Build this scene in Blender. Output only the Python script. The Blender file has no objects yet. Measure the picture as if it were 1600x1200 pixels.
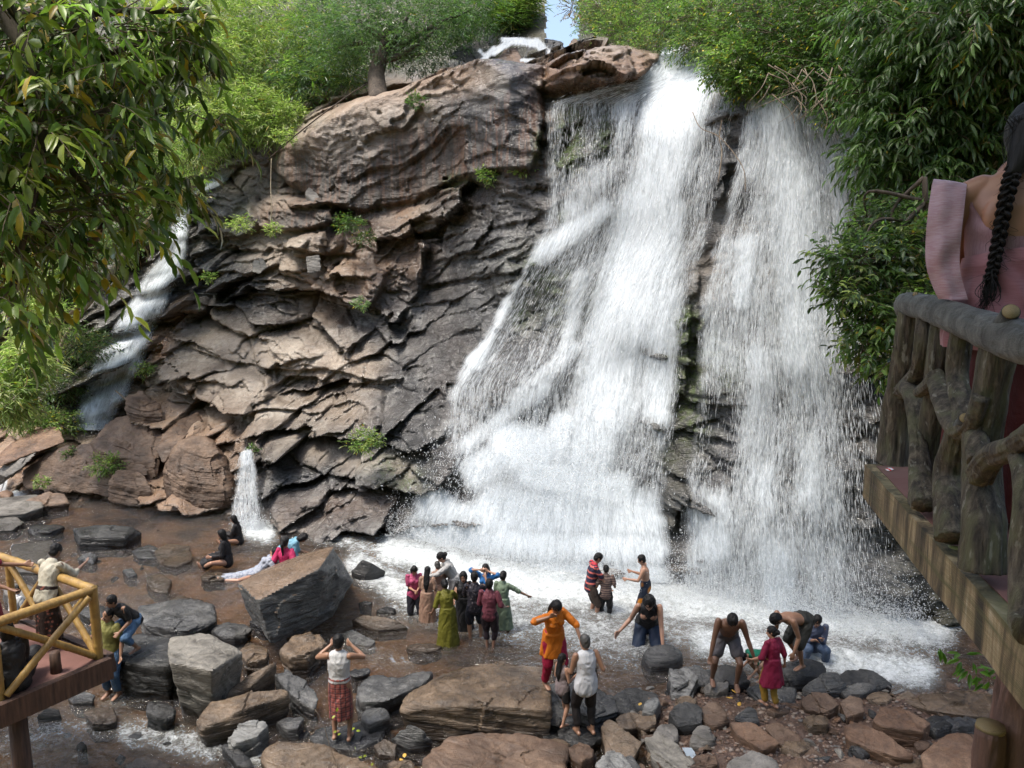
import bpy, bmesh, math, random
import numpy as np
from mathutils import Vector, Matrix
rng = np.random.default_rng(7); random.seed(7)
D = bpy.data; scn = bpy.context.scene; COL = scn.collection
R_ = math.radians
# ---------------------------------------------------------------- camera, sky, sun, exposure
CAM_H = 6.9; PITCH = R_(9.0); FPX = 1200.0
cam = D.objects.new('camera', D.cameras.new('camera')); COL.objects.link(cam)
cam.location = (0, 0, CAM_H); cam.rotation_euler = (R_(90) - PITCH, 0, 0)
cam.data.sensor_width = 36; cam.data.lens = 27; cam.data.clip_start = 0.05; cam.data.clip_end = 2000
scn.camera = cam
SUN_EL, SUN_AZ = R_(68), R_(-112)          # azimuth measured from +Y (ahead), negative = to the left
w = D.worlds.new('World'); scn.world = w; w.use_nodes = True
nt = w.node_tree; nt.nodes.clear()
sky = nt.nodes.new('ShaderNodeTexSky'); sky.sky_type = 'NISHITA'; sky.sun_disc = False
sky.sun_elevation = SUN_EL; sky.sun_rotation = SUN_AZ; sky.air_density = 1.2; sky.dust_density = 4.0; sky.ozone_density = 1.0
bg = nt.nodes.new('ShaderNodeBackground'); bg.inputs[1].default_value = 0.15
wo = nt.nodes.new('ShaderNodeOutputWorld')
nt.links.new(sky.outputs[0], bg.inputs[0]); nt.links.new(bg.outputs[0], wo.inputs[0])
sl = D.lights.new('sun', 'SUN'); sl.energy = 2.3; sl.angle = R_(14); sl.color = (1, .95, .86)
sun = D.objects.new('sun', sl); COL.objects.link(sun); sun.location = (-8, 8, 30)
sdir = Vector((math.sin(SUN_AZ) * math.cos(SUN_EL), math.cos(SUN_AZ) * math.cos(SUN_EL), math.sin(SUN_EL)))
sun.rotation_euler = sdir.to_track_quat('Z', 'Y').to_euler()
vs = scn.view_settings; vs.view_transform = 'Standard'; vs.look = 'None'; vs.exposure = 1.0; vs.gamma = 1; vs.use_curve_mapping = False
scn.cycles.max_bounces = 8; scn.cycles.volume_bounces = 1; scn.cycles.transparent_max_bounces = 24; scn.cycles.caustics_reflective = False; scn.cycles.caustics_refractive = False
# ---------------------------------------------------------------- geometry of the view (a photo point to a place)
FW = np.array([0, math.cos(PITCH), -math.sin(PITCH)]); UP = np.array([0, math.sin(PITCH), math.cos(PITCH)])
def raydir(px, py):
    px = np.asarray(px, float); py = np.asarray(py, float)
    return FW + ((px - 800) / FPX)[..., None] * np.array([1., 0, 0]) + ((600 - py) / FPX)[..., None] * UP
def P(px, py, z=None, Y=None):
    d = raydir(px, py)
    t = (z - CAM_H) / d[..., 2] if z is not None else Y / d[..., 1]
    return np.array([0, 0, CAM_H]) + d * np.asarray(t)[..., None]
def topix(p):
    p = np.asarray(p, float) - np.array([0, 0, CAM_H])
    f = p @ FW
    return 800 + FPX * p[..., 0] / f, 600 - FPX * (p @ UP) / f
# ---------------------------------------------------------------- noise
def _h(ix, iy, iz, seed):
    n = (ix.astype(np.int64) * 374761393 + iy.astype(np.int64) * 668265263 + iz.astype(np.int64) * 2147483647 + seed * 1442695041) & 0xffffffff
    n = ((n ^ (n >> 13)) * 1274126177) & 0xffffffff
    n = ((n ^ (n >> 16)) * 2246822519) & 0xffffffff
    return ((n ^ (n >> 15)) & 0xffffff) / float(0xffffff)
def vnoise(x, y, z=None, seed=0):
    x = np.asarray(x, float); y = np.asarray(y, float)
    z = np.zeros_like(x) if z is None else np.asarray(z, float)
    x0, y0, z0 = np.floor(x), np.floor(y), np.floor(z)
    fx, fy, fz = x - x0, y - y0, z - z0
    fx, fy, fz = [f * f * (3 - 2 * f) for f in (fx, fy, fz)]
    r = 0
    for a in (0, 1):
        for b in (0, 1):
            for c in (0, 1):
                r = r + _h(x0 + a, y0 + b, z0 + c, seed) * (fx if a else 1 - fx) * (fy if b else 1 - fy) * (fz if c else 1 - fz)
    return r * 2 - 1
def fbm(x, y, z=None, o=4, seed=0, g=.5):
    r = 0; a = 1; s = 0
    for k in range(o):
        m = 2 ** k
        r = r + a * vnoise(x * m, y * m, None if z is None else z * m, seed + k * 17); s += a; a *= g
    return r / s
def cells(u, v, seed=0):
    iu, iv = np.floor(u), np.floor(v); z = np.zeros_like(u)
    best = np.full(u.shape, 9.); bu = np.zeros_like(u); bv = np.zeros_like(u); bi = np.zeros_like(u); bj = np.zeros_like(u); sec = np.full(u.shape, 9.)
    for a in (-1, 0, 1):
        for b in (-1, 0, 1):
            cu = iu + a; cv = iv + b
            dx = cu + _h(cu, cv, z, seed) - u; dy = cv + _h(cu, cv, z, seed + 1) - v
            d = dx * dx + dy * dy
            m = d < best
            sec = np.where(m, best, np.minimum(sec, d))
            best = np.where(m, d, best); bu = np.where(m, -dx, bu); bv = np.where(m, -dy, bv); bi = np.where(m, cu, bi); bj = np.where(m, cv, bj)
    r = [_h(bi, bj, z, seed + k) * 2 - 1 for k in (2, 3, 4)]
    return r[0], r[1], r[2], bu, bv, np.sqrt(sec) - np.sqrt(best)
def sstep(a, b, x):
    t = np.clip((x - a) / (b - a), 0, 1); return t * t * (3 - 2 * t)
# ---------------------------------------------------------------- objects
def tag(o, label=None, cat=None, group=None, kind=None):
    if label: o['label'] = label
    if cat: o['category'] = cat
    if group: o['group'] = group
    if kind: o['kind'] = kind
    return o
def link(name, me, m=None, parent=None):
    o = D.objects.new(name, me); COL.objects.link(o)
    if m is not None and me is not None: me.materials.append(m)
    if parent is not None: o.parent = parent
    return o
def empty(name, loc=(0, 0, 0), rz=0):
    o = D.objects.new(name, None); COL.objects.link(o); o.location = loc; o.rotation_euler = (0, 0, rz); o.empty_display_size = .1
    return o
def mesh(name, V, F, smooth=True):
    """V (n,3); F list of lists or (m,k) array"""
    me = D.meshes.new(name); V = np.ascontiguousarray(V, dtype=np.float32)
    if isinstance(F, np.ndarray):
        n, k = F.shape
        me.vertices.add(len(V)); me.vertices.foreach_set('co', V.ravel())
        me.loops.add(n * k); me.loops.foreach_set('vertex_index', np.ascontiguousarray(F, dtype=np.int32).ravel())
        me.polygons.add(n); me.polygons.foreach_set('loop_start', np.arange(0, n * k, k, dtype=np.int32))
        me.update(calc_edges=True)
    else:
        me.from_pydata([tuple(map(float, v)) for v in V], [], F); me.update()
    if smooth: me.polygons.foreach_set('use_smooth', np.ones(len(me.polygons), dtype=bool))
    return me
def attr(me, name, val, typ='FLOAT'):
    a = me.attributes.new(name, typ, 'POINT')
    val = np.ascontiguousarray(val, dtype=np.float32)
    a.data.foreach_set('color' if typ == 'FLOAT_COLOR' else 'value', val.ravel())
def gridfaces(nu, nv):
    i = np.arange(nu * nv).reshape(nu, nv)
    return np.stack([i[:-1, :-1], i[1:, :-1], i[1:, 1:], i[:-1, 1:]], -1).reshape(-1, 4)
# ---------------------------------------------------------------- materials
class NT:
    def __init__(s, name):
        s.m = D.materials.new(name); s.m.use_nodes = True; s.t = s.m.node_tree; s.t.nodes.clear()
        s.out = s.t.nodes.new('ShaderNodeOutputMaterial')
    def n(s, typ, ins=None, **kw):
        nd = s.t.nodes.new('ShaderNode' + typ)
        for k, v in kw.items(): setattr(nd, k, v)
        for k, v in (ins or {}).items():
            so = nd.inputs[k]
            if hasattr(v, 'links') or isinstance(v, bpy.types.NodeSocket): s.t.links.new(v, so)
            else: so.default_value = v
        return nd
    def noise(s, scale, detail=4, vec=None, rough=.55, dist=0):
        i = {'Scale': scale, 'Detail': detail, 'Roughness': rough, 'Distortion': dist}
        if vec is not None: i['Vector'] = vec
        return s.n('TexNoise', i).outputs['Fac']
    def coord(s, scale=(1, 1, 1), rot=(0, 0, 0), src='Object'):
        c = s.n('TexCoord').outputs[src]
        return s.n('Mapping', {'Vector': c, 'Scale': scale, 'Rotation': rot}).outputs[0]
    def ramp(s, f, pts, interp='LINEAR'):
        r = s.n('ValToRGB', {'Fac': f}); r.color_ramp.interpolation = interp
        e = r.color_ramp.elements
        while len(e) > 1: e.remove(e[-1])
        for k, (p, c) in enumerate(pts):
            q = e[0] if k == 0 else e.new(p)
            q.position = p; q.color = (*c, 1) if isinstance(c, (tuple, list)) else (c, c, c, 1)
        return r.outputs[0]
    def mix(s, f, a, b, mode='MIX'):
        m = s.n('MixRGB', {'Fac': f}, blend_type=mode)
        for k, v in ((1, a), (2, b)):
            if isinstance(v, bpy.types.NodeSocket): s.t.links.new(v, m.inputs[k])
            else: m.inputs[k].default_value = (*v, 1) if isinstance(v, (tuple, list)) else (v, v, v, 1)
        return m.outputs[0]
    def math(s, op, a, b=0., c=0., clamp=False):
        m = s.n('Math', operation=op, use_clamp=clamp)
        for k, v in enumerate((a, b, c)):
            if isinstance(v, bpy.types.NodeSocket): s.t.links.new(v, m.inputs[k])
            else: m.inputs[k].default_value = v
        return m.outputs[0]
    def at(s, name, out='Fac'): return s.n('Attribute', attribute_name=name).outputs[out]
    def bump(s, h, strength=.5, dist=.05, normal=None):
        i = {'Height': h, 'Strength': strength, 'Distance': dist}
        if normal is not None: i['Normal'] = normal
        return s.n('Bump', i).outputs[0]
    def bsdf(s, **kw):
        ins = {}
        for k, v in kw.items():
            k = {'color': 'Base Color', 'rough': 'Roughness', 'spec': 'Specular IOR Level', 'normal': 'Normal', 'metal': 'Metallic', 'coat': 'Coat Weight', 'sheen': 'Sheen Weight', 'trans': 'Transmission Weight', 'alpha': 'Alpha'}.get(k, k)
            if k == 'Base Color' and isinstance(v, (tuple, list)): v = (*v, 1)
            ins[k] = v
        return s.n('BsdfPrincipled', ins).outputs[0]
    def end(s, sh): s.t.links.new(sh, s.out.inputs[0]); return s.m
def ru(t, c, x, k=.2): return tuple(min(1, max(0, v * (1 + k * x))) for v in c)
def rock_mat(name, dark, mid, light, wet=.3, scale=1., bed=(0, 0, 0), stripes=0., moss=0., crust=None):
    t = NT(name)
    ob = t.n('ObjectInfo').outputs['Random']
    co0 = t.coord()
    off = t.n('CombineXYZ', {0: t.math('MULTIPLY', ob, 37.), 1: t.math('MULTIPLY', ob, 19.), 2: t.math('MULTIPLY', ob, 53.)}).outputs[0]
    co = t.n('VectorMath', {0: co0, 1: off}, operation='ADD').outputs[0]
    a = t.noise(1.6 * scale, 8, co, .65); b = t.noise(9 * scale, 6, co, .7); c = t.noise(60, 3, co, .6)
    base = t.ramp(a, [(.3, dark), (.47, mid), (.66, light)])
    base = t.mix(t.ramp(b, [(.35, 0.), (.7, .55)]), base, dark)
    base = t.mix(t.ramp(c, [(.35, .35), (.65, 0.)]), base, ru(0, dark, -.5, 1))
    bc = t.n('Mapping', {'Vector': co, 'Rotation': bed, 'Scale': (1.2, 1.2, 9)}).outputs[0]
    st = t.noise(2.2, 6, bc, .7, 1.2)
    if stripes: base = t.mix(t.math('MULTIPLY', t.ramp(st, [(.42, 0.), (.56, 1.)]), stripes), base, light)
    if crust:
        upn = t.n('SeparateXYZ', {0: t.n('NewGeometry').outputs['Normal']}).outputs[2]
        base = t.mix(t.ramp(t.math('ADD', upn, t.math('MULTIPLY', t.math('SUBTRACT', b, .5), .35)), [(.55, 0.), (.68, .92)]), base, t.ramp(a, [(.35, ru(0, crust, -.4, 1)), (.6, crust)]))
    if moss:
        g = t.n('NewGeometry'); up = t.n('SeparateXYZ', {0: g.outputs['Normal']}).outputs[2]
        mm = t.ramp(t.noise(2.3, 5, co, .7), [(.5, 0.), (.62, 1.)])
        base = t.mix(t.math('MULTIPLY', mm, moss), base, (.07, .10, .02))
    v = t.n('TexVoronoi', {'Vector': bc, 'Scale': 1.3}, feature='DISTANCE_TO_EDGE').outputs[0]
    cr = t.ramp(v, [(0., 0.), (.05, 1.)])
    h = t.math('ADD', t.math('ADD', t.math('MULTIPLY', st, .8), t.math('MULTIPLY', b, .5)), t.math('ADD', t.math('MULTIPLY', c, .12), t.math('MULTIPLY', cr, .12)))
    nm = t.bump(h, .75, .06)
    
    g_ = t.n('NewGeometry').outputs['Position']; wz_w = t.n('SeparateXYZ', {0: g_}).outputs[2]
    tide = t.math('MULTIPLY', t.math('SUBTRACT', .16, t.math('ADD', wz_w, t.math('MULTIPLY', a, -.12))), 9., clamp=True)
    base = t.mix(t.math('MULTIPLY', tide, .75), base, ru(0, dark, -.2, 1))
    ro = t.math('SUBTRACT', t.ramp(t.noise(3, 5, co), [(.38, max(.14, .62 - wet)), (.62, min(1, .95 - wet))]), t.math('MULTIPLY', tide, .3), clamp=True)
    return t.end(t.bsdf(color=base, rough=ro, spec=.5, normal=nm))
# ================================================================= the cliff as one surface y = F(x, z)
_bp = [(-500, 762), (0, 768), (250, 786), (400, 812), (600, 826), (800, 872), (1000, 902), (1200, 945), (1400, 975), (1520, 992), (1750, 1020)]
_b3 = P(np.array([p[0] for p in _bp]), np.array([p[1] for p in _bp]), z=0.)
def Bline(x): return np.interp(x, _b3[:, 0], _b3[:, 1])
_zx = [-.6, 0, .6, 1.2, 2, 3, 4, 6, 8, 10, 12, 13, 15, 20, 30]
_tab = {-18: [0, 0, .3, 1.0, 2.0, 3.0, 3.8, 5.2, 6.5, 7.5, 8.5, 9.2, 11, 16, 26],
        -13.5: [0, 0, .6, 2.4, 3.0, 3.6, 4.2, 5.2, 6.0, 6.8, 8.5, 9.2, 11, 16, 26],
        -10.5: [0, 0, .4, 1.4, 2.4, 3.2, 4.0, 5.2, 6.2, 7.2, 8.6, 9.4, 11, 16, 26],
        -6: [0, .05, .4, .9, 1.7, 2.8, 3.6, 4.6, 5.2, 6.0, 7.4, 9.0, 13, 18, 28],
        -3: [-.1, 0, .25, .6, 1.3, 2.2, 3.0, 4.2, 4.9, 5.5, 6.8, 9.0, 12.5, 18, 28],
        0: [0, 0, .3, .6, 1.0, 1.6, 2.1, 2.9, 3.5, 4.0, 4.8, 8.5, 12, 18, 28],
        2.5: [0, 0, .25, .5, .9, 1.4, 1.8, 2.5, 3.0, 3.5, 4.4, 6.5, 12, 18, 28],
        4: [0, 0, .2, .4, .8, 1.2, 1.5, 2.0, 2.5, 3.0, 5.5, 9., 13, 18, 28],
        5.2: [0, 0, .15, .3, .5, .8, 1.0, 1.3, 1.6, 2.1, 4.5, 7, 11, 16, 26],
        7.5: [0, 0, .1, .2, .35, .5, .7, 1.0, 1.2, 1.5, 3.5, 6, 9, 14, 24],
        9: [0, .3, .6, .8, 1.0, 1.1, 1.2, 1.3, 1.5, 2.0, 3.5, 5, 8, 13, 23],
        14: [0, .2, .4, .6, .8, 1.0, 1.2, 1.6, 2.0, 2.5, 3.5, 5, 8, 13, 23]}
_tx = np.array(sorted(_tab)); _tv = np.array([_tab[k] for k in _tx])
def Rec(x, z):
    x = np.asarray(x, float); z = np.asarray(z, float)
    cols = np.stack([np.interp(z, _zx, _tv[k]) for k in range(len(_tx))], 0)
    i = np.clip(np.searchsorted(_tx, x) - 1, 0, len(_tx) - 2)
    f = np.clip((x - _tx[i]) / (_tx[i + 1] - _tx[i]), 0, 1); f = f * f * (3 - 2 * f)
    a = np.take_along_axis(cols, i[None], 0)[0]; b = np.take_along_axis(cols, (i + 1)[None], 0)[0]
    return a * (1 - f) + b * f
def F0(x, z): return Bline(x) + Rec(x, z)
def hit(px, py, F=None, t0=9., t1=52., st=.12):
    """where the sight line through a photo point meets the cliff"""
    F = F or F0
    px = np.atleast_1d(np.asarray(px, float)); py = np.atleast_1d(np.asarray(py, float))
    d = raydir(px, py); out = np.full(px.shape, t1); done = np.zeros(px.shape, bool); prev = np.full(px.shape, -1.)
    for t in np.arange(t0, t1, st):
        g = d[:, 1] * t - F(d[:, 0] * t, CAM_H + d[:, 2] * t)
        m = (~done) & (g > 0)
        fr = np.where(m, prev / np.where(g - prev == 0, 1, prev - g), 0)
        out = np.where(m, t - st + st * np.clip(fr, 0, 1), out); done |= m; prev = g
        if done.all(): break
    return np.array([0, 0, CAM_H]) + d * out[:, None]
# slabs standing out of the cliff: outline in the photo, thickness, edge width, top fade
SL = [([(408, 255), (432, 218), (470, 192), (520, 170), (570, 152), (640, 138), (700, 108), (770, 104), (850, 108), (856, 165), (846, 240), (830, 272), (760, 272), (705, 290), (645, 318), (560, 334), (500, 318), (450, 290)], 1.7, .14, 1.0),
      ([(845, 155), (848, 100), (900, 85), (960, 70), (1020, 72), (1025, 110), (1000, 140), (940, 150)], 1.0, .15, .8),
      ([(388, 320), (420, 300), (500, 310), (535, 325), (525, 355), (470, 362), (410, 358)], .6, .1, .35),
      ([(300, 320), (345, 296), (400, 300), (415, 350), (380, 375), (315, 372)], .5, .12, .3),
      ([(452, 372), (480, 360), (535, 358), (540, 385), (520, 400), (462, 400)], .55, .08, .25),
      ([(300, 395), (330, 380), (368, 395), (372, 425), (340, 428), (305, 415)], .4, .08, .2),
      ([(368, 398), (410, 393), (420, 420), (395, 432), (366, 425)], .35, .1, .2),
      ([(505, 425), (545, 405), (610, 420), (600, 455), (570, 490), (520, 478)], .6, .1, .3),
      ([(640, 345), (665, 335), (700, 345), (690, 372), (650, 375)], -.6, .06, 0),
      ([(290, 540), (330, 512), (430, 515), (500, 520), (560, 545), (640, 590), (600, 598), (520, 580), (430, 580), (330, 556)], .35, .08, .3),
      ([(255, 590), (300, 560), (400, 578), (420, 605), (490, 600), (560, 620), (500, 650), (420, 640), (330, 640), (260, 625)], .35, .07, .3),
      ([(418, 608), (440, 590), (500, 588), (480, 625), (440, 640)], -.5, .06, 0),
      ([(470, 620), (520, 600), (600, 605), (610, 650), (585, 685), (520, 675), (460, 668)], .6, .08, .4),
      ([(595, 640), (620, 625), (680, 660), (690, 690), (650, 690), (600, 668)], .5, .1, .3),
      ([(565, 690), (600, 660), (660, 672), (720, 700), (728, 720), (690, 760), (640, 770), (560, 750)], .9, .15, .5),
      ([(415, 690), (450, 678), (520, 690), (570, 712), (560, 745), (500, 735), (430, 715)], .55, .1, .4),
      ([(412, 720), (440, 712), (520, 735), (600, 758), (634, 772), (615, 815), (520, 828), (430, 812)], .75, .1, .7),
      ([(1040, 480), (1080, 470), (1082, 520), (1075, 600), (1050, 660), (1035, 640), (1045, 560)], .3, .12, .2),
      ([(1085, 190), (1130, 180), (1140, 260), (1120, 330), (1085, 320), (1100, 250)], .35, .12, .2),
      ([(1060, 420), (1095, 415), (1090, 460), (1062, 470)], .2, .06, .2),
      ([(1025, 750), (1068, 740), (1060, 830), (1040, 840)], .35, .12, .2),
      ([(1040, 495), (1085, 488), (1080, 502), (1045, 520)], .15, .05, .1),
      ([(760, 410), (790, 395), (820, 430), (800, 500), (770, 470)], .3, .15, .2),
      ([(745, 590), (830, 540), (900, 560), (850, 640), (760, 640)], .35, .25, .3),
      ([(660, 650), (700, 640), (730, 700), (715, 740), (680, 720)], .2, .1, .2)]
def polyd(poly, x, z):
    """signed distance, positive inside"""
    n = len(poly); d = np.full(x.shape, 1e9); ins = np.zeros(x.shape, bool)
    for k in range(n):
        ax, az = poly[k]; bx, bz = poly[(k + 1) % n]
        ex, ez = bx - ax, bz - az; L = ex * ex + ez * ez + 1e-9
        h = np.clip(((x - ax) * ex + (z - az) * ez) / L, 0, 1)
        d = np.minimum(d, np.hypot(x - ax - ex * h, z - az - ez * h))
        c = ((az > z) != (bz > z)) & (x < ex * (z - az) / (ez if abs(ez) > 1e-9 else 1e-9) + ax)
        ins ^= c
    return np.where(ins, d, -d)
def blobs(px, py, L):
    """soft union of capsules given in photo coordinates: (x0,y0,x1,y1,width,value)"""
    r = np.zeros(np.shape(px))
    for x0, y0, x1, y1, wd, v in L:
        ex, ey = x1 - x0, y1 - y0; q = ex * ex + ey * ey + 1e-6
        h = np.clip(((px - x0) * ex + (py - y0) * ey) / q, 0, 1)
        dd = ((px - x0 - ex * h) ** 2 + (py - y0 - ey * h) ** 2) / (wd * wd)
        r = np.maximum(r, v * np.exp(-dd)) if v > 0 else r + v * np.exp(-dd)
    return r
gx = np.concatenate([np.linspace(-34, -17.1, 60), np.arange(-17, 11.01, .04), np.linspace(11.1, 30, 60)])
gz = np.concatenate([np.arange(-.5, 13.5, .04), np.linspace(13.6, 30, 50)])
GX, GZ = np.meshgrid(gx, gz, indexing='ij')
FY = F0(GX, GZ)
smoothm = np.zeros_like(GX)
for poly, T, bev, fade in SL:
    h = hit([p[0] for p in poly], [p[1] for p in poly])
    pz = [(a[0], a[2]) for a in h]
    x0, x1 = min(a[0] for a in pz) - .5, max(a[0] for a in pz) + .5; z0, z1 = min(a[1] for a in pz) - .5, max(a[1] for a in pz) + .5
    ii = np.where((gx > x0) & (gx < x1))[0]; jj = np.where((gz > z0) & (gz < z1))[0]
    s = np.ix_(ii, jj); X, Z = GX[s], GZ[s]
    wob = .10 * fbm(X * 2.2, Z * 3.1, seed=91) * min(1, abs(T) * 1.5)
    d = polyd(pz, X, Z) + wob
    o = T * sstep(0, bev, d)
    if T > 1.6:                                          # the big block: an upright face instead of an overhang
        lowp = np.full(len(ii), 1e9); xs_ = gx[ii]
        for k in range(len(pz)):
            (ax, az), (bx, bz) = pz[k], pz[(k + 1) % len(pz)]
            if bx < ax: m_ = (xs_ >= bx) & (xs_ <= ax); lowp[m_] = np.minimum(lowp[m_], az + (bz - az) * (xs_[m_] - ax) / (bx - ax))
        lowp = np.where(lowp > 1e8, 9., lowp); o = np.clip(F0(X, Z) - F0(X, np.broadcast_to(lowp[:, None], X.shape)) + .40, 0, 2.4) * sstep(0, bev, d)
    if fade > 0:
        up = np.zeros_like(X) + 1e9                     # distance to the upper edge only
        for k in range(len(pz)):
            (ax, az), (bx, bz) = pz[k], pz[(k + 1) % len(pz)]
            if bx > ax:                                 # outlines run clockwise: upper edges go right
                ex, ez = bx - ax, bz - az; q = ex * ex + ez * ez
                hh = np.clip(((X - ax) * ex + (Z - az) * ez) / q, 0, 1)
                up = np.minimum(up, np.hypot(X - ax - ex * hh, Z - az - ez * hh))
        o = o * (.10 + .90 * np.clip(up / fade, 0, 1) ** (.8 if T < 1.6 else 1.))
    FY[s] -= o
    if T > 1.2: smoothm[s] = np.maximum(smoothm[s], sstep(0, .3, d))
P0x, P0y = topix(np.stack([GX, FY, GZ], -1))
smoothm = np.maximum(smoothm * .92, blobs(P0x, P0y, [(330, 535, 560, 575, 35, .7), (600, 600, 720, 640, 55, .8), (680, 560, 720, 740, 50, .7), (760, 560, 880, 640, 70, .7)]))
fallm = np.clip(blobs(P0x, P0y, [(1060, 90, 1030, 300, 80, 1), (1030, 300, 960, 500, 130, 1), (930, 480, 860, 740, 150, 1), (760, 760, 1000, 860, 90, 1), (1220, 180, 1240, 420, 110, 1), (1240, 420, 1230, 920, 150, 1), (1068, 430, 1055, 700, 45, .9)]), 0, 1)
wx = GX + .5 * fbm(GX * .33, GZ * .33, seed=8) + .10 * fbm(GX * 2.3, GZ * 2.3, seed=18); wz = GZ + .4 * fbm(GX * .30, GZ * .36, seed=9) + .07 * fbm(GX * 3, GZ * 3, seed=19)
disp = .45 * fbm(GX * .40, GZ * .55, seed=3)
pick = fbm(GX * .22, GZ * .30, seed=21, o=2) + .25 * fbm(GX * 1.5, GZ * 1.5, seed=22, o=2)
lowz = sstep(6.5, 4.5, GZ)
for kk, (rdeg, m_) in enumerate(((-19, pick < .02), (9, pick >= .02))):
    ca, sa = math.cos(R_(rdeg)), math.sin(R_(rdeg)); U_ = wx * ca - wz * sa; V_ = wx * sa + wz * ca; dd_ = np.zeros_like(GX)
    for sx_, sz_, A, sd in ((3.4, 1.25, .42, 20), (1.5, .60, .20, 40), (.66, .28, .085, 60), (.27, .13, .032, 80), (.12, .06, .012, 90)):
        r0, r1, r2, du, dv, ed = cells(U_ / sx_, V_ / sz_, sd + kk * 7)
        am = A * np.clip(.75 + 1.3 * fbm(GX * .5 + sd, GZ * .5, seed=sd, o=2), .12, 1.6) * (1 + (.35 * lowz if A > .15 else 0))
        q_ = r0 * .9 + r1 * du * 1.4 + (.75 + r2 * .8) * dv * 1.8
        q_ = q_ + .28 * sstep(.12, .02, ed) * (r1 > -.3)
        dd_ += am * q_ * (1 - smoothm * (.84 if A > .15 else .8 if A > .1 else .45)) * (1 - fallm * (.88 if A > .15 else .5))
    disp += np.where(m_, dd_, 0)
disp += .012 * fbm(GX * 14, GZ * 14, o=3, seed=31)
fcm = np.clip(blobs(P0x, P0y, [(450, 260, 560, 285, 50, 1), (560, 285, 700, 250, 50, 1), (700, 240, 840, 200, 50, 1)]), 0, 1)
disp += fcm * (.11 * np.abs(fbm(GX * 2.6, GZ * .35, seed=61, o=3)) + .05 * fbm(GX * 7, GZ * .8, seed=62, o=3))
fadeb = sstep(13.2, 15, GZ)
FY += disp * (1 - fadeb) + fadeb * fbm(GX * .4, GZ * .4, seed=77) * .6
def Fg(x, z, G=None):
    G = FY if G is None else G
    x = np.clip(x, gx[0], gx[-1] - 1e-6); z = np.clip(z, gz[0], gz[-1] - 1e-6)
    i = np.clip(np.searchsorted(gx, x) - 1, 0, len(gx) - 2); j = np.clip(np.searchsorted(gz, z) - 1, 0, len(gz) - 2)
    fx = (x - gx[i]) / (gx[i + 1] - gx[i]); fz = (z - gz[j]) / (gz[j + 1] - gz[j])
    return (G[i, j] * (1 - fx) + G[i + 1, j] * fx) * (1 - fz) + (G[i, j + 1] * (1 - fx) + G[i + 1, j + 1] * fx) * fz
FS = FY.copy()                                            # a smoothed copy for the falling water
for _ in range(170):
    if _ == 14: FS2 = FS.copy()
    q = FS.copy(); q[1:-1, 1:-1] = (FS[:-2, 1:-1] + FS[2:, 1:-1] + FS[1:-1, :-2] + FS[1:-1, 2:]) / 4; FS = q
CX, CY = topix(np.stack([GX, FY, GZ], -1))
lo = fbm(GX * .7, GZ * .7, seed=55); mi = fbm(GX * 3, GZ * 3, seed=56)
wet = blobs(CX, CY, [(620, 470, 780, 520, 90, 1), (660, 590, 700, 740, 70, .9), (330, 440, 420, 480, 45, .8), (760, 300, 840, 420, 60, .7), (520, 600, 720, 720, 55, 1), (800, 200, 1500, 300, 130, 1), (800, 500, 1500, 900, 220, 1),
                     (420, 760, 640, 800, 50, .9), (150, 600, 300, 350, 75, 1), (640, 90, 900, 70, 30, .9), (560, 480, 640, 460, 40, .8), (320, 340, 300, 390, 40, .8), (580, 350, 800, 480, 60, .8), (900, 560, 1050, 800, 100, 1)])
wet = np.clip(wet * 1.25 + .22 * sstep(6, 3.5, GZ) + .6 * lo + .12 + .3 * mi, 0, 1)
moss = blobs(CX, CY, [(895, 170, 890, 250, 22, 1), (940, 190, 945, 230, 16, .9), (1072, 500, 1068, 640, 26, 1), (880, 325, 880, 345, 9, .8), (810, 470, 815, 500, 16, .8), (850, 430, 900, 480, 45, .55), (1110, 540, 1140, 580, 30, .6), (700, 285, 760, 282, 10, .7), (835, 250, 840, 210, 8, .6), (600, 735, 640, 755, 25, .35), (380, 330, 372, 360, 12, .5), (1080, 660, 1050, 700, 30, .5)])
moss = np.clip(moss * (1.2 + mi), 0, 1)
ochre = blobs(CX, CY, [(255, 520, 245, 550, 22, 1), (275, 500, 290, 480, 18, .6), (870, 120, 1000, 110, 40, .9), (640, 290, 625, 320, 28, .9), (520, 160, 700, 115, 30, .55), (440, 235, 480, 220, 25, .4), (420, 330, 520, 310, 20, .5), (640, 400, 600, 350, 40, .4), (200, 640, 330, 700, 60, .7), (0, 700, 250, 780, 80, .8), (560, 430, 600, 420, 40, .5), (500, 440, 560, 380, 60, .45), (610, 320, 640, 400, 40, .35), (450, 800, 600, 780, 30, .2), (560, 130, 720, 110, 35, .5)])
ochre = np.clip(ochre + .1 * lo, 0, 1)
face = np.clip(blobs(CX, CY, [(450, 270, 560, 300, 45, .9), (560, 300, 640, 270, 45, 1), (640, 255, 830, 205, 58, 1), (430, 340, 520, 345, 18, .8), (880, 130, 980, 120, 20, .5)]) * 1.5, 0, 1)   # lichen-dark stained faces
light_ = blobs(CX, CY, [(320, 530, 560, 575, 34, 1), (300, 590, 540, 640, 34, .7), (480, 185, 620, 165, 30, .9), (600, 290, 640, 330, 30, .7), (430, 300, 520, 305, 14, .8), (430, 380, 520, 440, 40, .4), (250, 700, 330, 640, 40, .5), (640, 145, 760, 120, 22, .7)])
chips = blobs(CX, CY, [(330, 530, 560, 600, 60, 1), (480, 190, 620, 170, 45, 1), (480, 620, 420, 680, 70, .8), (640, 140, 760, 130, 30, .8), (600, 290, 680, 280, 25, .8)])
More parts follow.
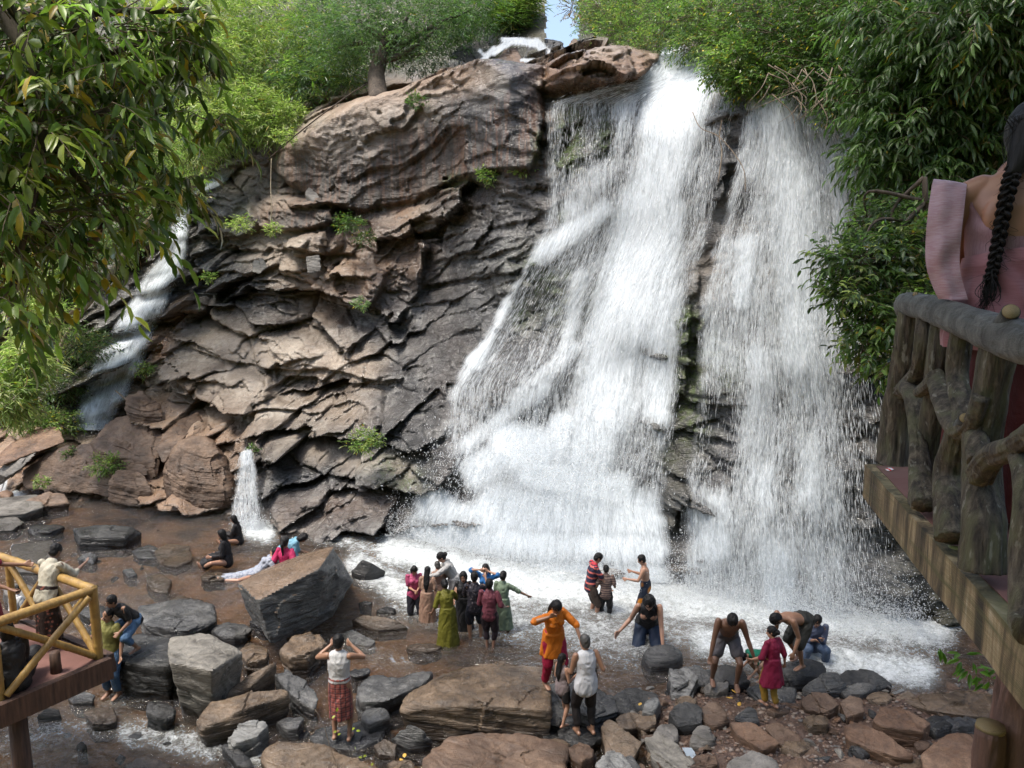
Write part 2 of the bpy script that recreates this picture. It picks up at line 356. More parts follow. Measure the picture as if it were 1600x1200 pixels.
cf_ = gridfaces(*GX.shape)[:, ::-1]; gq = (GX / FY).reshape(-1)[cf_[:, 0]] + .004 * fbm(GZ * 3, GX, seed=66).reshape(-1)[cf_[:, 0]]
cf_ = cf_[~((gq > .040) & (gq < .080) & (GZ.reshape(-1)[cf_[:, 0]] > 13.3))]          # the stream comes through this notch in the skyline
me = mesh('cliff', np.stack([GX, FY, GZ], -1).reshape(-1, 3), cf_)
for nme, v in (('wet', wet), ('moss', moss), ('ochre', ochre), ('face', face), ('chips', chips), ('pale', light_), ('soil_and_dark_rock', np.clip(sstep(12.6, 14, GZ) + blobs(CX, CY, [(80, 450, 150, 620, 70, 1), (0, 300, 200, 300, 120, 1), (350, 150, 240, 250, 70, 1), (1450, 560, 1480, 980, 75, .9), (1070, 560, 1050, 820, 22, .45)]), 0, 1))): attr(me, nme, v.reshape(-1))  # last mask: soil, plus dark put into the recess and rib by the right fall
t = NT('cliff_rock')
co = t.coord()
a = t.noise(1.1, 9, co, .68); b = t.noise(7, 6, co, .7); c = t.noise(55, 3, co, .6)
W = t.at('wet')
dry = t.ramp(a, [(.3, (.085, .068, .053)), (.43, (.21, .168, .128)), (.57, (.35, .295, .235)), (.70, (.50, .45, .38))])
wetc = t.ramp(a, [(.35, (.024, .025, .027)), (.50, (.066, .067, .069)), (.64, (.16, .158, .152))])
base = t.mix(t.math('MULTIPLY', W, t.math('SUBTRACT', 1., t.at('pale'), clamp=True)), dry, wetc); base = t.mix(t.math('MULTIPLY', t.at('pale'), .6), base, t.ramp(a, [(.35, (.26, .20, .15)), (.6, (.44, .37, .30))]))
base = t.mix(t.math('MULTIPLY', t.at('ochre'), t.ramp(b, [(.3, .55), (.7, 1.)])), base, t.ramp(b, [(.3, (.16, .075, .035)), (.55, (.36, .19, .09)), (.75, (.44, .28, .15))]))
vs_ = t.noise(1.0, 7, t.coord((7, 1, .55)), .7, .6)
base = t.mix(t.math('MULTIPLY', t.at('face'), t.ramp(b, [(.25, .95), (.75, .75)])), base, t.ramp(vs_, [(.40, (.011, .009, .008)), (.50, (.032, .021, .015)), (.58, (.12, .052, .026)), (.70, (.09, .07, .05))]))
base = t.mix(t.ramp(b, [(.48, 0.), (.74, .4)]), base, (.05, .045, .04))
base = t.mix(t.ramp(c, [(.3, .4), (.6, 0.)]), base, (.03, .028, .025))
base = t.mix(t.math('MULTIPLY', t.at('moss'), t.ramp(b, [(.42, .1), (.56, 1.)])), base, t.ramp(c, [(.3, (.02, .035, .008)), (.6, (.075, .115, .022))]))
base = t.mix(t.math('MULTIPLY', t.at('soil_and_dark_rock'), .92), base, t.ramp(b, [(.3, (.02, .018, .01)), (.6, (.05, .045, .02)), (.8, (.05, .08, .02))]))
lf = t.n('TexVoronoi', {'Vector': t.coord((1, 1, 1.8)), 'Scale': 11., 'Randomness': 1.}).outputs
ld = t.math('MULTIPLY', t.ramp(lf['Distance'], [(.14, 1.), (.2, 0.)]), t.ramp(t.n('SeparateColor', {0: lf['Color']}).outputs[0], [(.72, 0.), (.74, 1.)]))
base = t.mix(t.math('MULTIPLY', ld, t.math('MULTIPLY', t.at('chips'), .85)), base, (.55, .48, .36))
bc = t.coord((1., 1., 5.), (0, R_(-16), 0)); st = t.noise(2.0, 8, bc, .72, 1.)
cr = t.ramp(t.n('TexVoronoi', {'Vector': t.n('Mapping', {'Vector': bc, 'Scale': (1, 1, .6)}).outputs[0], 'Scale': 2.2}, feature='DISTANCE_TO_EDGE').outputs[0], [(0., 0.), (.05, 1.)])
h = t.math('ADD', t.math('ADD', t.math('MULTIPLY', st, .8), t.math('MULTIPLY', b, .5)), t.math('ADD', t.math('MULTIPLY', c, .12), t.math('MULTIPLY', cr, .22)))
ro = t.math('ADD', t.math('MULTIPLY', W, -.48), t.ramp(b, [(.3, .5), (.7, .74)]))
CLIFF_M = t.end(t.bsdf(color=base, rough=ro, spec=.75, normal=t.bump(h, .8, .08)))
cliff = link('cliff', me, CLIFF_M); tag(cliff, 'layered brown and grey rock cliff the waterfall runs down', 'cliff', kind='structure')
# far ground behind and around, one sheet
def sheet(name, x0, x1, y0, y1, nx, ny, zf, m, label, cat, kind='structure', attrs=()):
    X, Y = np.meshgrid(np.linspace(x0, x1, nx), np.linspace(y0, y1, ny), indexing='ij')
    Z = zf(X, Y); me = mesh(name, np.stack([X, Y, Z], -1).reshape(-1, 3), gridfaces(nx, ny))
    for an, f in attrs: attr(me, an, f(X, Y, Z).reshape(-1))
    return tag(link(name, me, m), label, cat, kind=kind)
# ================================================================= stream bed, bank and water
BANK = [(985, 1130), (1010, 1085), (1080, 1060), (1160, 1080), (1260, 1075), (1330, 1080), (1420, 1085), (1500, 1075), (1620, 1060), (1900, 1060), (1900, 1500), (1050, 1500), (900, 1240), (1000, 1190)]
_bk = P(np.array([p[0] for p in BANK]), np.array([p[1] for p in BANK]), z=0.)
_bk = [(p[0], p[1]) for p in _bk]
def bedz(X, Y):
    z = -.20 + .10 * fbm(X * .8, Y * .8, seed=101) + .05 * fbm(X * 3, Y * 3, seed=102)
    d = polyd(_bk, X, Y)
    z = z + .42 * sstep(-.5, .7, d) + .05 * sstep(0, .5, d) * fbm(X * 5, Y * 5, seed=104)
    z = z - .25 * sstep(14.2, 16, Y) * (X > -3)
    return z
def bank_a(X, Y, Z): return sstep(-.3, .3, polyd(_bk, X, Y))
t = NT('stream_bed')
co = t.coord(); a = t.noise(.9, 7, co, .6); b = t.noise(8, 6, co, .7); c = t.n('TexVoronoi', {'Vector': co, 'Scale': 14.}).outputs['Distance']
bed = t.ramp(a, [(.34, (.10, .07, .045)), (.48, (.32, .18, .08)), (.62, (.52, .28, .11))])
mud = t.ramp(b, [(.3, (.03, .02, .015)), (.55, (.085, .05, .036)), (.8, (.14, .095, .07))])
base = t.mix(t.at('bank'), bed, mud)
base = t.mix(t.ramp(b, [(.5, 0.), (.75, .6)]), base, (.05, .04, .03))
BED_M = t.end(t.bsdf(color=base, rough=.6, normal=t.bump(t.math('ADD', b, t.math('MULTIPLY', c, .5)), .8, .05)))
sheet('ground', -40, 30, 1, 26, 700, 420, bedz, BED_M, 'brown stony stream bed with a muddy bank at the front right', 'ground', attrs=(('bank', bank_a),))
sheet('far_ground', -220, 220, -220, 240, 90, 90, lambda X, Y: -1.5 + 0 * X, BED_M, 'dark ground around the gorge', 'ground')
FOAM = [(680, 895, 1460, 980, 46, .92), (610, 858, 760, 895, 34, .9), (560, 880, 640, 930, 34, .75), (640, 930, 1400, 1010, 70, .55), (780, 960, 1000, 1000, 55, .6), (900, 1010, 1000, 1030, 45, .42), (1100, 1000, 1440, 1050, 36, .85), (660, 960, 760, 985, 30, .45), (480, 830, 600, 860, 22, .55), (395, 828, 415, 832, 22, .9),
        (880, 1060, 1040, 1070, 40, .25), (590, 1000, 740, 1015, 25, .18), (480, 1110, 520, 1150, 40, .25), (200, 1140, 330, 1170, 36, .55), (380, 1185, 480, 1180, 25, .62), (30, 1150, 160, 1130, 50, .42), (540, 1010, 640, 1040, 30, .35), (160, 1100, 240, 1080, 20, .4), (100, 1000, 230, 930, 60, .3), (100, 960, 300, 900, 40, .25), (20, 770, 30, 775, 14, .8), (150, 830, 330, 850, 25, .22), (420, 1080, 480, 1090, 18, .5), (560, 900, 700, 1000, 60, .3), (1400, 1050, 1520, 1075, 20, .3)]
def wz_(X, Y):
    z = .0 + .012 * fbm(X * 4, Y * 6, seed=201) + .02 * fbm(X * 1.6, Y * 2.4, seed=203)
    px, py = topix(np.stack([X, Y, X * 0], -1)); f = np.clip(blobs(px, py, FOAM), 0, 1)
    return z + f * (.05 * fbm(X * 6, Y * 6, seed=205) + .03 * fbm(X * 14, Y * 14, seed=206)) 
def foam_a(X, Y, Z):
    px, py = topix(np.stack([X, Y, Z], -1)); return np.clip(blobs(px, py, FOAM), 0, 1)
t = NT('stream_water')
co = t.coord(); co2 = t.coord((1, 1.7, 1), (0, 0, R_(25)))
n1 = t.noise(3.0, 5, co2, .6, .8); n2 = t.noise(11, 4, co2, .6, .6); n3 = t.noise(13, 7, co, .7, 1.6); n4 = t.noise(3.2, 7, co, .65, 1.2)
nm = t.bump(t.math('ADD', n1, t.math('MULTIPLY', n2, .5)), 1., .2)
tr = t.n('BsdfTransparent', {'Color': (.86, .78, .64, 1)}).outputs[0]
f = t.at('foam')
murk = t.n('BsdfDiffuse', {'Color': t.mix(t.math('MULTIPLY', t.math('SUBTRACT', f, .25, clamp=True), 1.8, clamp=True), (.12, .085, .055), (.36, .39, .38)), 'Normal': nm}).outputs[0]
body = t.n('MixShader', {0: t.math('ADD', .10, t.math('MULTIPLY', t.math('SUBTRACT', f, .2, clamp=True), 1.4), clamp=True), 1: tr, 2: murk}).outputs[0]
gl = t.n('BsdfGlossy', {'Color': (1, 1, 1, 1), 'Roughness': .07, 'Normal': nm}).outputs[0]
fr = t.n('LayerWeight', {'Blend': .42, 'Normal': nm}).outputs['Fresnel']
sh = t.n('MixShader', {0: t.math('MAXIMUM', t.math('MULTIPLY', fr, 1.1), .06), 1: body, 2: gl}).outputs[0]
f = t.at('foam')
th = t.math('SUBTRACT', 1.02, f)
v = t.math('ADD', t.math('MULTIPLY', n3, .55), t.math('MULTIPLY', n4, .45))
v = t.math('DIVIDE', t.math('SUBTRACT', v, .3), .4)
fa = t.math('MULTIPLY', t.math('SMOOTH_MIN', t.math('MAXIMUM', t.math('MULTIPLY', t.math('SUBTRACT', v, t.math('MULTIPLY', th, .9)), 2.0), 0.), 1., .2), t.math('GREATER_THAN', f, .02), clamp=True)
fo = t.bsdf(color=(.74, .78, .80), rough=.6, normal=t.bump(t.math('ADD', n3, n2), 1., .05))
WATER_M = t.end(t.n('MixShader', {0: fa, 1: sh, 2: fo}).outputs[0])
sheet('stream_water', -18, 12, 6.5, 24.5, 800, 620, wz_, WATER_M, 'shallow brown stream water with white foam under the falls', 'water', attrs=(('foam', foam_a),))
# ================================================================= falling water
t = NT('falling_water')
uv = t.n('UVMap', uv_map='flow').outputs[0]
def uvn(sx, sy, det, dist=.4): return t.noise(1., det, t.n('Mapping', {'Vector': uv, 'Scale': (sx, sy, 1)}).outputs[0], .65, dist)
s1 = uvn(3.2, .55, 5); s2 = uvn(16, 1.9, 6); s3 = uvn(62, 7.5, 3, .2)
v = t.math('ADD', t.math('ADD', t.math('MULTIPLY', s1, .32), t.math('MULTIPLY', s2, .40)), t.math('MULTIPLY', s3, .28))
v = t.math('DIVIDE', t.math('SUBTRACT', v, .36), .28)
dn = t.at('dens')
al = t.math('MULTIPLY', t.math('ADD', v, t.math('SUBTRACT', t.math('MULTIPLY', dn, 1.75), .98)), 1.25, clamp=True)
al = t.math('MULTIPLY', al, t.math('MINIMUM', t.math('MULTIPLY', t.at('edge'), 1.), 1.), clamp=True)
nm = t.bump(t.math('ADD', t.math('MULTIPLY', s2, 1.), t.math('MULTIPLY', s3, .35)), .6, .07)
df = t.n('BsdfDiffuse', {'Color': (.82, .87, .91, 1), 'Normal': nm}).outputs[0]
tl = t.n('BsdfTranslucent', {'Color': (.82, .88, .94, 1), 'Normal': nm}).outputs[0]
wt = t.n('MixShader', {0: .35, 1: df, 2: tl}).outputs[0]
FALL_M = t.end(t.n('MixShader', {0: al, 1: t.n('BsdfTransparent').outputs[0], 2: wt}).outputs[0])
t = NT('water_drops')
DROP_M = t.end(t.n('MixShader', {0: .6, 1: t.n('BsdfTransparent').outputs[0], 2: t.n('MixShader', {0: .4, 1: t.n('BsdfDiffuse', {'Color': (.88, .91, .93, 1)}).outputs[0], 2: t.n('BsdfTranslucent', {'Color': (.88, .91, .94, 1)}).outputs[0]}).outputs[0]}).outputs[0])
SMOOTHF = lambda x, z: Fg(x, z, FS)
CLINGF = lambda x, z: Fg(x, z, FS2)
def flow_grid(rows, off, nu, nv, seed=0, bulge=.1, FF=None):
    ys = np.array([r[0] for r in rows], float); Lx = np.array([r[1] for r in rows], float); Rx = np.array([r[2] for r in rows], float)
    py = np.linspace(ys[0], ys[-1], nv); u = np.linspace(0, 1, nu)
    U, PY = np.meshgrid(u, py, indexing='ij')
    l = np.interp(PY, ys, Lx); r = np.interp(PY, ys, Rx)
    PX = l + (r - l) * U + 3.5 * fbm(U * 9, PY / 50, seed=seed + 4)
    H = hit(PX.ravel(), PY.ravel(), FF or SMOOTHF).reshape(nu, nv, 3)
    H[:, :, 1] -= off + bulge * (.5 + fbm(H[:, :, 0] * 1.6, H[:, :, 2] * .7, seed=seed)) + .02 * fbm(H[:, :, 0] * 6, H[:, :, 2] * 1.8, seed=seed + 1)
    return U, PX, PY, H
def waterfall(name, rows, dens, base, label, off=.12, nu=110, nv=200, ndrop=20000, seed=0, layers=2, dl=(.10, .30), dw=.0040, bulge=.07, edgew=.06, FF=None):
    root = None
    for k in range(layers):
        U, PX, PY, H = flow_grid(rows, off + .14 * k, nu, nv, seed + 31 * k, bulge, FF)
        dd = np.clip(np.maximum(base, blobs(PX, PY, dens)) + sum(blobs(PX, PY, [q]) for q in dens if q[5] < 0), 0, 1.1)
        ed = sstep(0, edgew, np.minimum(U, 1 - U) + .03 * fbm(PY / 18., U * 2, seed=seed + 9)) * sstep(0, .02, (PY - rows[0][0]) / (rows[-1][0] - rows[0][0]) + .001)
        if k: dd = dd * .92 - .08
        me = mesh(name, H.reshape(-1, 3), gridfaces(nu, nv)[:, ::-1])
        attr(me, 'dens', dd.reshape(-1)); attr(me, 'edge', ed.reshape(-1))
        arc = np.concatenate([np.zeros((nu, 1)), np.cumsum(np.linalg.norm(np.diff(H, axis=1), axis=2).clip(0, .4), 1)], 1)
        wd = np.linalg.norm(H[-1] - H[0], axis=1).mean()
        UVv = np.stack([U * wd + seed + k * 3.3, arc], -1).reshape(-1, 2).astype(np.float32)
        uvl = me.uv_layers.new(name='flow'); li = np.empty(len(me.loops), np.int32); me.loops.foreach_get('vertex_index', li)
        uvl.data.foreach_set('uv', UVv[li].ravel())
        o = link(name if k == 0 else 'water_layer', me, FALL_M, root)
        if k == 0: root = o; tag(o, label, 'waterfall', kind='structure'); G = (H, dd * ed)
    # falling drops: short slim streaks carried by the flow
    H, dd = G; r = np.random.default_rng(seed + 5)
    pr = (np.clip(dd, .03, .9)[:-1, :-1] ** 1.7 * (1.15 - np.clip(dd, 0, 1)[:-1, :-1] * .6)).ravel(); pr /= pr.sum()
    ix = r.choice(len(pr), ndrop, p=pr); i, j = ix // (nv - 1), ix % (nv - 1)
    fi, fj = r.random(ndrop)[:, None], r.random(ndrop)[:, None]
    p = (H[i, j] * (1 - fi) + H[i + 1, j] * fi) * (1 - fj) + (H[i, j + 1] * (1 - fi) + H[i + 1, j + 1] * fi) * fj
    d = H[i, np.minimum(j + 1, nv - 1)] - H[i, j]; d /= np.linalg.norm(d, axis=1)[:, None] + 1e-9
    d += r.normal(0, .06, d.shape); d /= np.linalg.norm(d, axis=1)[:, None]
    p[:, 1] -= r.exponential(.07, ndrop) - .02; p[:, 2] += r.normal(0, .05, ndrop); p[:, 0] += r.normal(0, .03, ndrop)
    L = r.uniform(*dl, ndrop)[:, None] * (r.random((ndrop, 1)) ** .7 + .3); Wd = dw * r.uniform(.5, 1.5, ndrop)[:, None]
    slivers(p, d, L, Wd, 'water_drops', root, r)
    return root
def slivers(p, d, L, Wd, name, root, r, m=None):
    """slim double-ended three-sided drops"""
    n = len(p); a = np.cross(d, r.normal(0, 1, d.shape)); a /= np.linalg.norm(a, axis=1)[:, None] + 1e-9; b = np.cross(d, a)
    V = np.stack([p - d * L / 2, p + a * Wd, p - a * Wd * .5 + b * Wd * .87, p - a * Wd * .5 - b * Wd * .87, p + d * L / 2], 1).reshape(-1, 3)
    f = np.array([[0, 1, 2], [0, 2, 3], [0, 3, 1], [4, 2, 1], [4, 3, 2], [4, 1, 3]])
    me = mesh(name, V, (f[None] + (np.arange(n) * 5)[:, None, None]).reshape(-1, 3), False)
    o = link(name, me, m or DROP_M, root); o['kind'] = 'stuff'; return o
MAIN = [(74, 1030, 1068), (100, 1022, 1115), (130, 990, 1130), (150, 900, 1138), (165, 856, 1140), (250, 850, 1128), (350, 846, 1108), (420, 812, 1085), (500, 765, 1066), (600, 700, 1060), (700, 684, 1044), (780, 640, 1034), (850, 606, 1046), (898, 590, 1055)]
waterfall('waterfall', MAIN, [(1050, 90, 1060, 120, 28, 1.1), (1060, 120, 1040, 200, 58, 1.02), (1050, 200, 1010, 330, 52, .9), (1010, 330, 980, 480, 62, 1.0), (975, 480, 940, 640, 62, .92), (935, 640, 900, 760, 60, .85), (1040, 330, 1020, 640, 40, .72), (980, 170, 900, 330, 42, .55), (940, 330, 840, 400, 26, .72),
   (825, 405, 785, 470, 12, .95), (785, 470, 740, 560, 24, .75), (740, 560, 690, 640, 22, .55), (900, 540, 800, 620, 20, .6), (850, 600, 730, 690, 24, .62), (800, 690, 840, 700, 42, 1.1), (830, 730, 960, 760, 34, 1.05), (760, 720, 700, 790, 40, .75), (690, 790, 1030, 800, 56, .84), (635, 830, 1040, 850, 40, .86), (640, 880, 1040, 890, 22, 1.), (880, 660, 860, 700, 30, .9), (895, 190, 890, 250, 22, -.18), (945, 210, 940, 240, 18, -.2), (850, 450, 825, 520, 26, -.16), (905, 430, 880, 560, 26, .56), (870, 570, 780, 660, 26, .56), (800, 540, 780, 600, 22, -.1), (700, 740, 730, 770, 18, -.3)], .38,
   'main cascade of white water fanning out down the cliff', off=.24, nu=150, nv=260, ndrop=44000, seed=11)
RIGHT = [(150, 1168, 1250), (170, 1155, 1290), (200, 1150, 1318), (260, 1142, 1340), (350, 1118, 1362), (450, 1088, 1378), (550, 1082, 1388), (650, 1082, 1400), (750, 1062, 1410), (850, 1056, 1425), (957, 1052, 1450)]
waterfall('waterfall', RIGHT, [(1200, 160, 1230, 300, 44, .78), (1230, 300, 1240, 450, 52, .84), (1240, 450, 1240, 560, 45, .8), (1160, 380, 1150, 470, 24, .74), (1290, 260, 1310, 400, 30, .6), (1180, 560, 1150, 700, 55, .62), (1260, 560, 1250, 760, 60, .64), (1110, 760, 1110, 850, 40, .72), (1190, 740, 1210, 950, 50, .66), (1290, 700, 1320, 950, 35, .55), (1405, 540, 1430, 960, 60, -.55), (1330, 620, 1350, 950, 40, -.16), (1130, 600, 1120, 700, 30, -.2), (1110, 640, 1110, 740, 26, -.25), (1250, 640, 1200, 820, 26, -.1), (1160, 300, 1140, 360, 14, -.2)], .46,
   'right-hand cascade of thinner bluish water beside the dark rock rib', off=.26, nu=110, nv=240, ndrop=36000, seed=47)
waterfall('waterfall', [(262, 344, 378), (290, 316, 352), (305, 280, 314), (318, 277, 302), (350, 272, 300), (400, 256, 298), (430, 230, 290), (500, 188, 255), (560, 150, 232), (620, 126, 206), (668, 122, 176)], [(345, 280, 320, 300, 16, .85), (290, 310, 286, 400, 12, .85), (270, 420, 220, 500, 22, .78), (200, 540, 160, 620, 26, .8), (150, 640, 150, 664, 24, .9)], .55,
   'narrow stepped cascade running down left of the cliff', off=.2, nu=50, nv=160, ndrop=9000, seed=83, layers=2, dl=(.04, .14), bulge=.05, edgew=.22, FF=CLINGF)
waterfall('waterfall', [(692, 396, 408), (700, 391, 411), (720, 387, 415), (760, 379, 421), (800, 374, 426), (826, 370, 430)], [(400, 696, 400, 708, 14, .7)], .42,
   'small white spout dropping between the boulders into the stream', off=.75, nu=30, nv=40, ndrop=2600, seed=95, layers=2, dl=(.04, .16), bulge=.02, edgew=.2)
waterfall('waterfall', [(724, 22, 34), (745, 16, 30), (768, 6, 24)], [], .68, 'tiny spout of water at the far left between brown boulders', off=.5, nu=12, nv=20, ndrop=300, seed=97, layers=1, dl=(.03, .1), bulge=.02, edgew=.2)
waterfall('waterfall', [(60, 775, 862), (72, 758, 868), (86, 735, 872), (103, 728, 880)], [(790, 64, 838, 70, 8, 1.), (800, 66, 770, 84, 6, .95), (772, 78, 752, 98, 5, .9), (742, 72, 760, 92, 4, .7), (838, 68, 862, 92, 8, 1.), (862, 92, 876, 99, 6, 1), (815, 96, 870, 98, 4, .9)], .06, 'thin streams on the dark ledge above the cliff', off=.1, nu=90, nv=50, ndrop=500, seed=99, layers=1, dl=(.03, .1), bulge=.05, FF=lambda x, z: 25.3 + (z - 12.5) * .55)
# spray where the water lands
r = np.random.default_rng(3); n = 42000
bx = r.uniform(610, 1440, n); by = np.interp(bx, [610, 800, 1000, 1200, 1440], [838, 885, 915, 950, 985])
p = P(bx, by, z=0.); p[:, 1] += r.normal(-.15, .45, n); p[:, 2] = .02 + r.exponential(.30, n); d = r.normal(0, 1, (n, 3)) + np.array([0, -.4, .8]); d /= np.linalg.norm(d, axis=1)[:, None]
o = slivers(p, d, r.uniform(.012, .05, n)[:, None], r.uniform(.004, .010, n)[:, None], 'spray', None, r); tag(o, 'fine white spray above the plunge pool under the falls', 'spray', kind='stuff')
n = 9000; bx = r.normal(830, 75, n); by = r.normal(725, 40, n); p = hit(bx, by, SMOOTHF); p[:, 1] -= .35 + r.exponential(.35, n); p[:, 2] += r.exponential(.15, n)
o = slivers(p, np.tile([[.2, -.3, .9]], (n, 1)) + r.normal(0, .5, (n, 3)), r.uniform(.015, .06, n)[:, None], r.uniform(.004, .011, n)[:, None], 'spray', None, r); tag(o, 'burst of white spray where the main fall strikes the ledge', 'spray', kind='stuff')

# fine mist hanging over the place where the falls land
t = NT('mist'); pv = t.n('VolumePrincipled', {'Color': (.92, .96, 1, 1), 'Density': .16, 'Anisotropy': .2}).outputs[0]; t.t.links.new(pv, t.out.inputs['Volume']); MISTM = t.m
for nm_, (x0, y0), (x1, y1), rad in (('main', (700, 850), (1030, 880), (2.6, 1.0, 1.5)), ('right', (1090, 925), (1420, 960), (2.4, .9, 1.2)), ('upper', (760, 720), (900, 740), (1.5, .8, 1.0))):
    a_, c_ = P(x0, y0, z=0.), P(x1, y1, z=0.)
    if nm_ == 'upper': a_, c_ = hit([x0], [y0], SMOOTHF)[0] - [0, .7, 0], hit([x1], [y1], SMOOTHF)[0] - [0, .7, 0]
    m_ = (a_ + c_) / 2; bm = bmesh.new(); bmesh.ops.create_icosphere(bm, subdivisions=4, radius=1); me = D.meshes.new('mist')
    for v in bm.verts: q_ = 1 + .18 * float(fbm(np.array([v.co.x * 2.]), np.array([v.co.y * 2.]), np.array([v.co.z * 2.]), seed=4)[0]); v.co = Vector((v.co.x * rad[0] * q_, v.co.y * rad[1] * q_, v.co.z * rad[2] * q_))
    bm.to_mesh(me); bm.free(); o = link('mist', me, MISTM); o.location = (m_[0], m_[1] - .1, m_[2] + (.5 if nm_ != 'upper' else .2)); o.rotation_euler = (0, 0, math.atan2(c_[1] - a_[1], c_[0] - a_[0])); tag(o, 'fine white mist over the foot of the %s' % {'main': 'main fall', 'right': 'right-hand fall', 'upper': 'burst on the ledge of the main fall'}[nm_], 'mist', kind='stuff')

# unseen wooded slope, added behind the viewpoint to cut sky light on front faces
def backz(X, Y): return np.clip((-3.5 - Y) * 1.1, -1.4, 30) + .8 * fbm(X * .3, Y * .3, seed=301) * sstep(-3, -8, Y)
t = NT('added_slope_green'); q_ = t.noise(1.2, 7)
sheet('hillside', -45, 40, -40, -1.5, 120, 70, backz, t.end(t.bsdf(color=t.ramp(q_, [(.3, (.02, .03, .01)), (.6, (.05, .08, .02))]), rough=.9)), 'dark wooded slope added unseen behind the viewpoint to cut sky light', 'hillside')

n = 2600; bx = np.concatenate([r.normal(150, 14, 1300), r.normal(400, 13, 1300)]); by = np.concatenate([r.normal(660, 6, 1300), r.normal(822, 3, 1300)])
p = np.concatenate([hit(bx[:1300], by[:1300], CLINGF) - [0, .15, 0], P(bx[1300:], by[1300:], z=0.)]); p[:, 2] += r.exponential(.09, n); p[:, 1] -= r.exponential(.1, n)
o = slivers(p, r.normal(0, 1, (n, 3)) + [0, 0, .8], r.uniform(.01, .035, n)[:, None], r.uniform(.004, .009, n)[:, None], 'spray', None, r); tag(o, 'little splashes where the side streams land', 'spray', kind='stuff')
# ================================================================= boulders and stones, one object each
ROCK = {
 'wet': rock_mat('rock_wet_grey', (.018, .018, .019), (.06, .061, .062), (.17, .168, .16), wet=.52, bed=(R_(15), R_(20), 0), stripes=.15),
 'block': rock_mat('rock_ribbed_block', (.018, .018, .019), (.06, .062, .063), (.20, .20, .19), wet=.5, bed=(R_(35), R_(-30), 0), stripes=.45, crust=(.17, .115, .075)),
 'wetbrown': rock_mat('rock_wet_brown', (.025, .02, .016), (.10, .068, .042), (.25, .18, .12), wet=.5, bed=(R_(10), R_(-15), 0), stripes=.25),
 'brown': rock_mat('rock_brown', (.035, .022, .015), (.11, .066, .042), (.25, .165, .11), wet=.28, stripes=.1),
 'orange': rock_mat('rock_orange', (.05, .03, .02), (.19, .105, .06), (.32, .20, .125), wet=.28),
 'pale': rock_mat('rock_pale', (.05, .045, .04), (.15, .14, .12), (.28, .26, .225), wet=.3, bed=(R_(20), R_(30), 0), stripes=.5),
 'black': rock_mat('rock_black', (.012, .012, .012), (.028, .028, .028), (.075, .075, .073), wet=.45, stripes=.1),
 'grey': rock_mat('rock_grey', (.04, .037, .034), (.14, .13, .115), (.28, .26, .235), wet=.25, bed=(R_(-20), R_(30), 0), stripes=.3),
 'striped': rock_mat('rock_striped', (.03, .03, .03), (.09, .09, .087), (.26, .26, .25), wet=.4, bed=(R_(25), R_(50), 0), stripes=.65),
}
def cube_dirs(n):
    V = []; idx = {}; F = []
    for ax in range(3):
        for sg in (-1, 1):
            g = np.tan(np.linspace(-math.pi / 4, math.pi / 4, n + 1))
            A, B = np.meshgrid(g, g, indexing='ij'); p = np.zeros((n + 1, n + 1, 3))
            p[..., ax] = sg; p[..., (ax + 1) % 3] = A * sg; p[..., (ax + 2) % 3] = B
            b = len(V) * (n + 1) ** 2
            V.append(p.reshape(-1, 3)); F.append(gridfaces(n + 1, n + 1) + b)
    V = np.concatenate(V); F = np.concatenate(F)
    key = np.round(V * 1e4).astype(np.int64); _, first, inv = np.unique(key, axis=0, return_index=True, return_inverse=True)
    return V[first] / np.linalg.norm(V[first], axis=1)[:, None], inv.reshape(-1)[F]
_cd = {}
def hull_planes(pts):
    bm = bmesh.new()
    for p in pts: bm.verts.new(tuple(p))
    bmesh.ops.convex_hull(bm, input=bm.verts); bm.normal_update()
    pl = [(np.array(f.normal), np.array(f.verts[0].co)) for f in bm.faces]; bm.free(); return pl
def star_rock(pts, n=26, soft=22., rough=.03, seed=0, bedn=None):
    pts = np.asarray(pts, float); c = (pts.min(0) + pts.max(0)) / 2 * .5 + pts.mean(0) * .5
    if n not in _cd: _cd[n] = cube_dirs(n)
    d, F = _cd[n]; S = (pts.max(0) - pts.min(0)); sc = S / S.max()
    dd = d * sc; dd = dd / np.linalg.norm(dd, axis=1)[:, None]
    size = float(np.prod(S)) ** (1 / 3)
    inv = np.zeros(len(dd))
    acc = np.zeros(len(dd))
    for nv_, p in hull_planes(pts - c):
        h = max(float(nv_ @ p), .02 * size); q = (dd @ nv_) / h
        inv = np.maximum(inv, q); acc += np.exp(np.clip(soft * .4 * size * q, -50, 60))
    r0 = 1 / np.maximum(inv, 1e-3); r1 = soft * .4 * size / np.log(acc + 1e-9).clip(1e-3); rr = np.minimum(r0, np.where(np.isfinite(r1), r1, r0))
    v = dd * rr[:, None]; q = v + c + seed * 3.7
    x, y, z = q[:, 0], q[:, 1], q[:, 2]
    bn = np.array(bedn if bedn is not None else (.15, -.2, 1.)); bn = bn / np.linalg.norm(bn)
    b = q @ bn
    ds = fbm(x * 2.2, y * 2.2, z * 2.2, o=5, seed=seed) * rough * 2.6
    lay = np.floor(b / .05 + 1.5 * fbm(x * 1.2, y * 1.2, z * 1.2, seed=seed + 5, o=2))
    ds += (_h(lay, lay * 0, lay * 0, seed + 3) - .5) * rough * .9
    r0_, r1_, r2_, du, dv, ed = cells(x * 2.4 + z * 1.1, y * 2.4 - z * 2.0, seed + 9)
    ds += rough * (r0_ * .8 + r1_ * du + r2_ * dv)
    ds += fbm(x * 13, y * 13, z * 13, o=3, seed=seed + 8) * rough * .35
    return v * (1 + (ds / (np.linalg.norm(v, axis=1) + .05)).clip(-.3, .3))[:, None], F, c
_rk = [0]; BIG = []
import re
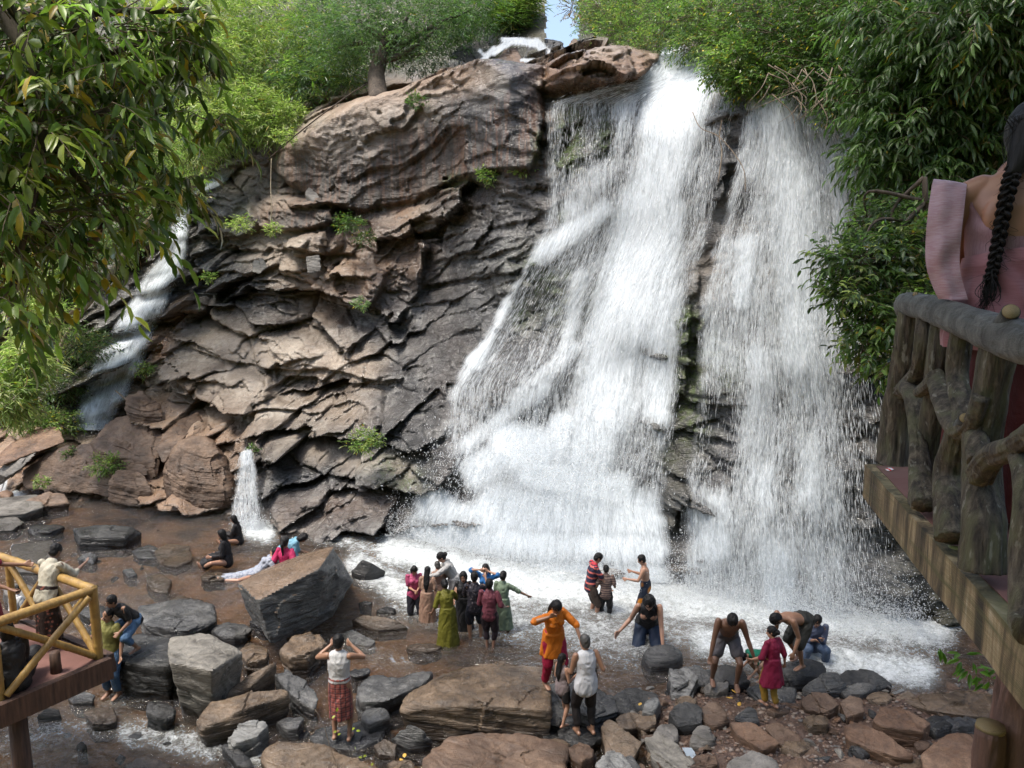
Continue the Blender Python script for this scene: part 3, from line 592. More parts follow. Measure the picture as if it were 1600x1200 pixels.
def rock(label, pts, m='wet', base=None, under=.86, n=28, rough=.03, soft=50., Y=False, group=None, name='boulder', bedn=None, cat='rock'):
    _rk[0] += 1; sd = _rk[0]
    W = np.array([P(a, b, Y=c - (.95 if b > 600 else 0)) if Y else P(a, b, z=c) for a, b, c in pts])
    if base is not None:
        ctr = W[:, :2].mean(0); lowp = W.copy(); lowp[:, :2] = ctr + (W[:, :2] - ctr) * under; lowp[:, 2] = base
        W = np.concatenate([W, lowp])
    v, F, c = star_rock(W, n, soft, rough, sd, bedn)
    me = mesh(name, v, F); me.materials.append(ROCK[m]); me.set_sharp_from_angle(angle=R_(38))
    o = D.objects.new(name, me); COL.objects.link(o); o.location = c
    BIG.append((label, *[float(q) for q in c])); return tag(o, label, cat, group)
rock('huge tilted block with brown top and ribbed grey front, standing in the stream', [(372, 912, 1.12), (520, 853, 1.5), (500, 887, 1.42), (403, 938, 1.12), (552, 908, .75), (520, 965, .3), (423, 1004, .3), (480, 990, .15), (388, 958, .5), (430, 880, -.2), (540, 900, -.2)], 'block', n=50, rough=.024, soft=110, bedn=(.5, -.5, .7))
rock('pale ribbed slab with black underside right of the crouching boy', [(260, 990, .95), (318, 984, .95), (345, 998, .9), (385, 1018, .75), (330, 1047, .95), (262, 1034, .95)], 'pale', base=-.25, under=.62, n=40, rough=.022, soft=50, bedn=(.3, .6, .6))
rock('flat wet dark slab behind the pale ribbed slab', [(214, 945, .4), (300, 932, .4), (335, 943, .38), (343, 968, .34), (290, 985, .38), (222, 976, .38)], 'wet', base=-.3, n=34, rough=.03, soft=40)
rock('broad dark rock the crouching boy stands on', [(160, 1000, .7), (215, 984, .72), (268, 992, .7), (285, 1030, .6), (262, 1042, .62), (200, 1034, .66), (160, 1024, .66)], 'black', base=-.25, under=.85, n=32, rough=.035, soft=40)
rock('small pale-topped stone below the rock of the crouching boy', [(227, 1058, .3), (245, 1048, .33), (276, 1050, .3), (282, 1064, .26), (238, 1070, .26)], 'wet', base=-.3, n=18, rough=.02)
rock('dark boulder with brown crown below the huge tilted block', [(437, 1015, .45), (460, 990, .5), (500, 984, .5), (514, 1000, .42), (480, 1022, .45), (450, 1027, .42)], 'wetbrown', base=-.3, n=26, rough=.035)
rock('long low rock with a wet brown top in the lower left rapids', [(300, 1132, .3), (330, 1096, .45), (400, 1078, .5), (450, 1073, .45), (457, 1084, .4), (380, 1108, .45), (318, 1140, .3)], 'wetbrown', base=-.25, under=.9, n=34, rough=.03, soft=40)
rock('thin upturned sliver of slate above the long low rock', [(340, 1090, .2), (385, 1056, .4), (432, 1030, .5), (437, 1037, .42), (392, 1072, .32), (350, 1096, .15)], 'wetbrown', base=-.1, n=22, rough=.02)
rock('arched dark rock between the thin sliver and the man in the lungi', [(425, 1052, .35), (450, 1044, .42), (480, 1060, .4), (500, 1088, .3), (492, 1112, .2), (455, 1085, .3)], 'wet', base=-.25, n=26, rough=.03)
rock('small ribbed dark boulder below the long low rock', [(355, 1152, .3), (375, 1131, .36), (415, 1122, .36), (422, 1131, .32), (402, 1150, .3), (362, 1166, .24)], 'striped', base=-.25, n=24, rough=.02, bedn=(.5, .8, .3))
rock('little dark stone leaning under the small ribbed boulder', [(345, 1165, .15), (360, 1160, .18), (392, 1185, .12), (396, 1198, .1), (370, 1196, .1)], 'black', base=-.25, n=16)
rock('broad brown ribbed slab at the bottom edge left of the centre', [(398, 1172, .25), (430, 1152, .32), (500, 1163, .32), (560, 1180, .3), (650, 1222, .25), (420, 1232, .2)], 'wetbrown', base=-.3, n=36, rough=.03, soft=40)
rock('low wet ledge the man in the lungi stands on', [(480, 1150, .04), (500, 1136, .06), (560, 1128, .08), (600, 1122, .1), (602, 1150, .08), (560, 1172, .04), (500, 1168, .03)], 'wet', base=-.4, n=28, rough=.03)
rock('grey wet rock with crumpled top right of the man in the lungi', [(552, 1072, .3), (580, 1055, .34), (620, 1058, .34), (656, 1050, .34), (684, 1044, .3), (662, 1068, .34), (604, 1094, .34), (560, 1098, .3)], 'wet', base=-.3, under=.9, n=34, rough=.04, soft=35)
rock('biggest flat slab in the middle with rippled top and black front', [(618, 1106, .5), (640, 1076, .55), (700, 1046, .55), (780, 1032, .5), (850, 1038, .45), (866, 1070, .5), (872, 1112, .5), (800, 1104, .58), (740, 1096, .6), (690, 1096, .6), (640, 1110, .52)], 'wetbrown', base=-.3, under=.88, n=54, rough=.035, soft=60)
rock('brown layered slab at the bottom centre edge', [(655, 1185, .28), (690, 1152, .36), (760, 1140, .38), (840, 1146, .36), (898, 1160, .3), (890, 1215, .28), (660, 1222, .25)], 'brown', base=-.3, n=44, rough=.04, soft=45, bedn=(.3, .5, .5))
rock('jagged little dark rock in front of the biggest flat slab', [(610, 1158, .1), (640, 1132, .38), (662, 1142, .34), (675, 1160, .12), (640, 1172, .05)], 'wet', base=-.3, n=20, rough=.03)
rock('round-shouldered stone left of the jagged little rock', [(582, 1162, .15), (600, 1150, .2), (622, 1160, .18), (618, 1180, .1), (590, 1178, .1)], 'wetbrown', base=-.3, n=18)
rock('dark ledge under the family of three', [(820, 1092, .32), (862, 1062, .36), (905, 1060, .36), (960, 1082, .3), (968, 1110, .25), (900, 1130, .25), (840, 1120, .28)], 'wet', base=-.3, n=36, rough=.045, soft=35)
rock('lower ledge with dark hollows at the feet of the man in white', [(838, 1140, .12), (870, 1118, .16), (930, 1122, .16), (948, 1150, .12), (900, 1172, .08), (850, 1165, .08)], 'black', base=-.3, n=26, rough=.045)
rock('smooth dark boulder in the pool below the woman in the black top', [(994, 1012, .26), (1014, 999, .4), (1050, 996, .42), (1074, 1010, .3), (1062, 1032, .2), (1012, 1038, .2)], 'wet', base=-.3, under=1., n=26, rough=.015, soft=9)
rock('upright black and white streaked rock on the bank', [(1046, 1046, .4), (1072, 1040, .48), (1090, 1058, .42), (1078, 1090, .25), (1050, 1086, .25)], 'striped', base=-.2, n=26, rough=.035, bedn=(1, .2, .3))
rock('wet crumpled rock left of the shirtless man in grey shorts', [(1060, 1042, .3), (1092, 1038, .34), (1112, 1052, .32), (1110, 1072, .25), (1085, 1072, .25)], 'wet', base=-.2, n=24, rough=.04)
rock('low dark rock in front of the smooth pool boulder', [(955, 1090, .25), (985, 1072, .3), (1030, 1078, .3), (1040, 1105, .22), (1000, 1118, .18), (960, 1112, .18)], 'black', base=-.25, n=28, rough=.03)
rock('oval white-striped stone among the dark bank rocks', [(1000, 1108, .38), (1012, 1086, .45), (1028, 1080, .45), (1036, 1090, .4), (1022, 1112, .36)], 'striped', base=.0, under=1., n=22, rough=.008, soft=9, bedn=(.9, .3, .2))
rock('brown flat stone below the oval white-striped stone', [(962, 1122, .22), (985, 1112, .26), (1008, 1118, .24), (1000, 1138, .18), (968, 1140, .18)], 'wetbrown', base=-.1, n=20)
rock('dark brown slab lying across the bank right of the man in white', [(935, 1128, .35), (952, 1121, .38), (1002, 1160, .3), (988, 1192, .22), (945, 1180, .2)], 'wetbrown', base=-.1, n=30, rough=.025, soft=40)
rock('pale ribbed log-shaped rock at the bottom edge', [(1006, 1152, .33), (1028, 1144, .38), (1082, 1190, .32), (1066, 1215, .25), (1022, 1190, .25)], 'pale', base=-.1, n=28, rough=.03, bedn=(.8, .6, .2))
rock('pale streaked rock at the bottom edge under the dark brown slab', [(930, 1195, .25), (948, 1172, .33), (975, 1172, .33), (995, 1205, .26), (960, 1225, .2)], 'striped', base=-.1, n=24, rough=.03, bedn=(.8, .5, .2))
rock('angular black rock in the middle of the bank', [(1044, 1112, .42), (1070, 1094, .5), (1100, 1104, .45), (1098, 1130, .35), (1060, 1136, .3)], 'black', base=0., n=24, rough=.03, soft=40)
rock('rounded brown boulder right of the angular black rock', [(1093, 1100, .42), (1112, 1087, .5), (1132, 1095, .48), (1142, 1120, .35), (1118, 1138, .25), (1096, 1128, .3)], 'brown', base=.0, under=1., n=24, rough=.02, soft=12)
rock('rounded grey rough stone below the rounded brown boulder', [(1076, 1145, .35), (1092, 1130, .42), (1112, 1135, .4), (1118, 1155, .3), (1095, 1170, .2), (1078, 1162, .25)], 'grey', base=.0, under=1., n=22, rough=.025, soft=14)
rock('orange-brown wet slab below the woman in the crimson kurta', [(1138, 1125, .42), (1178, 1129, .45), (1218, 1160, .36), (1192, 1172, .3), (1148, 1146, .36)], 'orange', base=.05, n=30, rough=.015, soft=35)
rock('blue-grey wedge stone behind the orange-brown wet slab', [(1146, 1118, .4), (1170, 1100, .5), (1182, 1106, .46), (1188, 1128, .32), (1160, 1130, .32)], 'wet', base=.05, n=20, rough=.012, soft=40)
rock('pale grey slab at the bottom edge right of the plastic sheet', [(1138, 1192, .34), (1175, 1169, .42), (1214, 1184, .38), (1222, 1212, .3), (1130, 1222, .25)], 'grey', base=.05, n=28, rough=.02, soft=40)
rock('long brown ridge of rock across the middle of the bank', [(1195, 1135, .3), (1215, 1128, .32), (1285, 1178, .25), (1310, 1200, .2), (1290, 1205, .18), (1215, 1160, .25)], 'brown', base=.0, n=28, rough=.03)
rock('wet grey step of rock behind the woman in the crimson kurta', [(1165, 1072, .32), (1200, 1066, .34), (1246, 1074, .32), (1244, 1096, .26), (1190, 1094, .28)], 'wet', base=-.1, n=26, rough=.035)
rock('dark rock the shirtless man in grey shorts stands against', [(1085, 1052, .3), (1130, 1040, .4), (1165, 1044, .4), (1176, 1064, .3), (1130, 1076, .2), (1094, 1074, .2)], 'black', base=-.2, n=28, rough=.035)
rock('long humped dark rock at the edge of the foam', [(1246, 1076, .3), (1278, 1048, .5), (1308, 1041, .52), (1328, 1054, .45), (1322, 1075, .3), (1268, 1086, .25)], 'wet', base=-.2, under=1., n=30, rough=.025, soft=14)
rock('rounded black rock behind the bending shirtless man', [(1195, 1040, .35), (1225, 1024, .46), (1262, 1020, .46), (1298, 1036, .38), (1288, 1056, .3), (1225, 1062, .3)], 'black', base=-.2, under=1., n=30, rough=.025, soft=14)
rock('low black rock tapering into the foam right of the humped rock', [(1308, 1060, .3), (1330, 1046, .36), (1368, 1050, .34), (1396, 1070, .2), (1370, 1080, .18), (1318, 1078, .2)], 'black', base=-.2, n=26, rough=.03)
rock('brown cross-grained block on the bank right of the crimson kurta', [(1250, 1092, .38), (1262, 1080, .45), (1302, 1080, .45), (1312, 1100, .36), (1290, 1114, .3), (1256, 1108, .3)], 'brown', base=.0, n=26, rough=.035)
rock('dark brown cube-like stone right of the cross-grained block', [(1312, 1096, .38), (1328, 1086, .45), (1346, 1092, .42), (1350, 1112, .33), (1322, 1122, .26)], 'brown', base=.05, n=22, rough=.02)
rock('orange flat-topped boulder right of the middle of the bank', [(1362, 1124, .48), (1376, 1106, .52), (1420, 1107, .52), (1460, 1128, .46), (1442, 1143, .45), (1380, 1136, .45)], 'orange', base=.0, under=.95, n=34, rough=.022, soft=40)
rock('long orange slab sloping down to the lower right', [(1315, 1132, .4), (1340, 1127, .44), (1400, 1158, .42), (1434, 1182, .36), (1402, 1184, .34), (1328, 1158, .34)], 'orange', base=.05, n=32, rough=.022, soft=40)
rock('big orange boulder at the bottom edge by the tree-shaped pillar', [(1440, 1178, .42), (1478, 1146, .5), (1518, 1141, .5), (1530, 1168, .46), (1534, 1215, .35), (1446, 1225, .3)], 'orange', base=.0, n=34, rough=.02, soft=30)
rock('pinkish rock low at the bottom edge under the long orange slab', [(1290, 1195, .25), (1330, 1182, .3), (1380, 1196, .28), (1400, 1220, .2), (1300, 1225, .2)], 'brown', base=.0, n=24, rough=.03)
rock('brown ledge along the water behind the orange boulders', [(1400, 1090, .3), (1440, 1080, .34), (1520, 1078, .34), (1600, 1085, .36), (1610, 1118, .3), (1520, 1120, .3), (1440, 1108, .28)], 'wetbrown', base=-.1, n=34, rough=.04)
rock('small angular slate at the water edge right of the tapering black rock', [(1392, 1092, .25), (1420, 1076, .36), (1436, 1090, .3), (1425, 1100, .2)], 'wetbrown', base=-.1, n=16, rough=.02)
rock('dark flat-topped rock standing in the upper left of the stream', [(112, 824, .42), (150, 818, .45), (205, 821, .42), (224, 832, .2), (196, 840, .3), (122, 838, .38)], 'black', base=-.3, under=.97, n=30, rough=.02, soft=50)
rock('low split wet stone in the stream left of the women in black', [(204, 860, .08), (232, 850, .14), (252, 858, .1), (248, 872, .05), (215, 872, .04)], 'wet', base=-.3, n=22, rough=.03)
rock('broad low brown wet rock just left of the women in black', [(240, 862, .1), (262, 848, .16), (298, 850, .14), (302, 872, .08), (275, 886, .05), (248, 880, .05)], 'wetbrown', base=-.3, n=26, rough=.045)
rock('small pointed stone in the stream behind the boy in cream', [(118, 872, .05), (140, 862, .2), (154, 868, .12), (146, 882, .03)], 'wet', base=-.3, n=16, rough=.02)
rock('round wet stone in the stream above the crouching boy', [(190, 890, .08), (206, 886, .12), (216, 896, .08), (200, 902, .04)], 'wet', base=-.3, n=14, rough=.015)
rock('brown wet stone breaking the stream above the flat wet dark slab', [(225, 902, .1), (250, 893, .16), (268, 906, .12), (262, 928, .05), (236, 922, .05)], 'wetbrown', base=-.3, n=20, rough=.02)
rock('smooth grey slab at the left edge of the stream under the brown boulders', [(-20, 778, .3), (60, 771, .32), (71, 790, .3), (40, 802, .26), (-20, 806, .26)], 'grey', base=-.3, n=24, rough=.012, soft=40)
rock('round brown stone at the far left by the tiny spout', [(-6, 770, .3), (8, 762, .42), (23, 768, .3), (14, 781, .2)], 'orange', base=-.3, under=1., n=16, rough=.01, soft=12)
rock('low grey stone at the left edge above the person in crimson', [(-10, 806, .15), (20, 802, .2), (38, 815, .15), (20, 828, .1), (-10, 830, .1)], 'grey', base=-.3, n=18, rough=.02)
rock('flat pale slab just awash behind the bamboo railing', [(14, 848, .1), (84, 840, .12), (88, 872, .1), (60, 895, .08), (22, 892, .08)], 'grey', base=-.4, n=26, rough=.015, soft=40)
rock('small grey wedge of rock right of the huge tilted block', [(546, 893, .15), (566, 873, .5), (580, 880, .4), (604, 894, .1), (570, 905, .05)], 'wet', base=-.3, n=20, rough=.02, soft=40)
rock('thin dark rock barely above the pool left of the olive dress', [(546, 968, .1), (570, 959, .2), (620, 968, .18), (640, 980, .06), (590, 985, .06)], 'wetbrown', base=-.3, n=24, rough=.02)
rock('small curved dark rock in the foam left of the pink shirt', [(586, 955, .04), (604, 946, .15), (620, 950, .12), (614, 958, .04)], 'black', base=-.3, n=14, rough=.015)
rock('little dark stone near the small curved rock in the foam', [(558, 942, .03), (570, 937, .1), (582, 940, .08), (576, 946, .02)], 'black', base=-.3, n=12, rough=.01)
rock('striped dark rock awash above the man in the lungi', [(532, 990, .02), (550, 982, .12), (590, 1000, .08), (580, 1010, .02), (548, 1004, .02)], 'striped', base=-.3, n=18, rough=.02)
rock('grey stone in the rapids at the bottom left', [(57, 1120, .1), (72, 1106, .2), (92, 1108, .14), (95, 1118, .06), (70, 1125, .04)], 'wet', base=-.3, n=16, rough=.02)
rock('small dark stone in the rapids near the bottom left', [(118, 1165, .05), (128, 1156, .15), (137, 1165, .08), (128, 1172, .03)], 'black', base=-.3, n=14, rough=.012)
rock('brown stone cut by the bottom edge at the left', [(195, 1200, .08), (225, 1182, .18), (265, 1195, .12), (275, 1225, .05), (200, 1230, .05)], 'wetbrown', base=-.3, n=20, rough=.025)
rock('low stone beside the feet of the man in olive', [(103, 1085, .1), (125, 1076, .2), (150, 1084, .15), (145, 1096, .08), (112, 1098, .06)], 'wet', base=-.3, n=18, rough=.02)
# boulders along the foot of the cliff on the left (third number is the distance)
rock('rounded brown boulder with rusty crown left of the small white spout', [(243, 745, 22), (254, 702, 22.2), (290, 674, 22.6), (330, 680, 22.6), (352, 706, 22.4), (330, 735, 21.6), (374, 785, 21.4), (370, 812, 21.2), (245, 796, 21.6), (300, 812, 21.2), (280, 740, 21.4), (300, 720, 23.6), (370, 760, 23)], 'brown', Y=True, n=48, rough=.05, soft=10)
rock('stacked orange-brown boulder on top of the left rocks', [(190, 640, 24.2), (193, 615, 24.5), (222, 611, 24.8), (252, 628, 24.6), (256, 652, 24.2), (225, 640, 24), (250, 680, 24), (215, 676, 24), (230, 650, 25.6)], 'brown', Y=True, n=32, rough=.05, soft=20)
rock('sloping brown ramp of rock below the stacked boulder', [(140, 690, 23.6), (190, 640, 24.6), (255, 672, 24), (262, 700, 23.3), (240, 720, 22.8), (180, 712, 22.9), (150, 700, 23.2), (245, 750, 22.6), (160, 760, 23)], 'brown', Y=True, n=40, rough=.06, soft=30)
rock('leaning brown shoulder of rock behind the rounded boulder', [(240, 700, 23), (262, 668, 24), (310, 640, 25), (318, 655, 24.4), (280, 690, 23.2), (255, 728, 22.6), (300, 700, 24.5)], 'brown', Y=True, n=32, rough=.05, soft=30)
rock('long low brown ridge with plants at the foot of the left cliff', [(30, 735, 23.4), (90, 700, 23.8), (150, 690, 23.6), (210, 712, 22.9), (240, 740, 22.4), (180, 780, 22.3), (90, 765, 22.7), (35, 765, 23), (120, 720, 24.6)], 'brown', Y=True, n=44, rough=.07, soft=30)
rock('small red-brown boulder left of the white board', [(166, 745, 22.1), (185, 730, 22.3), (225, 745, 22.2), (240, 770, 21.9), (238, 795, 21.8), (175, 790, 21.9), (166, 770, 22), (200, 750, 23)], 'brown', Y=True, n=28, rough=.05, soft=18)
rock('smooth reddish slab at the left edge under the grass', [(-15, 722, 23.2), (12, 695, 24), (50, 670, 24.6), (92, 664, 24.6), (106, 690, 23.8), (40, 712, 23.2), (0, 730, 23), (50, 715, 24.5)], 'orange', Y=True, n=32, rough=.03, soft=20)
rock('grey tilted slab under the smooth reddish slab', [(-15, 742, 23.2), (25, 712, 23.4), (60, 706, 23.4), (40, 728, 22.9), (10, 745, 22.9), (0, 760, 23.2)], 'grey', Y=True, n=24, rough=.03, soft=30)
rock('low brown stones at the water line under the long ridge', [(40, 782, .3), (75, 768, .45), (100, 770, .4), (110, 784, .25), (60, 792, .2)], 'brown', base=-.3, n=22, rough=.04)
rock('round-backed stone on the upper ledge under the big cliff face', [(475, 302, 25.2), (483, 287, 25.6), (500, 292, 25.5), (504, 306, 25.2), (490, 314, 25)], 'grey', Y=True, n=16, rough=.02, soft=16, base=8.6)
rock('small block wedged under the ledge in the middle of the cliff', [(476, 400, 23.6), (500, 398, 23.6), (502, 425, 23.4), (480, 428, 23.4), (490, 410, 24.3)], 'grey', Y=True, n=16, rough=.02, soft=30)
rock('lumpy moss-tinted stone on the left of the cliff', [(395, 405, 24), (412, 403, 24.1), (418, 418, 23.9), (405, 430, 23.6), (392, 424, 23.7), (405, 412, 24.8)], 'pale', Y=True, n=18, rough=.03, soft=16)
rock('dark wet rock block on the ledge at the very top of the falls', [(812, 92, 26), (822, 70, 27), (850, 60, 27.4), (880, 62, 27.2), (890, 85, 26.5), (860, 95, 26), (850, 75, 29)], 'black', Y=True, n=26, rough=.05, soft=14)
rock('pointed brown rock between the thin streams above the cliff', [(765, 105, 25.4), (790, 78, 26), (806, 76, 26), (822, 103, 25.4), (795, 85, 27.5)], 'brown', Y=True, n=20, rough=.04)
rock('dark ledge rock at the left of the thin top streams', [(700, 90, 26.5), (720, 66, 27.5), (765, 62, 27.6), (775, 80, 26.6), (740, 104, 26.2), (730, 80, 29)], 'black', Y=True, n=26, rough=.05)
rock('tan weathered ledge right of the thin top streams', [(878, 85, 26), (895, 60, 27), (930, 58, 27), (960, 75, 25.6), (940, 95, 25), (900, 95, 25.4), (920, 70, 28.5)], 'brown', Y=True, n=26, rough=.05)
# loose stones of the bank: one object each
rs = np.random.default_rng(42)
def small_rock(px, py, s, m, label, group, zt=None):
    c = P(px, py, z=.1 if zt is None else zt); k = rs.integers(7, 10)
    nb_ = min(BIG, key=lambda q: (q[1] - c[0]) ** 2 + (q[2] - c[1]) ** 2); sh_ = re.split(r' (?:with|in|on|at|of|right|left|below|above|behind|under|beside|lying|across|standing|among|between|breaking|barely|near|cut|just|tapering|sloping|leaning|along|awash|low|the|by) ', nb_[0])[0]
    dx_, dy_ = c[0] - nb_[1], c[1] - nb_[2]; side_ = ('right of' if dx_ > 0 else 'left of') if abs(dx_) > abs(dy_) else ('behind' if dy_ > 0 else 'in front of')
    label = '%s%s %s the %s' % ('tiny ' if s < .055 else 'small ' if s < .08 else 'mid-sized ' if s < .11 else 'larger ', label, side_, sh_)
    q = rs.normal(0, 1, (k, 3)); q /= np.linalg.norm(q, axis=1)[:, None]; q *= s * rs.uniform(.75, 1.1, (k, 1)) * np.array([1.15, .9, .62])
    a = rs.uniform(0, 6.28); q[:, :2] = q[:, :2] @ np.array([[math.cos(a), -math.sin(a)], [math.sin(a), math.cos(a)]])
    _rk[0] += 1; v, F, cc = star_rock(q, 10, 26, s * .10, _rk[0])
    me = mesh('stone', v, F); me.materials.append(ROCK[m]); me.set_sharp_from_angle(angle=R_(38))
    o = D.objects.new('stone', me); COL.objects.link(o); o.location = (c[0] + cc[0], c[1] + cc[1], c[2] + s * .25); tag(o, label, 'stone', group)

FILL = [  # (x, y, half width px, half height px, z top, material, words)
 (160, 1120, 30, 12, .12, 'wetbrown', 'low wet brown rock in the rapids below the man in olive'), (255, 1110, 22, 14, .22, 'black', 'black rock in the shadow under the pale ribbed slab'),
 (330, 1085, 22, 12, .3, 'black', 'dark rock wedged under the front of the pale ribbed slab'), (395, 1020, 24, 14, .25, 'wetbrown', 'brown wet rock right of the pale ribbed slab'),
 (360, 985, 34, 12, .22, 'wet', 'low dark rock between the two big slabs and the tilted block'), (410, 970, 22, 9, .15, 'black', 'thin dark ledge touching the foot of the tilted block'),
 (320, 1060, 30, 12, .3, 'black', 'black rock in the hollow beneath the pale ribbed slab'), (455, 1130, 22, 12, .15, 'wet', 'wet rock between the rapids and the small ribbed boulder'),
 (585, 1120, 26, 14, .2, 'wet', 'wet black and grey rock just right of the man in the lungi'), (630, 1195, 24, 14, .2, 'wetbrown', 'brown rock at the bottom edge left of the layered slab'),
 (905, 1175, 22, 16, .25, 'brown', 'brown rough rock right of the layered slab at the bottom'), (925, 1105, 26, 14, .3, 'wet', 'glossy grey rock right of the feet of the man in the white vest'),
 (1010, 1125, 22, 16, .26, 'wetbrown', 'damp brown rock below the low dark rock on the bank'), (1040, 1145, 26, 16, .3, 'grey', 'rough grey rock between the log-shaped rock and the black rock'),
 (1100, 1190, 26, 16, .28, 'brown', 'brown rock at the bottom edge beside the plastic bag'), (1120, 1075, 22, 10, .3, 'grey', 'small grey rock below the shirtless man in grey shorts'),
 (1070, 1100, 20, 12, .3, 'wetbrown', 'brown rock under the streaked upright rock'), (1215, 1110, 20, 9, .3, 'brown', 'flat brown rock right of the feet in mustard trousers'),
 (1275, 1125, 22, 12, .32, 'wetbrown', 'damp rock below the cross-grained block'), (1340, 1075, 30, 10, .26, 'wet', 'wet grey rock below the tapering black rock'),
 (1375, 1090, 22, 9, .26, 'wetbrown', 'damp brown rock above the orange flat-topped boulder'), (1470, 1130, 24, 12, .3, 'black', 'dark rock right of the orange flat-topped boulder'),
 (1500, 1130, 26, 10, .32, 'wet', 'dark ridged rock behind the big orange boulder'), (1250, 1165, 26, 12, .26, 'wetbrown', 'damp brown rock right of the long brown ridge'),
 (1345, 1170, 22, 12, .3, 'black', 'black rock in the gap under the long orange slab'), (1420, 1195, 24, 14, .26, 'wetbrown', 'brown rock left of the big orange boulder'),
 (1180, 1180, 20, 9, .28, 'brown', 'small brown rock above the pale grey slab'), (1245, 1200, 28, 12, .24, 'brown', 'low brown rock at the bottom edge by the seedling'),
 (980, 1195, 22, 14, .26, 'wet', 'grey wet rock between the two streaked rocks at the bottom'), (1060, 1070, 16, 10, .3, 'black', 'small black rock behind the streaked upright rock'),
 (860, 1165, 28, 12, .2, 'wetbrown', 'wet brown rock behind the layered slab at the bottom'), (560, 1050, 20, 8, .12, 'wet', 'flat wet rock right of the shoulders of the man in the lungi'),
 (660, 1010, 30, 8, .06, 'wetbrown', 'brown rock just under the water below the olive dress'), (900, 1040, 40, 10, .06, 'wetbrown', 'brown rock under thin water behind the orange kurta'),
 (290, 940, 26, 9, .1, 'wetbrown', 'brown wet rock behind the flat wet dark slab'), (330, 900, 24, 8, .06, 'wetbrown', 'flat brown rock in the stream left of the tilted block'),
 (70, 825, 30, 8, .12, 'wet', 'low dark rock in the stream near the left edge'), (30, 925, 30, 12, .2, 'grey', 'grey slab seen through the bamboo railing'), (150, 955, 26, 10, .15, 'wet', 'wet rock in the stream behind the man in olive'),
 (1345, 1150, 18, 10, .3, 'grey', 'grey rock between the two long orange rocks'), (1440, 1165, 16, 8, .3, 'brown', 'small brown rock above the big orange boulder'), (455, 1190, 24, 12, .1, 'black', 'black rock in the white water at the bottom'),
]
for (x_, y_, a_, b_, zt_, m_, lb_) in FILL:
    k = 8; an = np.linspace(0, 2 * math.pi, k, endpoint=False) + rs.uniform(0, .7); rr_ = rs.uniform(.75, 1.12, k)
    rock(lb_, [(x_ + a_ * math.cos(t_) * q_, y_ + b_ * math.sin(t_) * q_, zt_ * rs.uniform(.8, 1.15)) for t_, q_ in zip(an, rr_)], m_, base=-.3, under=rs.uniform(.8, 1.), n=24, rough=.03, soft=75)
mats = ['brown', 'wetbrown', 'grey', 'wet', 'pale', 'black', 'orange', 'striped']; kinds = {'brown': 'brown', 'wetbrown': 'damp brown', 'grey': 'grey', 'wet': 'wet grey', 'pale': 'pale', 'black': 'black', 'orange': 'orange', 'striped': 'streaky'}
n = 0
while n < 190:
    px, py = rs.uniform(960, 1560), rs.uniform(1072, 1205)
    c = P(px, py, z=.1)
    if polyd(_bk, c[:1], c[1:2])[0] < -.15: continue
    s = .04 + .11 * rs.random() ** 2.2; m = mats[rs.choice(8, p=[.3, .2, .14, .1, .08, .08, .07, .03])]
    small_rock(px, py, s, m, '%s bank stone' % kinds[m], '%s loose stones on the muddy bank' % kinds[m], zt=.18); n += 1
for k in range(46):
    px, py = [(rs.uniform(20, 480), rs.uniform(1090, 1200)), (rs.uniform(480, 950), rs.uniform(1120, 1200)), (rs.uniform(0, 330), rs.uniform(790, 940))][k % 3]
    m = mats[rs.choice([0, 1, 3, 5])]
    small_rock(px, py, .05 + .09 * rs.random(), m, '%s half-sunk stone' % kinds[m], '%s small stones in the stream' % kinds[m], zt=-.06)
# pebbles and fallen leaves nobody could count
n = 5000; px = rs.uniform(940, 1600, n); py = rs.uniform(1065, 1215, n); p = P(px, py, z=.22); k = polyd(_bk, p[:, 0], p[:, 1]) > -.1; p = p[k]; n = len(p)
p[:, 2] = bedz(p[:, 0], p[:, 1])
cv, cf = cube_dirs(2); s = .010 + .03 * rs.random((n, 1, 1)) ** 2
V = p[:, None, :] + cv[None] * s * rs.uniform(.6, 1.2, (n, len(cv), 1)) * np.array([1.2, 1, .6])
me = mesh('gravel', V.reshape(-1, 3), (cf[None] + (np.arange(n) * len(cv))[:, None, None]).reshape(-1, 4), False); attr(me, 'rnd', np.repeat(rs.random(n), len(cv)))
t = NT('gravel'); o = link('gravel', me, t.end(t.bsdf(color=t.ramp(t.at('rnd'), [(0, (.05, .04, .035)), (.3, (.14, .085, .06)), (.6, (.15, .095, .065)), (.9, (.22, .18, .15)), (1, (.08, .08, .08))]), rough=.6)))
tag(o, 'brown gravel strewn over the muddy bank', 'gravel', kind='stuff')
# ================================================================= leaves, shrubs, trees
def leaf_mat(name, trans=.35, gloss=.12, rough=.35):
    t = NT(name); c = t.at('col', 'Color'); co = t.coord()
    c = t.mix(t.ramp(t.noise(40, 2, co), [(.4, 0.), (.7, .25)]), c, (.05, .05, .01))
    d = t.n('BsdfDiffuse', {'Color': c}).outputs[0]
    tl = t.n('BsdfTranslucent', {'Color': t.mix(.5, c, t.mix(1., c, (1.0, 1.5, .35), 'MULTIPLY'))}).outputs[0]
    g = t.n('BsdfGlossy', {'Color': (1, 1, 1, 1), 'Roughness': rough}).outputs[0]
    s = t.n('MixShader', {0: trans, 1: d, 2: tl}).outputs[0]
    fr = t.n('LayerWeight', {'Blend': .25}).outputs['Fresnel']
    return t.end(t.n('MixShader', {0: t.math('MULTIPLY', t.math('ADD', fr, .12), gloss * 3, clamp=True), 1: s, 2: g}).outputs[0])
LEAF_M = leaf_mat('leaf', .5, .05); LEAF_GLOSSY = leaf_mat('glossy_leaf', .48, .06, .38)
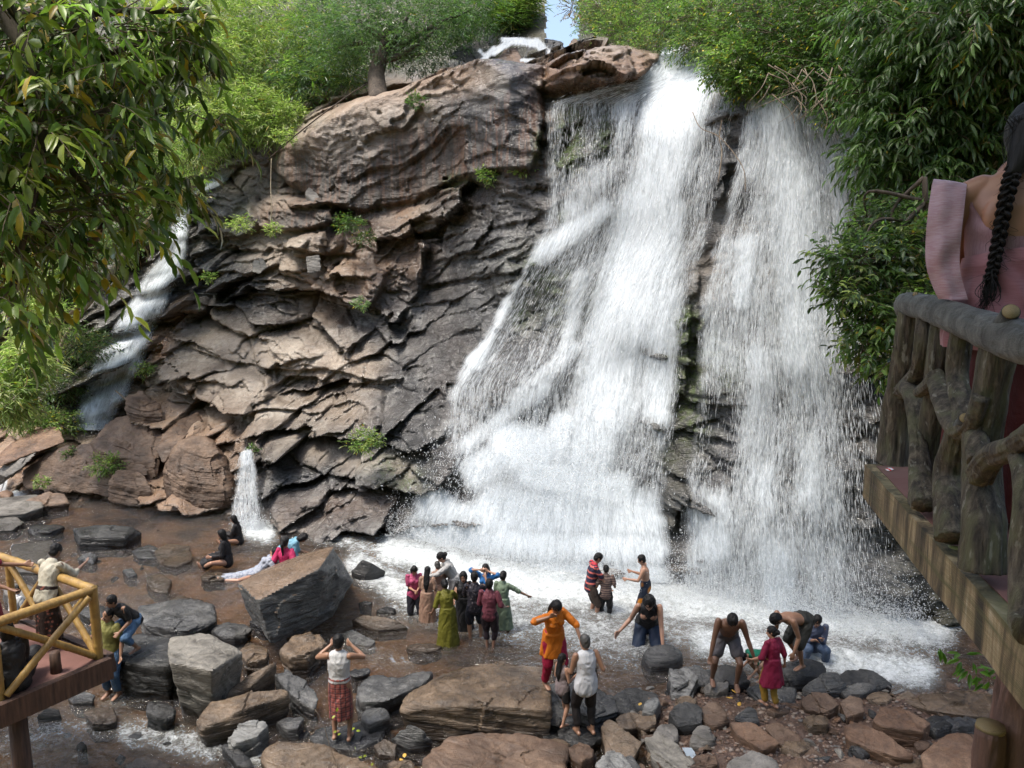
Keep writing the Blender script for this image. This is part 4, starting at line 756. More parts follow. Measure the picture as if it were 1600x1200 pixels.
def bark_mat(name, c1, c2, sc=1.):
    t = NT(name); co = t.coord((14 * sc, 14 * sc, 2 * sc)); a = t.noise(1, 6, co, .7, .5); b = t.noise(3 * sc, 5)
    return t.end(t.bsdf(color=t.mix(t.ramp(b, [(.4, 0.), (.7, .5)]), t.ramp(a, [(.35, c1), (.65, c2)]), c1), rough=.85, normal=t.bump(a, .8, .02)))
BARK = bark_mat('bark', (.03, .022, .016), (.12, .09, .065)); TWIG = bark_mat('twig_bark', (.10, .075, .05), (.26, .2, .14)); PALEBARK = bark_mat('pale_bark', (.16, .13, .09), (.36, .30, .2))
def tube(path, rad, seg=8, nz=0., seed=0, caps=True):
    path = np.asarray(path, float); n = len(path); rad = np.broadcast_to(np.asarray(rad, float), (n,))
    tg = np.gradient(path, axis=0); tg /= np.linalg.norm(tg, axis=1)[:, None] + 1e-9
    a = np.cross(tg, [0.31, .17, .93]); a /= np.linalg.norm(a, axis=1)[:, None] + 1e-9
    for i in range(1, n):
        a[i] = a[i - 1] - tg[i] * (a[i - 1] @ tg[i]); a[i] /= np.linalg.norm(a[i]) + 1e-9
    b = np.cross(tg, a); th = np.linspace(0, 2 * math.pi, seg, endpoint=False)
    r = rad[:, None] * np.ones((1, seg))
    if nz: r = r * (1 + nz * fbm(np.cos(th)[None] * 2 + seed + 0 * r, np.sin(th)[None] * 2 + 0 * r, np.arange(n)[:, None] * .25 + 0 * r, seed=seed))
    V = (path[:, None] + a[:, None] * (np.cos(th)[None] * r)[..., None] + b[:, None] * (np.sin(th)[None] * r)[..., None]).reshape(-1, 3)
    i = np.arange(n * seg).reshape(n, seg); j = np.roll(i, -1, 1)
    F = np.stack([i[:-1], j[:-1], j[1:], i[1:]], -1).reshape(-1, 4).tolist()
    if caps: F += [list(range(seg - 1, -1, -1)), list(range((n - 1) * seg, n * seg))]
    return V, F
def smooth_path(pts, k=6):
    """Catmull-Rom through points of any dimension"""
    p = np.asarray(pts, float); p = np.concatenate([[2 * p[0] - p[1]], p, [2 * p[-1] - p[-2]]]); out = []
    for i in range(1, len(p) - 2):
        for s in np.linspace(0, 1, k, endpoint=False):
            out.append(.5 * ((2 * p[i]) + (-p[i - 1] + p[i + 1]) * s + (2 * p[i - 1] - 5 * p[i] + 4 * p[i + 1] - p[i + 2]) * s ** 2 + (-p[i - 1] + 3 * p[i] - 3 * p[i + 1] + p[i + 2]) * s ** 3))
    return np.array(out + [p[-2]])
class Join:
    def __init__(s): s.V = []; s.F = []; s.n = 0
    def add(s, V, F):
        s.V.append(np.asarray(V)); s.F += [[q + s.n for q in f] for f in F]; s.n += len(V)
    def obj(s, name, m, parent=None, smooth=True): return link(name, mesh(name, np.concatenate(s.V), s.F, smooth), m, parent)
TPL = {4: (np.array([[0, 0, 0], [.45, .5, .05], [.45, -.5, .05], [1, 0, -.05]]), np.array([[0, 2, 3], [0, 3, 1]])),
       8: (np.array([[0, 0, 0], [.28, .40, .07], [.28, 0, 0], [.28, -.40, .07], [.68, .42, .02], [.68, 0, -.05], [.68, -.42, .02], [1.03, 0, -.2]]),
           np.array([[0, 2, 1], [0, 3, 2], [1, 2, 5], [1, 5, 4], [2, 3, 6], [2, 6, 5], [4, 5, 7], [5, 6, 7]]))}
def leaf_mesh(name, p, d, nrm, L, W, col, k=4):
    T, F = TPL[k]; n = len(p)
    d = d / (np.linalg.norm(d, axis=1)[:, None] + 1e-9); s = np.cross(nrm, d); s /= np.linalg.norm(s, axis=1)[:, None] + 1e-9; u = np.cross(d, s)
    V = p[:, None] + d[:, None] * (T[None, :, 0:1] * L[:, None, None]) + s[:, None] * (T[None, :, 1:2] * W[:, None, None]) + u[:, None] * (T[None, :, 2:3] * L[:, None, None])
    me = mesh(name, V.reshape(-1, 3), (F[None] + (np.arange(n) * len(T))[:, None, None]).reshape(-1, 3), False)
    attr(me, 'col', np.repeat(np.concatenate([col, np.ones((n, 1))], 1), len(T), 0), 'FLOAT_COLOR'); return me
def cols(r, n, base, var=.25, yellow=.03, ycol=(.38, .30, .04)):
    b = np.array(base)[r.integers(0, len(base), n)]; v = np.exp(r.normal(0, var, (n, 1))); c = b * v
    y = r.random(n) < yellow; c[y] = np.array(ycol) * np.exp(r.normal(0, .3, (y.sum(), 1))); return np.clip(c, 0, .8)
def twigs(r, org, dirs, m, Lt, L, W, droop, spread=.9):
    """m leaves along each twig; returns leaf position, direction, normal, sizes"""
    n = len(org); s = (np.arange(m) + .6) / m
    s = s[None] + r.normal(0, .05, (n, m)); dirs = dirs / (np.linalg.norm(dirs, axis=1)[:, None] + 1e-9)
    Lt = Lt * r.uniform(.6, 1.3, (n, 1))
    p = org[:, None] + dirs[:, None] * (s * Lt)[..., None]; p[..., 2] -= droop * (s * Lt) ** 2 * 1.2
    side = np.cross(dirs, [0, 0, 1.]); side /= np.linalg.norm(side, axis=1)[:, None] + 1e-6
    sg = np.where(np.arange(m) % 2, 1, -1)[None, :, None]; sg = np.where(np.arange(m)[None, :, None] == m - 1, 0, sg)
    d = dirs[:, None] * .7 + side[:, None] * sg * spread + r.normal(0, .28, (n, m, 3)); d[..., 2] -= droop * .9
    nr = np.array([0, 0, 1.]) + r.normal(0, .45, (n, m, 3))
    return p.reshape(-1, 3), d.reshape(-1, 3), nr.reshape(-1, 3), L * r.uniform(.65, 1.25, n * m), W * r.uniform(.7, 1.2, n * m)
def crown_pts(r, blobs_, n, hollow=.45, down=.3):
    c = np.array([b[0] for b in blobs_]); rad = np.array([b[1] for b in blobs_]); w_ = rad.prod(1) ** (2 / 3); w_ /= w_.sum()
    i = r.choice(len(c), n, p=w_); d = r.normal(0, 1, (n, 3)); d /= np.linalg.norm(d, axis=1)[:, None]
    q = hollow + (1 - hollow) * r.random(n) ** .6
    lump = 1 + .35 * fbm(d[:, 0] * 2.2 + i * 3.1, d[:, 1] * 2.2, d[:, 2] * 2.2, seed=5)
    return c[i] + d * rad[i] * (q * lump)[:, None], d, i
def plant(name, label, cat, blobs_, n, m=6, Lt=.3, L=.12, W=.035, droop=.5, base=((.05, .10, .02), (.08, .14, .03)), var=.3, yellow=.03, k=4, group=None, trunk=None, trunk_r=.08, seed=0, mat=None, hollow=.45, limbs=True, twig_r=0., tw_every=1, spread=.9, bark=None, part='crown', outward=1., up=.15, world=False):
    """blobs_: (photo x, photo y, distance, half width m, half depth m, half height m)"""
    r = np.random.default_rng(1000 + seed)
    B = [(np.array(b[:3], float) if world else P(b[0], b[1], Y=b[2]), np.array([b[3], b[4], b[5]])) for b in blobs_]
    org, d, bi = crown_pts(r, B, n, hollow)
    dd = d * outward + r.normal(0, .5, d.shape); dd[:, 2] += up
    p, ld, nr, Ls, Ws = twigs(r, org, dd, m, Lt, L, W, droop, spread)
    cc = np.repeat(cols(r, n, base, var * .6, 0), m, 0) * np.exp(r.normal(0, var * .6, (n * m, 1))); y = r.random(n * m) < yellow; cc[y] = np.array((.42, .30, .03)) * np.exp(r.normal(0, .3, (y.sum(), 1)))
    root = empty(name, tuple(trunk[0]) if trunk is not None else tuple(B[0][0] - np.array([0, 0, B[0][1][2]])))
    o = np.array(root.location)
    link(part, leaf_mesh(part, p - o, ld, nr, Ls, Ws, np.clip(cc, 0, .8), k), mat or LEAF_M, root)
    J = Join()
    if trunk is not None:
        T = smooth_path(trunk, 5) - o; rr = np.linspace(trunk_r, trunk_r * .45, len(T)); V, F = tube(T, rr, 10, .25, seed)
        J.add(V, F); top = T[len(T) // 2:]
        if limbs:
            for c, _ in B:
                s = top[r.integers(0, len(top))]; e = c - o; mid = (s + e) / 2 + r.normal(0, .2, 3)
                V, F = tube(smooth_path([s, mid, e], 5), np.linspace(trunk_r * .4, trunk_r * .12, 11), 6, .2, seed); J.add(V, F)
        J.obj('trunk', bark or BARK, root)
    if twig_r > 0:
        J = Join(); C = np.array([b[0] for b in B])
        for q in range(0, n, tw_every):
            s = org[q] * .55 + C[bi[q]] * .45; dn = dd[q] / np.linalg.norm(dd[q]); e = org[q] + dn * Lt
            pts = np.array([s, org[q], org[q] + dn * Lt * .5 - [0, 0, droop * Lt * Lt * .3], e - np.array([0, 0, droop * Lt * Lt * 1.2])]) - o
            V, F = tube(pts, np.array([2., 1.3, 1., .5]) * twig_r, 4, caps=False); J.add(V, F)
        J.obj('twigs', TWIG, root)['kind'] = 'stuff'
    return tag(root, label, cat, group)
BAMB = ((.32, .42, .11), (.42, .50, .16), (.22, .33, .08), (.52, .54, .26)); DARK = ((.03, .065, .015), (.045, .085, .02), (.06, .10, .025)); MID = ((.08, .15, .035), (.11, .19, .05), (.065, .125, .035)); GREY = ((.10, .17, .09), (.13, .21, .12), (.08, .13, .07)); LIGHT = ((.20, .31, .07), (.13, .23, .05), (.28, .34, .10))
def base_pt(px, py, dz=0):
    q = hit(px, py, Fg)[0]; return np.array([q[0], q[1] + .3, q[2] + dz])
G1 = 'bamboo clumps on the slope behind the cliff'
for i, (bl, tr, lab, bc) in enumerate([
    ([(300, 30, 29, 1.9, 1.5, 1.6), (250, 100, 28, 1.3, 1.2, 1.2), (330, 110, 28, 1.4, 1.2, 1.2)], (310, 190), 'pale bamboo clump farthest left, behind the overhanging tree', BAMB),
    ([(400, 20, 30, 1.8, 1.5, 1.4), (440, 90, 29.5, 1.7, 1.3, 1.3), (380, 90, 29, 1.3, 1.3, 1.2)], (430, 170), 'bright yellow-green bamboo clump in full light above the cliff', BAMB),
    ([(390, 170, 27.6, 1.4, 1, 1.), (340, 195, 27, 1.3, 1, .9), (430, 185, 27.2, .9, .8, .7), (300, 225, 26.6, 1.2, 1, .9)], (370, 240), 'drooping bamboo clump hanging over the top of the left stream', BAMB),
    ([(510, 60, 29, 1.3, 1.1, 1.4), (480, 125, 28, 1.2, 1, .9), (540, 110, 28, 1., 1, .9)], (500, 165), 'bushy bamboo clump against the dark tree on the cliff top', LIGHT + GREY)]):
    plant('bamboo_clump', lab, 'bamboo', bl, 1700, 6, .45, .24, .032, .7, bc, .35, .03, seed=10 + i, group=G1, hollow=.2, trunk=[base_pt(*tr), base_pt(*tr) + [0, .2, 1.2], base_pt(*tr) + [.3, .3, 2.4]], trunk_r=.05, bark=PALEBARK, up=.4)
plant('tree', 'dense grey-green tree with bare dark trunk on top of the cliff', 'tree', [(560, 30, 26.5, 1.5, 1.4, 1.0), (640, 20, 26.5, 1.6, 1.4, 1.2), (690, 40, 26, 1.1, 1.2, .8), (600, 70, 26, 1.3, 1.2, .6), (660, 85, 26, 1., 1, .6), (735, 15, 27, 1.2, 1.2, 1.0), (530, 75, 26.5, .9, 1, .6)], 3600, 7, .3, .11, .035, .4, GREY + MID, .35, .0, seed=21, trunk=[base_pt(590, 150) + [0, 0, -.2], P(588, 115, Y=26), P(600, 80, Y=26.2), P(610, 40, Y=26.4)], trunk_r=.32, hollow=.3)
plant('shrub', 'dark green shrub on the cliff top between the tree and the thin streams', 'shrub', [(760, 10, 29, 1.0, 1, .8), (720, 45, 28.5, .7, .8, .4)], 1100, 6, .3, .12, .04, .3, MID, .35, .02, seed=22, hollow=.2)
plant('shrub', 'tall yellow-green grassy shrub left of the bright gap in the trees', 'shrub', [(812, 8, 29, .5, .8, .8), (795, 30, 28.5, .45, .8, .35)], 900, 5, .5, .35, .02, .5, LIGHT, .3, .05, seed=23, hollow=.1, up=1.2)
plant('shrub', 'light green shrub spreading over the root-hung bank left of the fall lip', 'shrub', [(945, 35, 26, .8, 1, .8), (975, 50, 22.5, 1.0, .9, .6), (1010, 20, 23, 1.0, 1, .8), (1010, 70, 21, .6, .6, .35), (960, 10, 25, 1.2, 1, .7), (1050, 35, 20.5, .7, .7, .5)], 2600, 6, .28, .10, .032, .3, LIGHT + MID, .35, .04, seed=24, hollow=.2, twig_r=.006, tw_every=9)
plant('shrub', 'sparse orange-tinged sapling against the bright gap in the trees', 'shrub', [(895, 10, 29, .4, .4, .5), (915, 40, 27, .4, .4, .3)], 110, 5, .3, .11, .03, .3, ((.3, .22, .08), (.2, .25, .08), (.4, .2, .08)), .3, .05, seed=25, hollow=.1, twig_r=.008, tw_every=2)
for i, (bl, lab, n, bc) in enumerate([
    ([(1110, 25, 20, 1.1, 1, .6), (1090, 70, 19.5, .7, .7, .4), (1150, 60, 19, .9, .8, .5)], 'green shrub right above the lip of the main fall', 1700, MID + LIGHT),
    ([(1160, 95, 17.2, .8, .7, .45), (1200, 120, 16.8, .75, .6, .35), (1135, 110, 17.2, .4, .5, .25), (1170, 130, 16.8, .5, .4, .2)], 'shrub with low branches hanging between the two falls', 1700, MID + LIGHT),
    ([(1240, 60, 16.8, 1.1, 1, .8), (1220, 15, 18, 1.3, 1, .6), (1290, 100, 16, .9, .8, .6), (1260, 130, 16, .6, .6, .35)], 'thick dark shrub on the slope above the right-hand fall', 2600, MID + DARK),
    ([(1330, 40, 16, 1.0, 1, .9), (1320, 130, 15.4, .7, .7, .6), (1310, 170, 15, .35, .4, .3)], 'shrub with tangled bare twigs above the right edge of the falls', 1700, MID + DARK)]):
    plant('shrub', lab, 'shrub', bl, n, 6, .26, .105, .036, .5, bc, .35, .03, seed=30 + i, hollow=.15, twig_r=.006, tw_every=8, group='shrubs on the slope above the falls')
plant('tree', 'large tree with long drooping glossy leaves filling the upper right corner', 'tree', [(1420, 40, 12, .9, .8, .6), (1500, 90, 11.5, .9, .9, .7), (1390, 140, 12, .6, .7, .55), (1450, 190, 11.5, .8, .7, .6), (1380, 240, 11.8, .5, .5, .45), (1540, 30, 11, 1.0, .9, .7), (1580, 190, 11.5, .9, .8, .9), (1520, 230, 11.5, .8, .7, .6), (1440, 280, 11.5, .7, .6, .4), (1500, 310, 11.5, .7, .6, .4), (1640, 60, 11, 1.2, 1, 1)], 3300, 8, .34, .19, .048, 1.0, MID + ((.10, .18, .05), (.13, .21, .07)), .35, .012, k=8, seed=40, mat=LEAF_GLOSSY, hollow=.25, trunk=[np.array([7.9, 12.4, 3.5]), np.array([7.7, 12.2, 6]), np.array([7.3, 12, 8.5]), np.array([6.9, 11.9, 11])], trunk_r=.22, twig_r=.006, tw_every=4)
plant('shrub', 'leafy shrub overhanging the right-hand fall behind the railing corner', 'shrub', [(1400, 390, 9.4, .5, .5, .3), (1340, 410, 9.2, .42, .4, .25), (1420, 470, 9.2, .4, .5, .3), (1330, 460, 9.0, .26, .3, .15), (1370, 500, 9, .33, .35, .2), (1395, 560, 9, .25, .3, .16), (1355, 345, 9.8, .2, .3, .16), (1430, 340, 9.8, .4, .4, .2), (1350, 540, 8.9, .2, .2, .1)], 1250, 7, .24, .11, .04, .55, MID + LIGHT + DARK, .4, .02, k=8, seed=44, mat=LEAF_GLOSSY, hollow=.1, trunk=[np.array([5.6, 9.9, 5.]), np.array([5.2, 9.6, 6.5]), np.array([4.9, 9.4, 7.9])], trunk_r=.07, twig_r=.004, tw_every=3)
plant('tree', 'tree with hanging dark leathery leaves overhanging the upper left corner', 'tree', [(40, 60, 5.2, .55, .8, .4), (150, 40, 5.4, .5, .7, .3), (60, 200, 5.0, .5, .7, .35), (170, 170, 5.2, .38, .6, .25), (30, 340, 4.9, .38, .6, .35), (140, 300, 5.1, .32, .5, .25), (20, 450, 4.8, .2, .5, .2), (175, 340, 5.3, .15, .4, .12), (240, 60, 5.6, .3, .5, .16), (235, 140, 5.6, .2, .4, .12), (110, 400, 5.1, .2, .4, .15), (-60, 250, 4.8, .5, .8, .9), (300, 15, 5.7, .14, .3, .07)], 600, 8, .30, .135, .046, .85, ((.12, .20, .035), (.17, .26, .05), (.08, .14, .028), (.26, .32, .06)), .4, .05, k=8, seed=50, mat=LEAF_GLOSSY, hollow=.1, trunk=[np.array([-5.2, 4.6, 2.0]), np.array([-4.9, 4.8, 6]), np.array([-4.2, 5, 8]), np.array([-3.2, 5.1, 9.4])], trunk_r=.16, twig_r=.0028, tw_every=1, up=0.)
plant('branch', 'drooping leafy branch tip reaching right from the overhanging left tree', 'branch', [(300, 60, 5.8, .12, .2, .08), (310, 120, 5.8, .1, .2, .05), (335, 190, 5.9, .12, .2, .06), (350, 205, 6, .05, .1, .04), (330, 15, 5.8, .06, .1, .05), (270, 290, 5.8, .12, .2, .07)], 42, 8, .26, .15, .042, 1.3, ((.05, .08, .015), (.07, .11, .02)), .35, .05, k=8, seed=51, mat=LEAF_GLOSSY, hollow=.1, twig_r=.003, up=0.)
for i, (bl, lab, n, L_, bc, sd) in enumerate([
    ([(30, 440, 22, 1.2, 1, .9), (60, 500, 21, .8, .8, .7)], 'pale bush on the left bank below the overhanging tree', 1100, .16, BAMB, 1),
    ([(160, 380, 25, 1.2, 1, 1.0), (110, 430, 24, 1., .8, .7), (240, 330, 26, 1.0, .8, .8)], 'green bush behind the fallen log left of the narrow cascade', 1500, .14, MID + LIGHT, 2),
    ([(40, 570, 19, .5, .6, .6), (15, 620, 18.5, .5, .5, .5)], 'spiky grassy plant hanging over the brown rocks at the far left', 700, .26, BAMB, 3),
    ([(80, 660, 24, .9, .6, .35), (40, 650, 23.8, .5, .5, .4)], 'low leafy plants above the smooth reddish slab', 600, .13, LIGHT, 4),
    ([(130, 540, 25, .9, .7, .6), (100, 600, 24.6, .6, .6, .5)], 'dark bush with dry twigs left of the foot of the narrow cascade', 700, .13, DARK + MID, 5),
    ([(200, 230, 24, 1.3, 1, 1.), (280, 290, 25, .8, .8, .5), (130, 130, 23, 1.5, 1, 1.3), (60, 300, 23, 1.2, 1, 1.3)], 'light green bushes seen through the overhanging tree', 2600, .15, BAMB + LIGHT, 6)]):
    plant('bush', lab, 'bush', bl, n, 6, .32, L_, .035, .6, bc, .35, .03, seed=60 + i, hollow=.1, twig_r=.006, tw_every=10)
plant('tree', 'unseen tall tree added over the viewpoint to shade the foreground', 'tree', [(.2, 2.0, 13, 2.6, 3, 1.2), (1.2, 3.8, 12.0, 2.2, 2.2, .9), (0, 7.5, 14.2, 3.2, 2.6, 1.), (-3.5, 10.2, 15.2, 3, 2.4, .9), (2.2, 9.5, 15, 2.6, 2.2, .9), (.5, .5, 11, 2.5, 2, 1)], 2300, 7, .7, .26, .09, .5, MID + DARK, .35, .02, seed=90, world=True, hollow=.1, trunk=[np.array([-1., -3.5, -1.]), np.array([-1.2, -3.2, 5]), np.array([-1., -1.5, 10]), np.array([-1.2, 2, 12.6])], trunk_r=.35)  # unseen canopy, added to shade the railing, deck and near rocks
# small plants rooted on the rocks
for i, (px, py, Y, s, lab, bc, n) in enumerate([
    (168, 728, 22.0, .42, 'bright fern-like plant growing on the long low brown ridge', LIGHT, 150), (112, 712, 22.9, .25, 'leafy plant on the left end of the long low brown ridge', MID, 60),
    (66, 752, 22.0, .2, 'small bright plant by the low stones at the water line', LIGHT, 40), (232, 655, 23.7, .22, 'small green plant under the stacked orange-brown boulder', MID, 60),
    (226, 578, 25.4, .3, 'yellow-green tuft beside the narrow cascade', LIGHT, 70), (325, 432, 23.6, .2, 'bright yellow-green tuft on the dark left part of the cliff', LIGHT, 40),
    (375, 350, 24.2, .35, 'grassy tuft on the ledge left of the hanging line', BAMB, 90), (427, 358, 23.9, .25, 'small grassy tuft at the foot of the hanging line', BAMB, 50),
    (565, 475, 22.2, .22, 'pale round-leaved plant in the middle of the cliff', ((.2, .3, .14),), 40), (545, 350, 24.2, .4, 'green shrub in the crevice at the foot of the big rock face', MID, 120),
    (570, 372, 23.6, .3, 'dark shrub just below the crevice shrub', DARK, 80), (570, 690, 19.4, .42, 'mossy leafy plant on the dark rock beside the main fall', LIGHT, 130),
    (765, 275, 21.6, .3, 'bright moss plant on the ledge near the left edge of the main fall', LIGHT, 90), (818, 265, 21.1, .28, 'yellow-green ferns beside the moss plant at the fall edge', BAMB, 80),
    (835, 190, 21.6, .35, 'thin climbing plant on the corner of the big rock face', MID, 60), (445, 215, 25.6, .4, 'grass tuft with hanging roots on the left shoulder of the big rock', BAMB, 90),
    (650, 158, 23.4, .25, 'small mossy cushion on top of the big rock', MID, 60), (395, 703, 21.4, .15, 'tiny green plant beside the small white spout', MID, 25),
    (455, 175, 27.0, .5, 'dry yellowish shrub at the upper left edge of the rock', BAMB, 120)]):
    plant('plant', lab, 'plant', [(px, py, Y - .35, s, s * .6, s * .6)], n, 5, s * .5, .11, .04, .4, bc, .3, .03, seed=80 + i, hollow=.1, up=.5, group='small plants rooted on the cliff', part='leaves')
# undergrowth over the hillside soil and round the cliff edge
r = np.random.default_rng(12); n = 52000
px = r.uniform(-60, 1660, n); py = r.uniform(-60, 330, n); keep = (py < np.interp(px, [0, 250, 330, 400, 470, 560, 700, 832, 840, 893, 902, 1020, 1040, 1130, 1200, 1340, 1380, 1500], [660, 330, 260, 235, 175, 140, 80, 34, -60, -60, 45, 50, 20, 80, 140, 190, 320, 330]) - 8)
q = hit(px[keep], py[keep], Fg); q = q[q[:, 1] < 48]; q[:, 1] -= r.exponential(.25, len(q)); n = len(q)
d = r.normal(0, 1, (n, 3)); d[:, 2] -= .3; d[:, 1] -= .5
o = link('undergrowth', leaf_mesh('undergrowth', q, d, r.normal(0, .5, (n, 3)) + [0, -.4, 1], r.uniform(.14, .34, n), r.uniform(.04, .10, n), cols(r, n, MID + DARK + LIGHT, .35, .02)), LEAF_M); tag(o, 'green undergrowth covering the hillside around the cliff', 'undergrowth', kind='stuff')
n = 9000; px = r.uniform(1300, 1620, n); py = r.uniform(250, 640, n); q = hit(px, py, Fg); q[:, 1] -= r.exponential(.3, n); d = r.normal(0, 1, (n, 3)); keep = px > np.interp(py, [250, 450, 640], [1370, 1410, 1450]); q = q[keep]; d = d[keep]; n = len(q)
o = link('undergrowth', leaf_mesh('undergrowth', q, d, r.normal(0, .5, (n, 3)) + [0, -.4, 1], r.uniform(.08, .16, n), r.uniform(.03, .06, n), cols(r, n, DARK + MID, .35, .02)), LEAF_M); tag(o, 'dark creeping leaves on the rock wall right of the falls', 'undergrowth', kind='stuff')
# roots hanging from the bank by the lip of the main fall, dead logs, line with its dangling end
def strand(pts, rad, m, name, label, cat, k=6, seg=6, Y=None, parent=None):
    Wp = np.array([P(a, b, Y=c) for a, b, c in pts]); V, F = tube(smooth_path(Wp, k), rad if np.ndim(rad) == 0 else np.interp(np.linspace(0, 1, k * (len(pts) - 1) + 1), np.linspace(0, 1, len(rad)), rad), seg, .15, 3)
    o = link(name, mesh(name, V, F), m, parent)
    return tag(o, label, cat) if label else o
J = Join(); r = np.random.default_rng(5)
for k in range(60):
    x0 = r.uniform(930, 1030); Y0 = 20.3 + (1030 - x0) * .02; y0 = r.uniform(80, 110); ln = r.uniform(25, 75); dx = r.normal(0, 16)
    pts = [P(x0, y0, Y=Y0), P(x0 + dx * .8 + r.normal(0, 6), y0 + ln * .4, Y=Y0 - .15), P(x0 + dx + r.normal(0, 8), y0 + ln, Y=Y0 - .1)]
    V, F = tube(smooth_path(pts, 5), np.linspace(.022, .006, 11) * r.uniform(.4, 1.3), 5); J.add(V, F)
tag(J.obj('roots', PALEBARK), 'tangle of bare roots hanging from the bank beside the lip of the fall', 'roots')
J = Join()
for k in range(34):
    x0 = r.uniform(1200, 1360); Y0 = 14.6; y0 = r.uniform(100, 170); dx = r.normal(0, 30); ln = r.uniform(20, 60)
    V, F = tube(smooth_path([P(x0, y0, Y=Y0), P(x0 + dx * .6 + 8, y0 + ln * .5, Y=Y0 - .2), P(x0 + dx, y0 + ln, Y=Y0 - .3)], 5), np.linspace(.012, .003, 11), 4); J.add(V, F)
tag(J.obj('vines', TWIG), 'bare hanging vines over the dark rock above the right-hand fall', 'vines')
strand([(96, 505, 24.0), (140, 460, 24.2), (175, 425, 24.6), (230, 350, 25.4), (300, 290, 26.4), (345, 240, 27)], [.05, .08, .09, .12, .13, .1], PALEBARK, 'log', 'long pale fallen trunk leaning up the bank beside the narrow cascade', 'log', seg=9)
strand([(90, 590, 23.6), (95, 540, 23.8), (120, 500, 24), (170, 440, 24.4)], [.03, .05, .05, .04], PALEBARK, 'log', 'thinner pale branch propped under the fallen trunk', 'branch')
strand([(180, 610, 24.6), (215, 640, 24.2), (240, 665, 23.8), (265, 690, 23.4)], [.02, .03, .03, .02], TWIG, 'branch', 'thin dead branch slanting down to the left rocks', 'branch')
strand([(418, 250, 25.6), (470, 205, 25.2), (540, 152, 25.4), (595, 118, 26)], .022, BARK, 'branch', 'long thin dark branch lying up along the shoulder of the big rock', 'branch')
strand([(424, 248, 25.3), (423, 290, 24.8), (424, 325, 24.3), (423, 350, 24.1)], [.012, .014, .012, .03], PALEBARK, 'hanging_line', 'pale line hanging straight down the cliff to a grassy tuft', 'line', seg=5)
strand([(1128, 188, 16.9), (1124, 215, 16.8), (1128, 240, 16.7), (1122, 285, 16.5)], .012, TWIG, 'vine', 'thin vine dangling between the two falls', 'vine', seg=5)
strand([(1082, 175, 17.3), (1095, 200, 17), (1125, 215, 16.7), (1160, 260, 16.2), (1165, 300, 16)], .01, TWIG, 'vine', 'curved bare vine crossing in front of the falls', 'vine', seg=5)
# ================================================================= railings and viewing platforms
def crag(V, amp, sc, seed=0):
    return V
t = NT('bark_concrete')
co = t.coord((34, 34, 3.2)); a = t.noise(1, 7, co, .7, .35); b = t.noise(5, 6); c = t.noise(30, 4)
col = t.ramp(a, [(.38, (.02, .016, .012)), (.52, (.065, .054, .04)), (.68, (.15, .13, .095))])
col = t.mix(t.ramp(b, [(.45, 0.), (.65, .7)]), col, (.10, .105, .055)); col = t.mix(t.ramp(t.noise(9, 3), [(.62, 0.), (.7, .5)]), col, (.3, .30, .26))
BARKC = t.end(t.bsdf(color=col, rough=.8, normal=t.bump(t.math('ADD', a, t.math('MULTIPLY', c, .25)), 1., .02)))
t = NT('rail_concrete')
co = t.coord((9, 9, 9)); a = t.noise(1, 8, co, .7, .3); c = t.noise(70, 4)
RAILC = t.end(t.bsdf(color=t.ramp(a, [(.36, (.03, .03, .026)), (.5, (.085, .09, .082)), (.62, (.16, .168, .155)), (.72, (.075, .075, .05))]), rough=.6, normal=t.bump(t.math('ADD', a, t.math('MULTIPLY', c, .4)), 1., .03)))
t = NT('cut_wood_paint'); rg = t.n('TexWave', {'Scale': 30., 'Distortion': 3.}, wave_type='RINGS').outputs['Fac']
CUT = t.end(t.bsdf(color=t.ramp(rg, [(.2, (.12, .09, .045)), (.8, (.26, .20, .09))]), rough=.7))
t = NT('stained_concrete')
a = t.noise(1, 8, t.coord((9, 9, 1.1)), .7, .6); b = t.noise(4, 7); c = t.noise(60, 4)
col = t.ramp(a, [(.38, (.022, .018, .012)), (.48, (.12, .09, .05)), (.58, (.28, .22, .125)), (.72, (.42, .38, .28))])
col = t.mix(t.ramp(b, [(.46, 0.), (.62, .8)]), col, (.075, .075, .03))
SLABM = t.end(t.bsdf(color=col, rough=.85, normal=t.bump(t.math('ADD', b, t.math('MULTIPLY', c, .4)), .8, .02)))
t = NT('red_floor')
a = t.noise(3, 7); b = t.noise(40, 4)
col = t.ramp(a, [(.35, (.09, .038, .03)), (.55, (.16, .075, .06)), (.75, (.20, .14, .12))]); col = t.mix(t.ramp(t.noise(1.7, 6), [(.5, 0.), (.62, .8)]), col, (.13, .12, .10))
REDM = t.end(t.bsdf(color=col, rough=.8, normal=t.bump(b, .5, .01)))
bb = t = NT('bamboo_paint'); co = t.coord((1, 1, 1)); a = t.noise(6, 6, co); c = t.noise(1, 5, t.coord((40, 40, 2.)))
BAMBM = t.end(t.bsdf(color=t.mix(t.ramp(a, [(.4, 0.), (.7, .7)]), t.ramp(c, [(.3, (.27, .155, .04)), (.7, (.42, .27, .08))]), (.13, .075, .028)), rough=.45, normal=t.bump(t.math('ADD', a, c), .3, .01)))
t = NT('beam_brown'); c = t.noise(1, 6, t.coord((30, 30, 3)))
BEAMM = t.end(t.bsdf(color=t.ramp(c, [(.3, (.03, .016, .011)), (.6, (.085, .045, .03)), (.8, (.13, .08, .045))]), rough=.7, normal=t.bump(c, .6, .02)))  # own dark brown of the beams, support post and stump
ZF = 5.80; _A = np.array([2.09, 4.05]); _dir = np.array([-.57, -1.77]); _dir = _dir / np.linalg.norm(_dir); _nrm = np.array([-_dir[1], _dir[0]])
def onfence(px, py, off=0.):
    d = raydir(px, py); a = _A + _nrm * off; s = (a @ _nrm) / (d[:2] @ _nrm); return np.array([0, 0, CAM_H]) + d * s
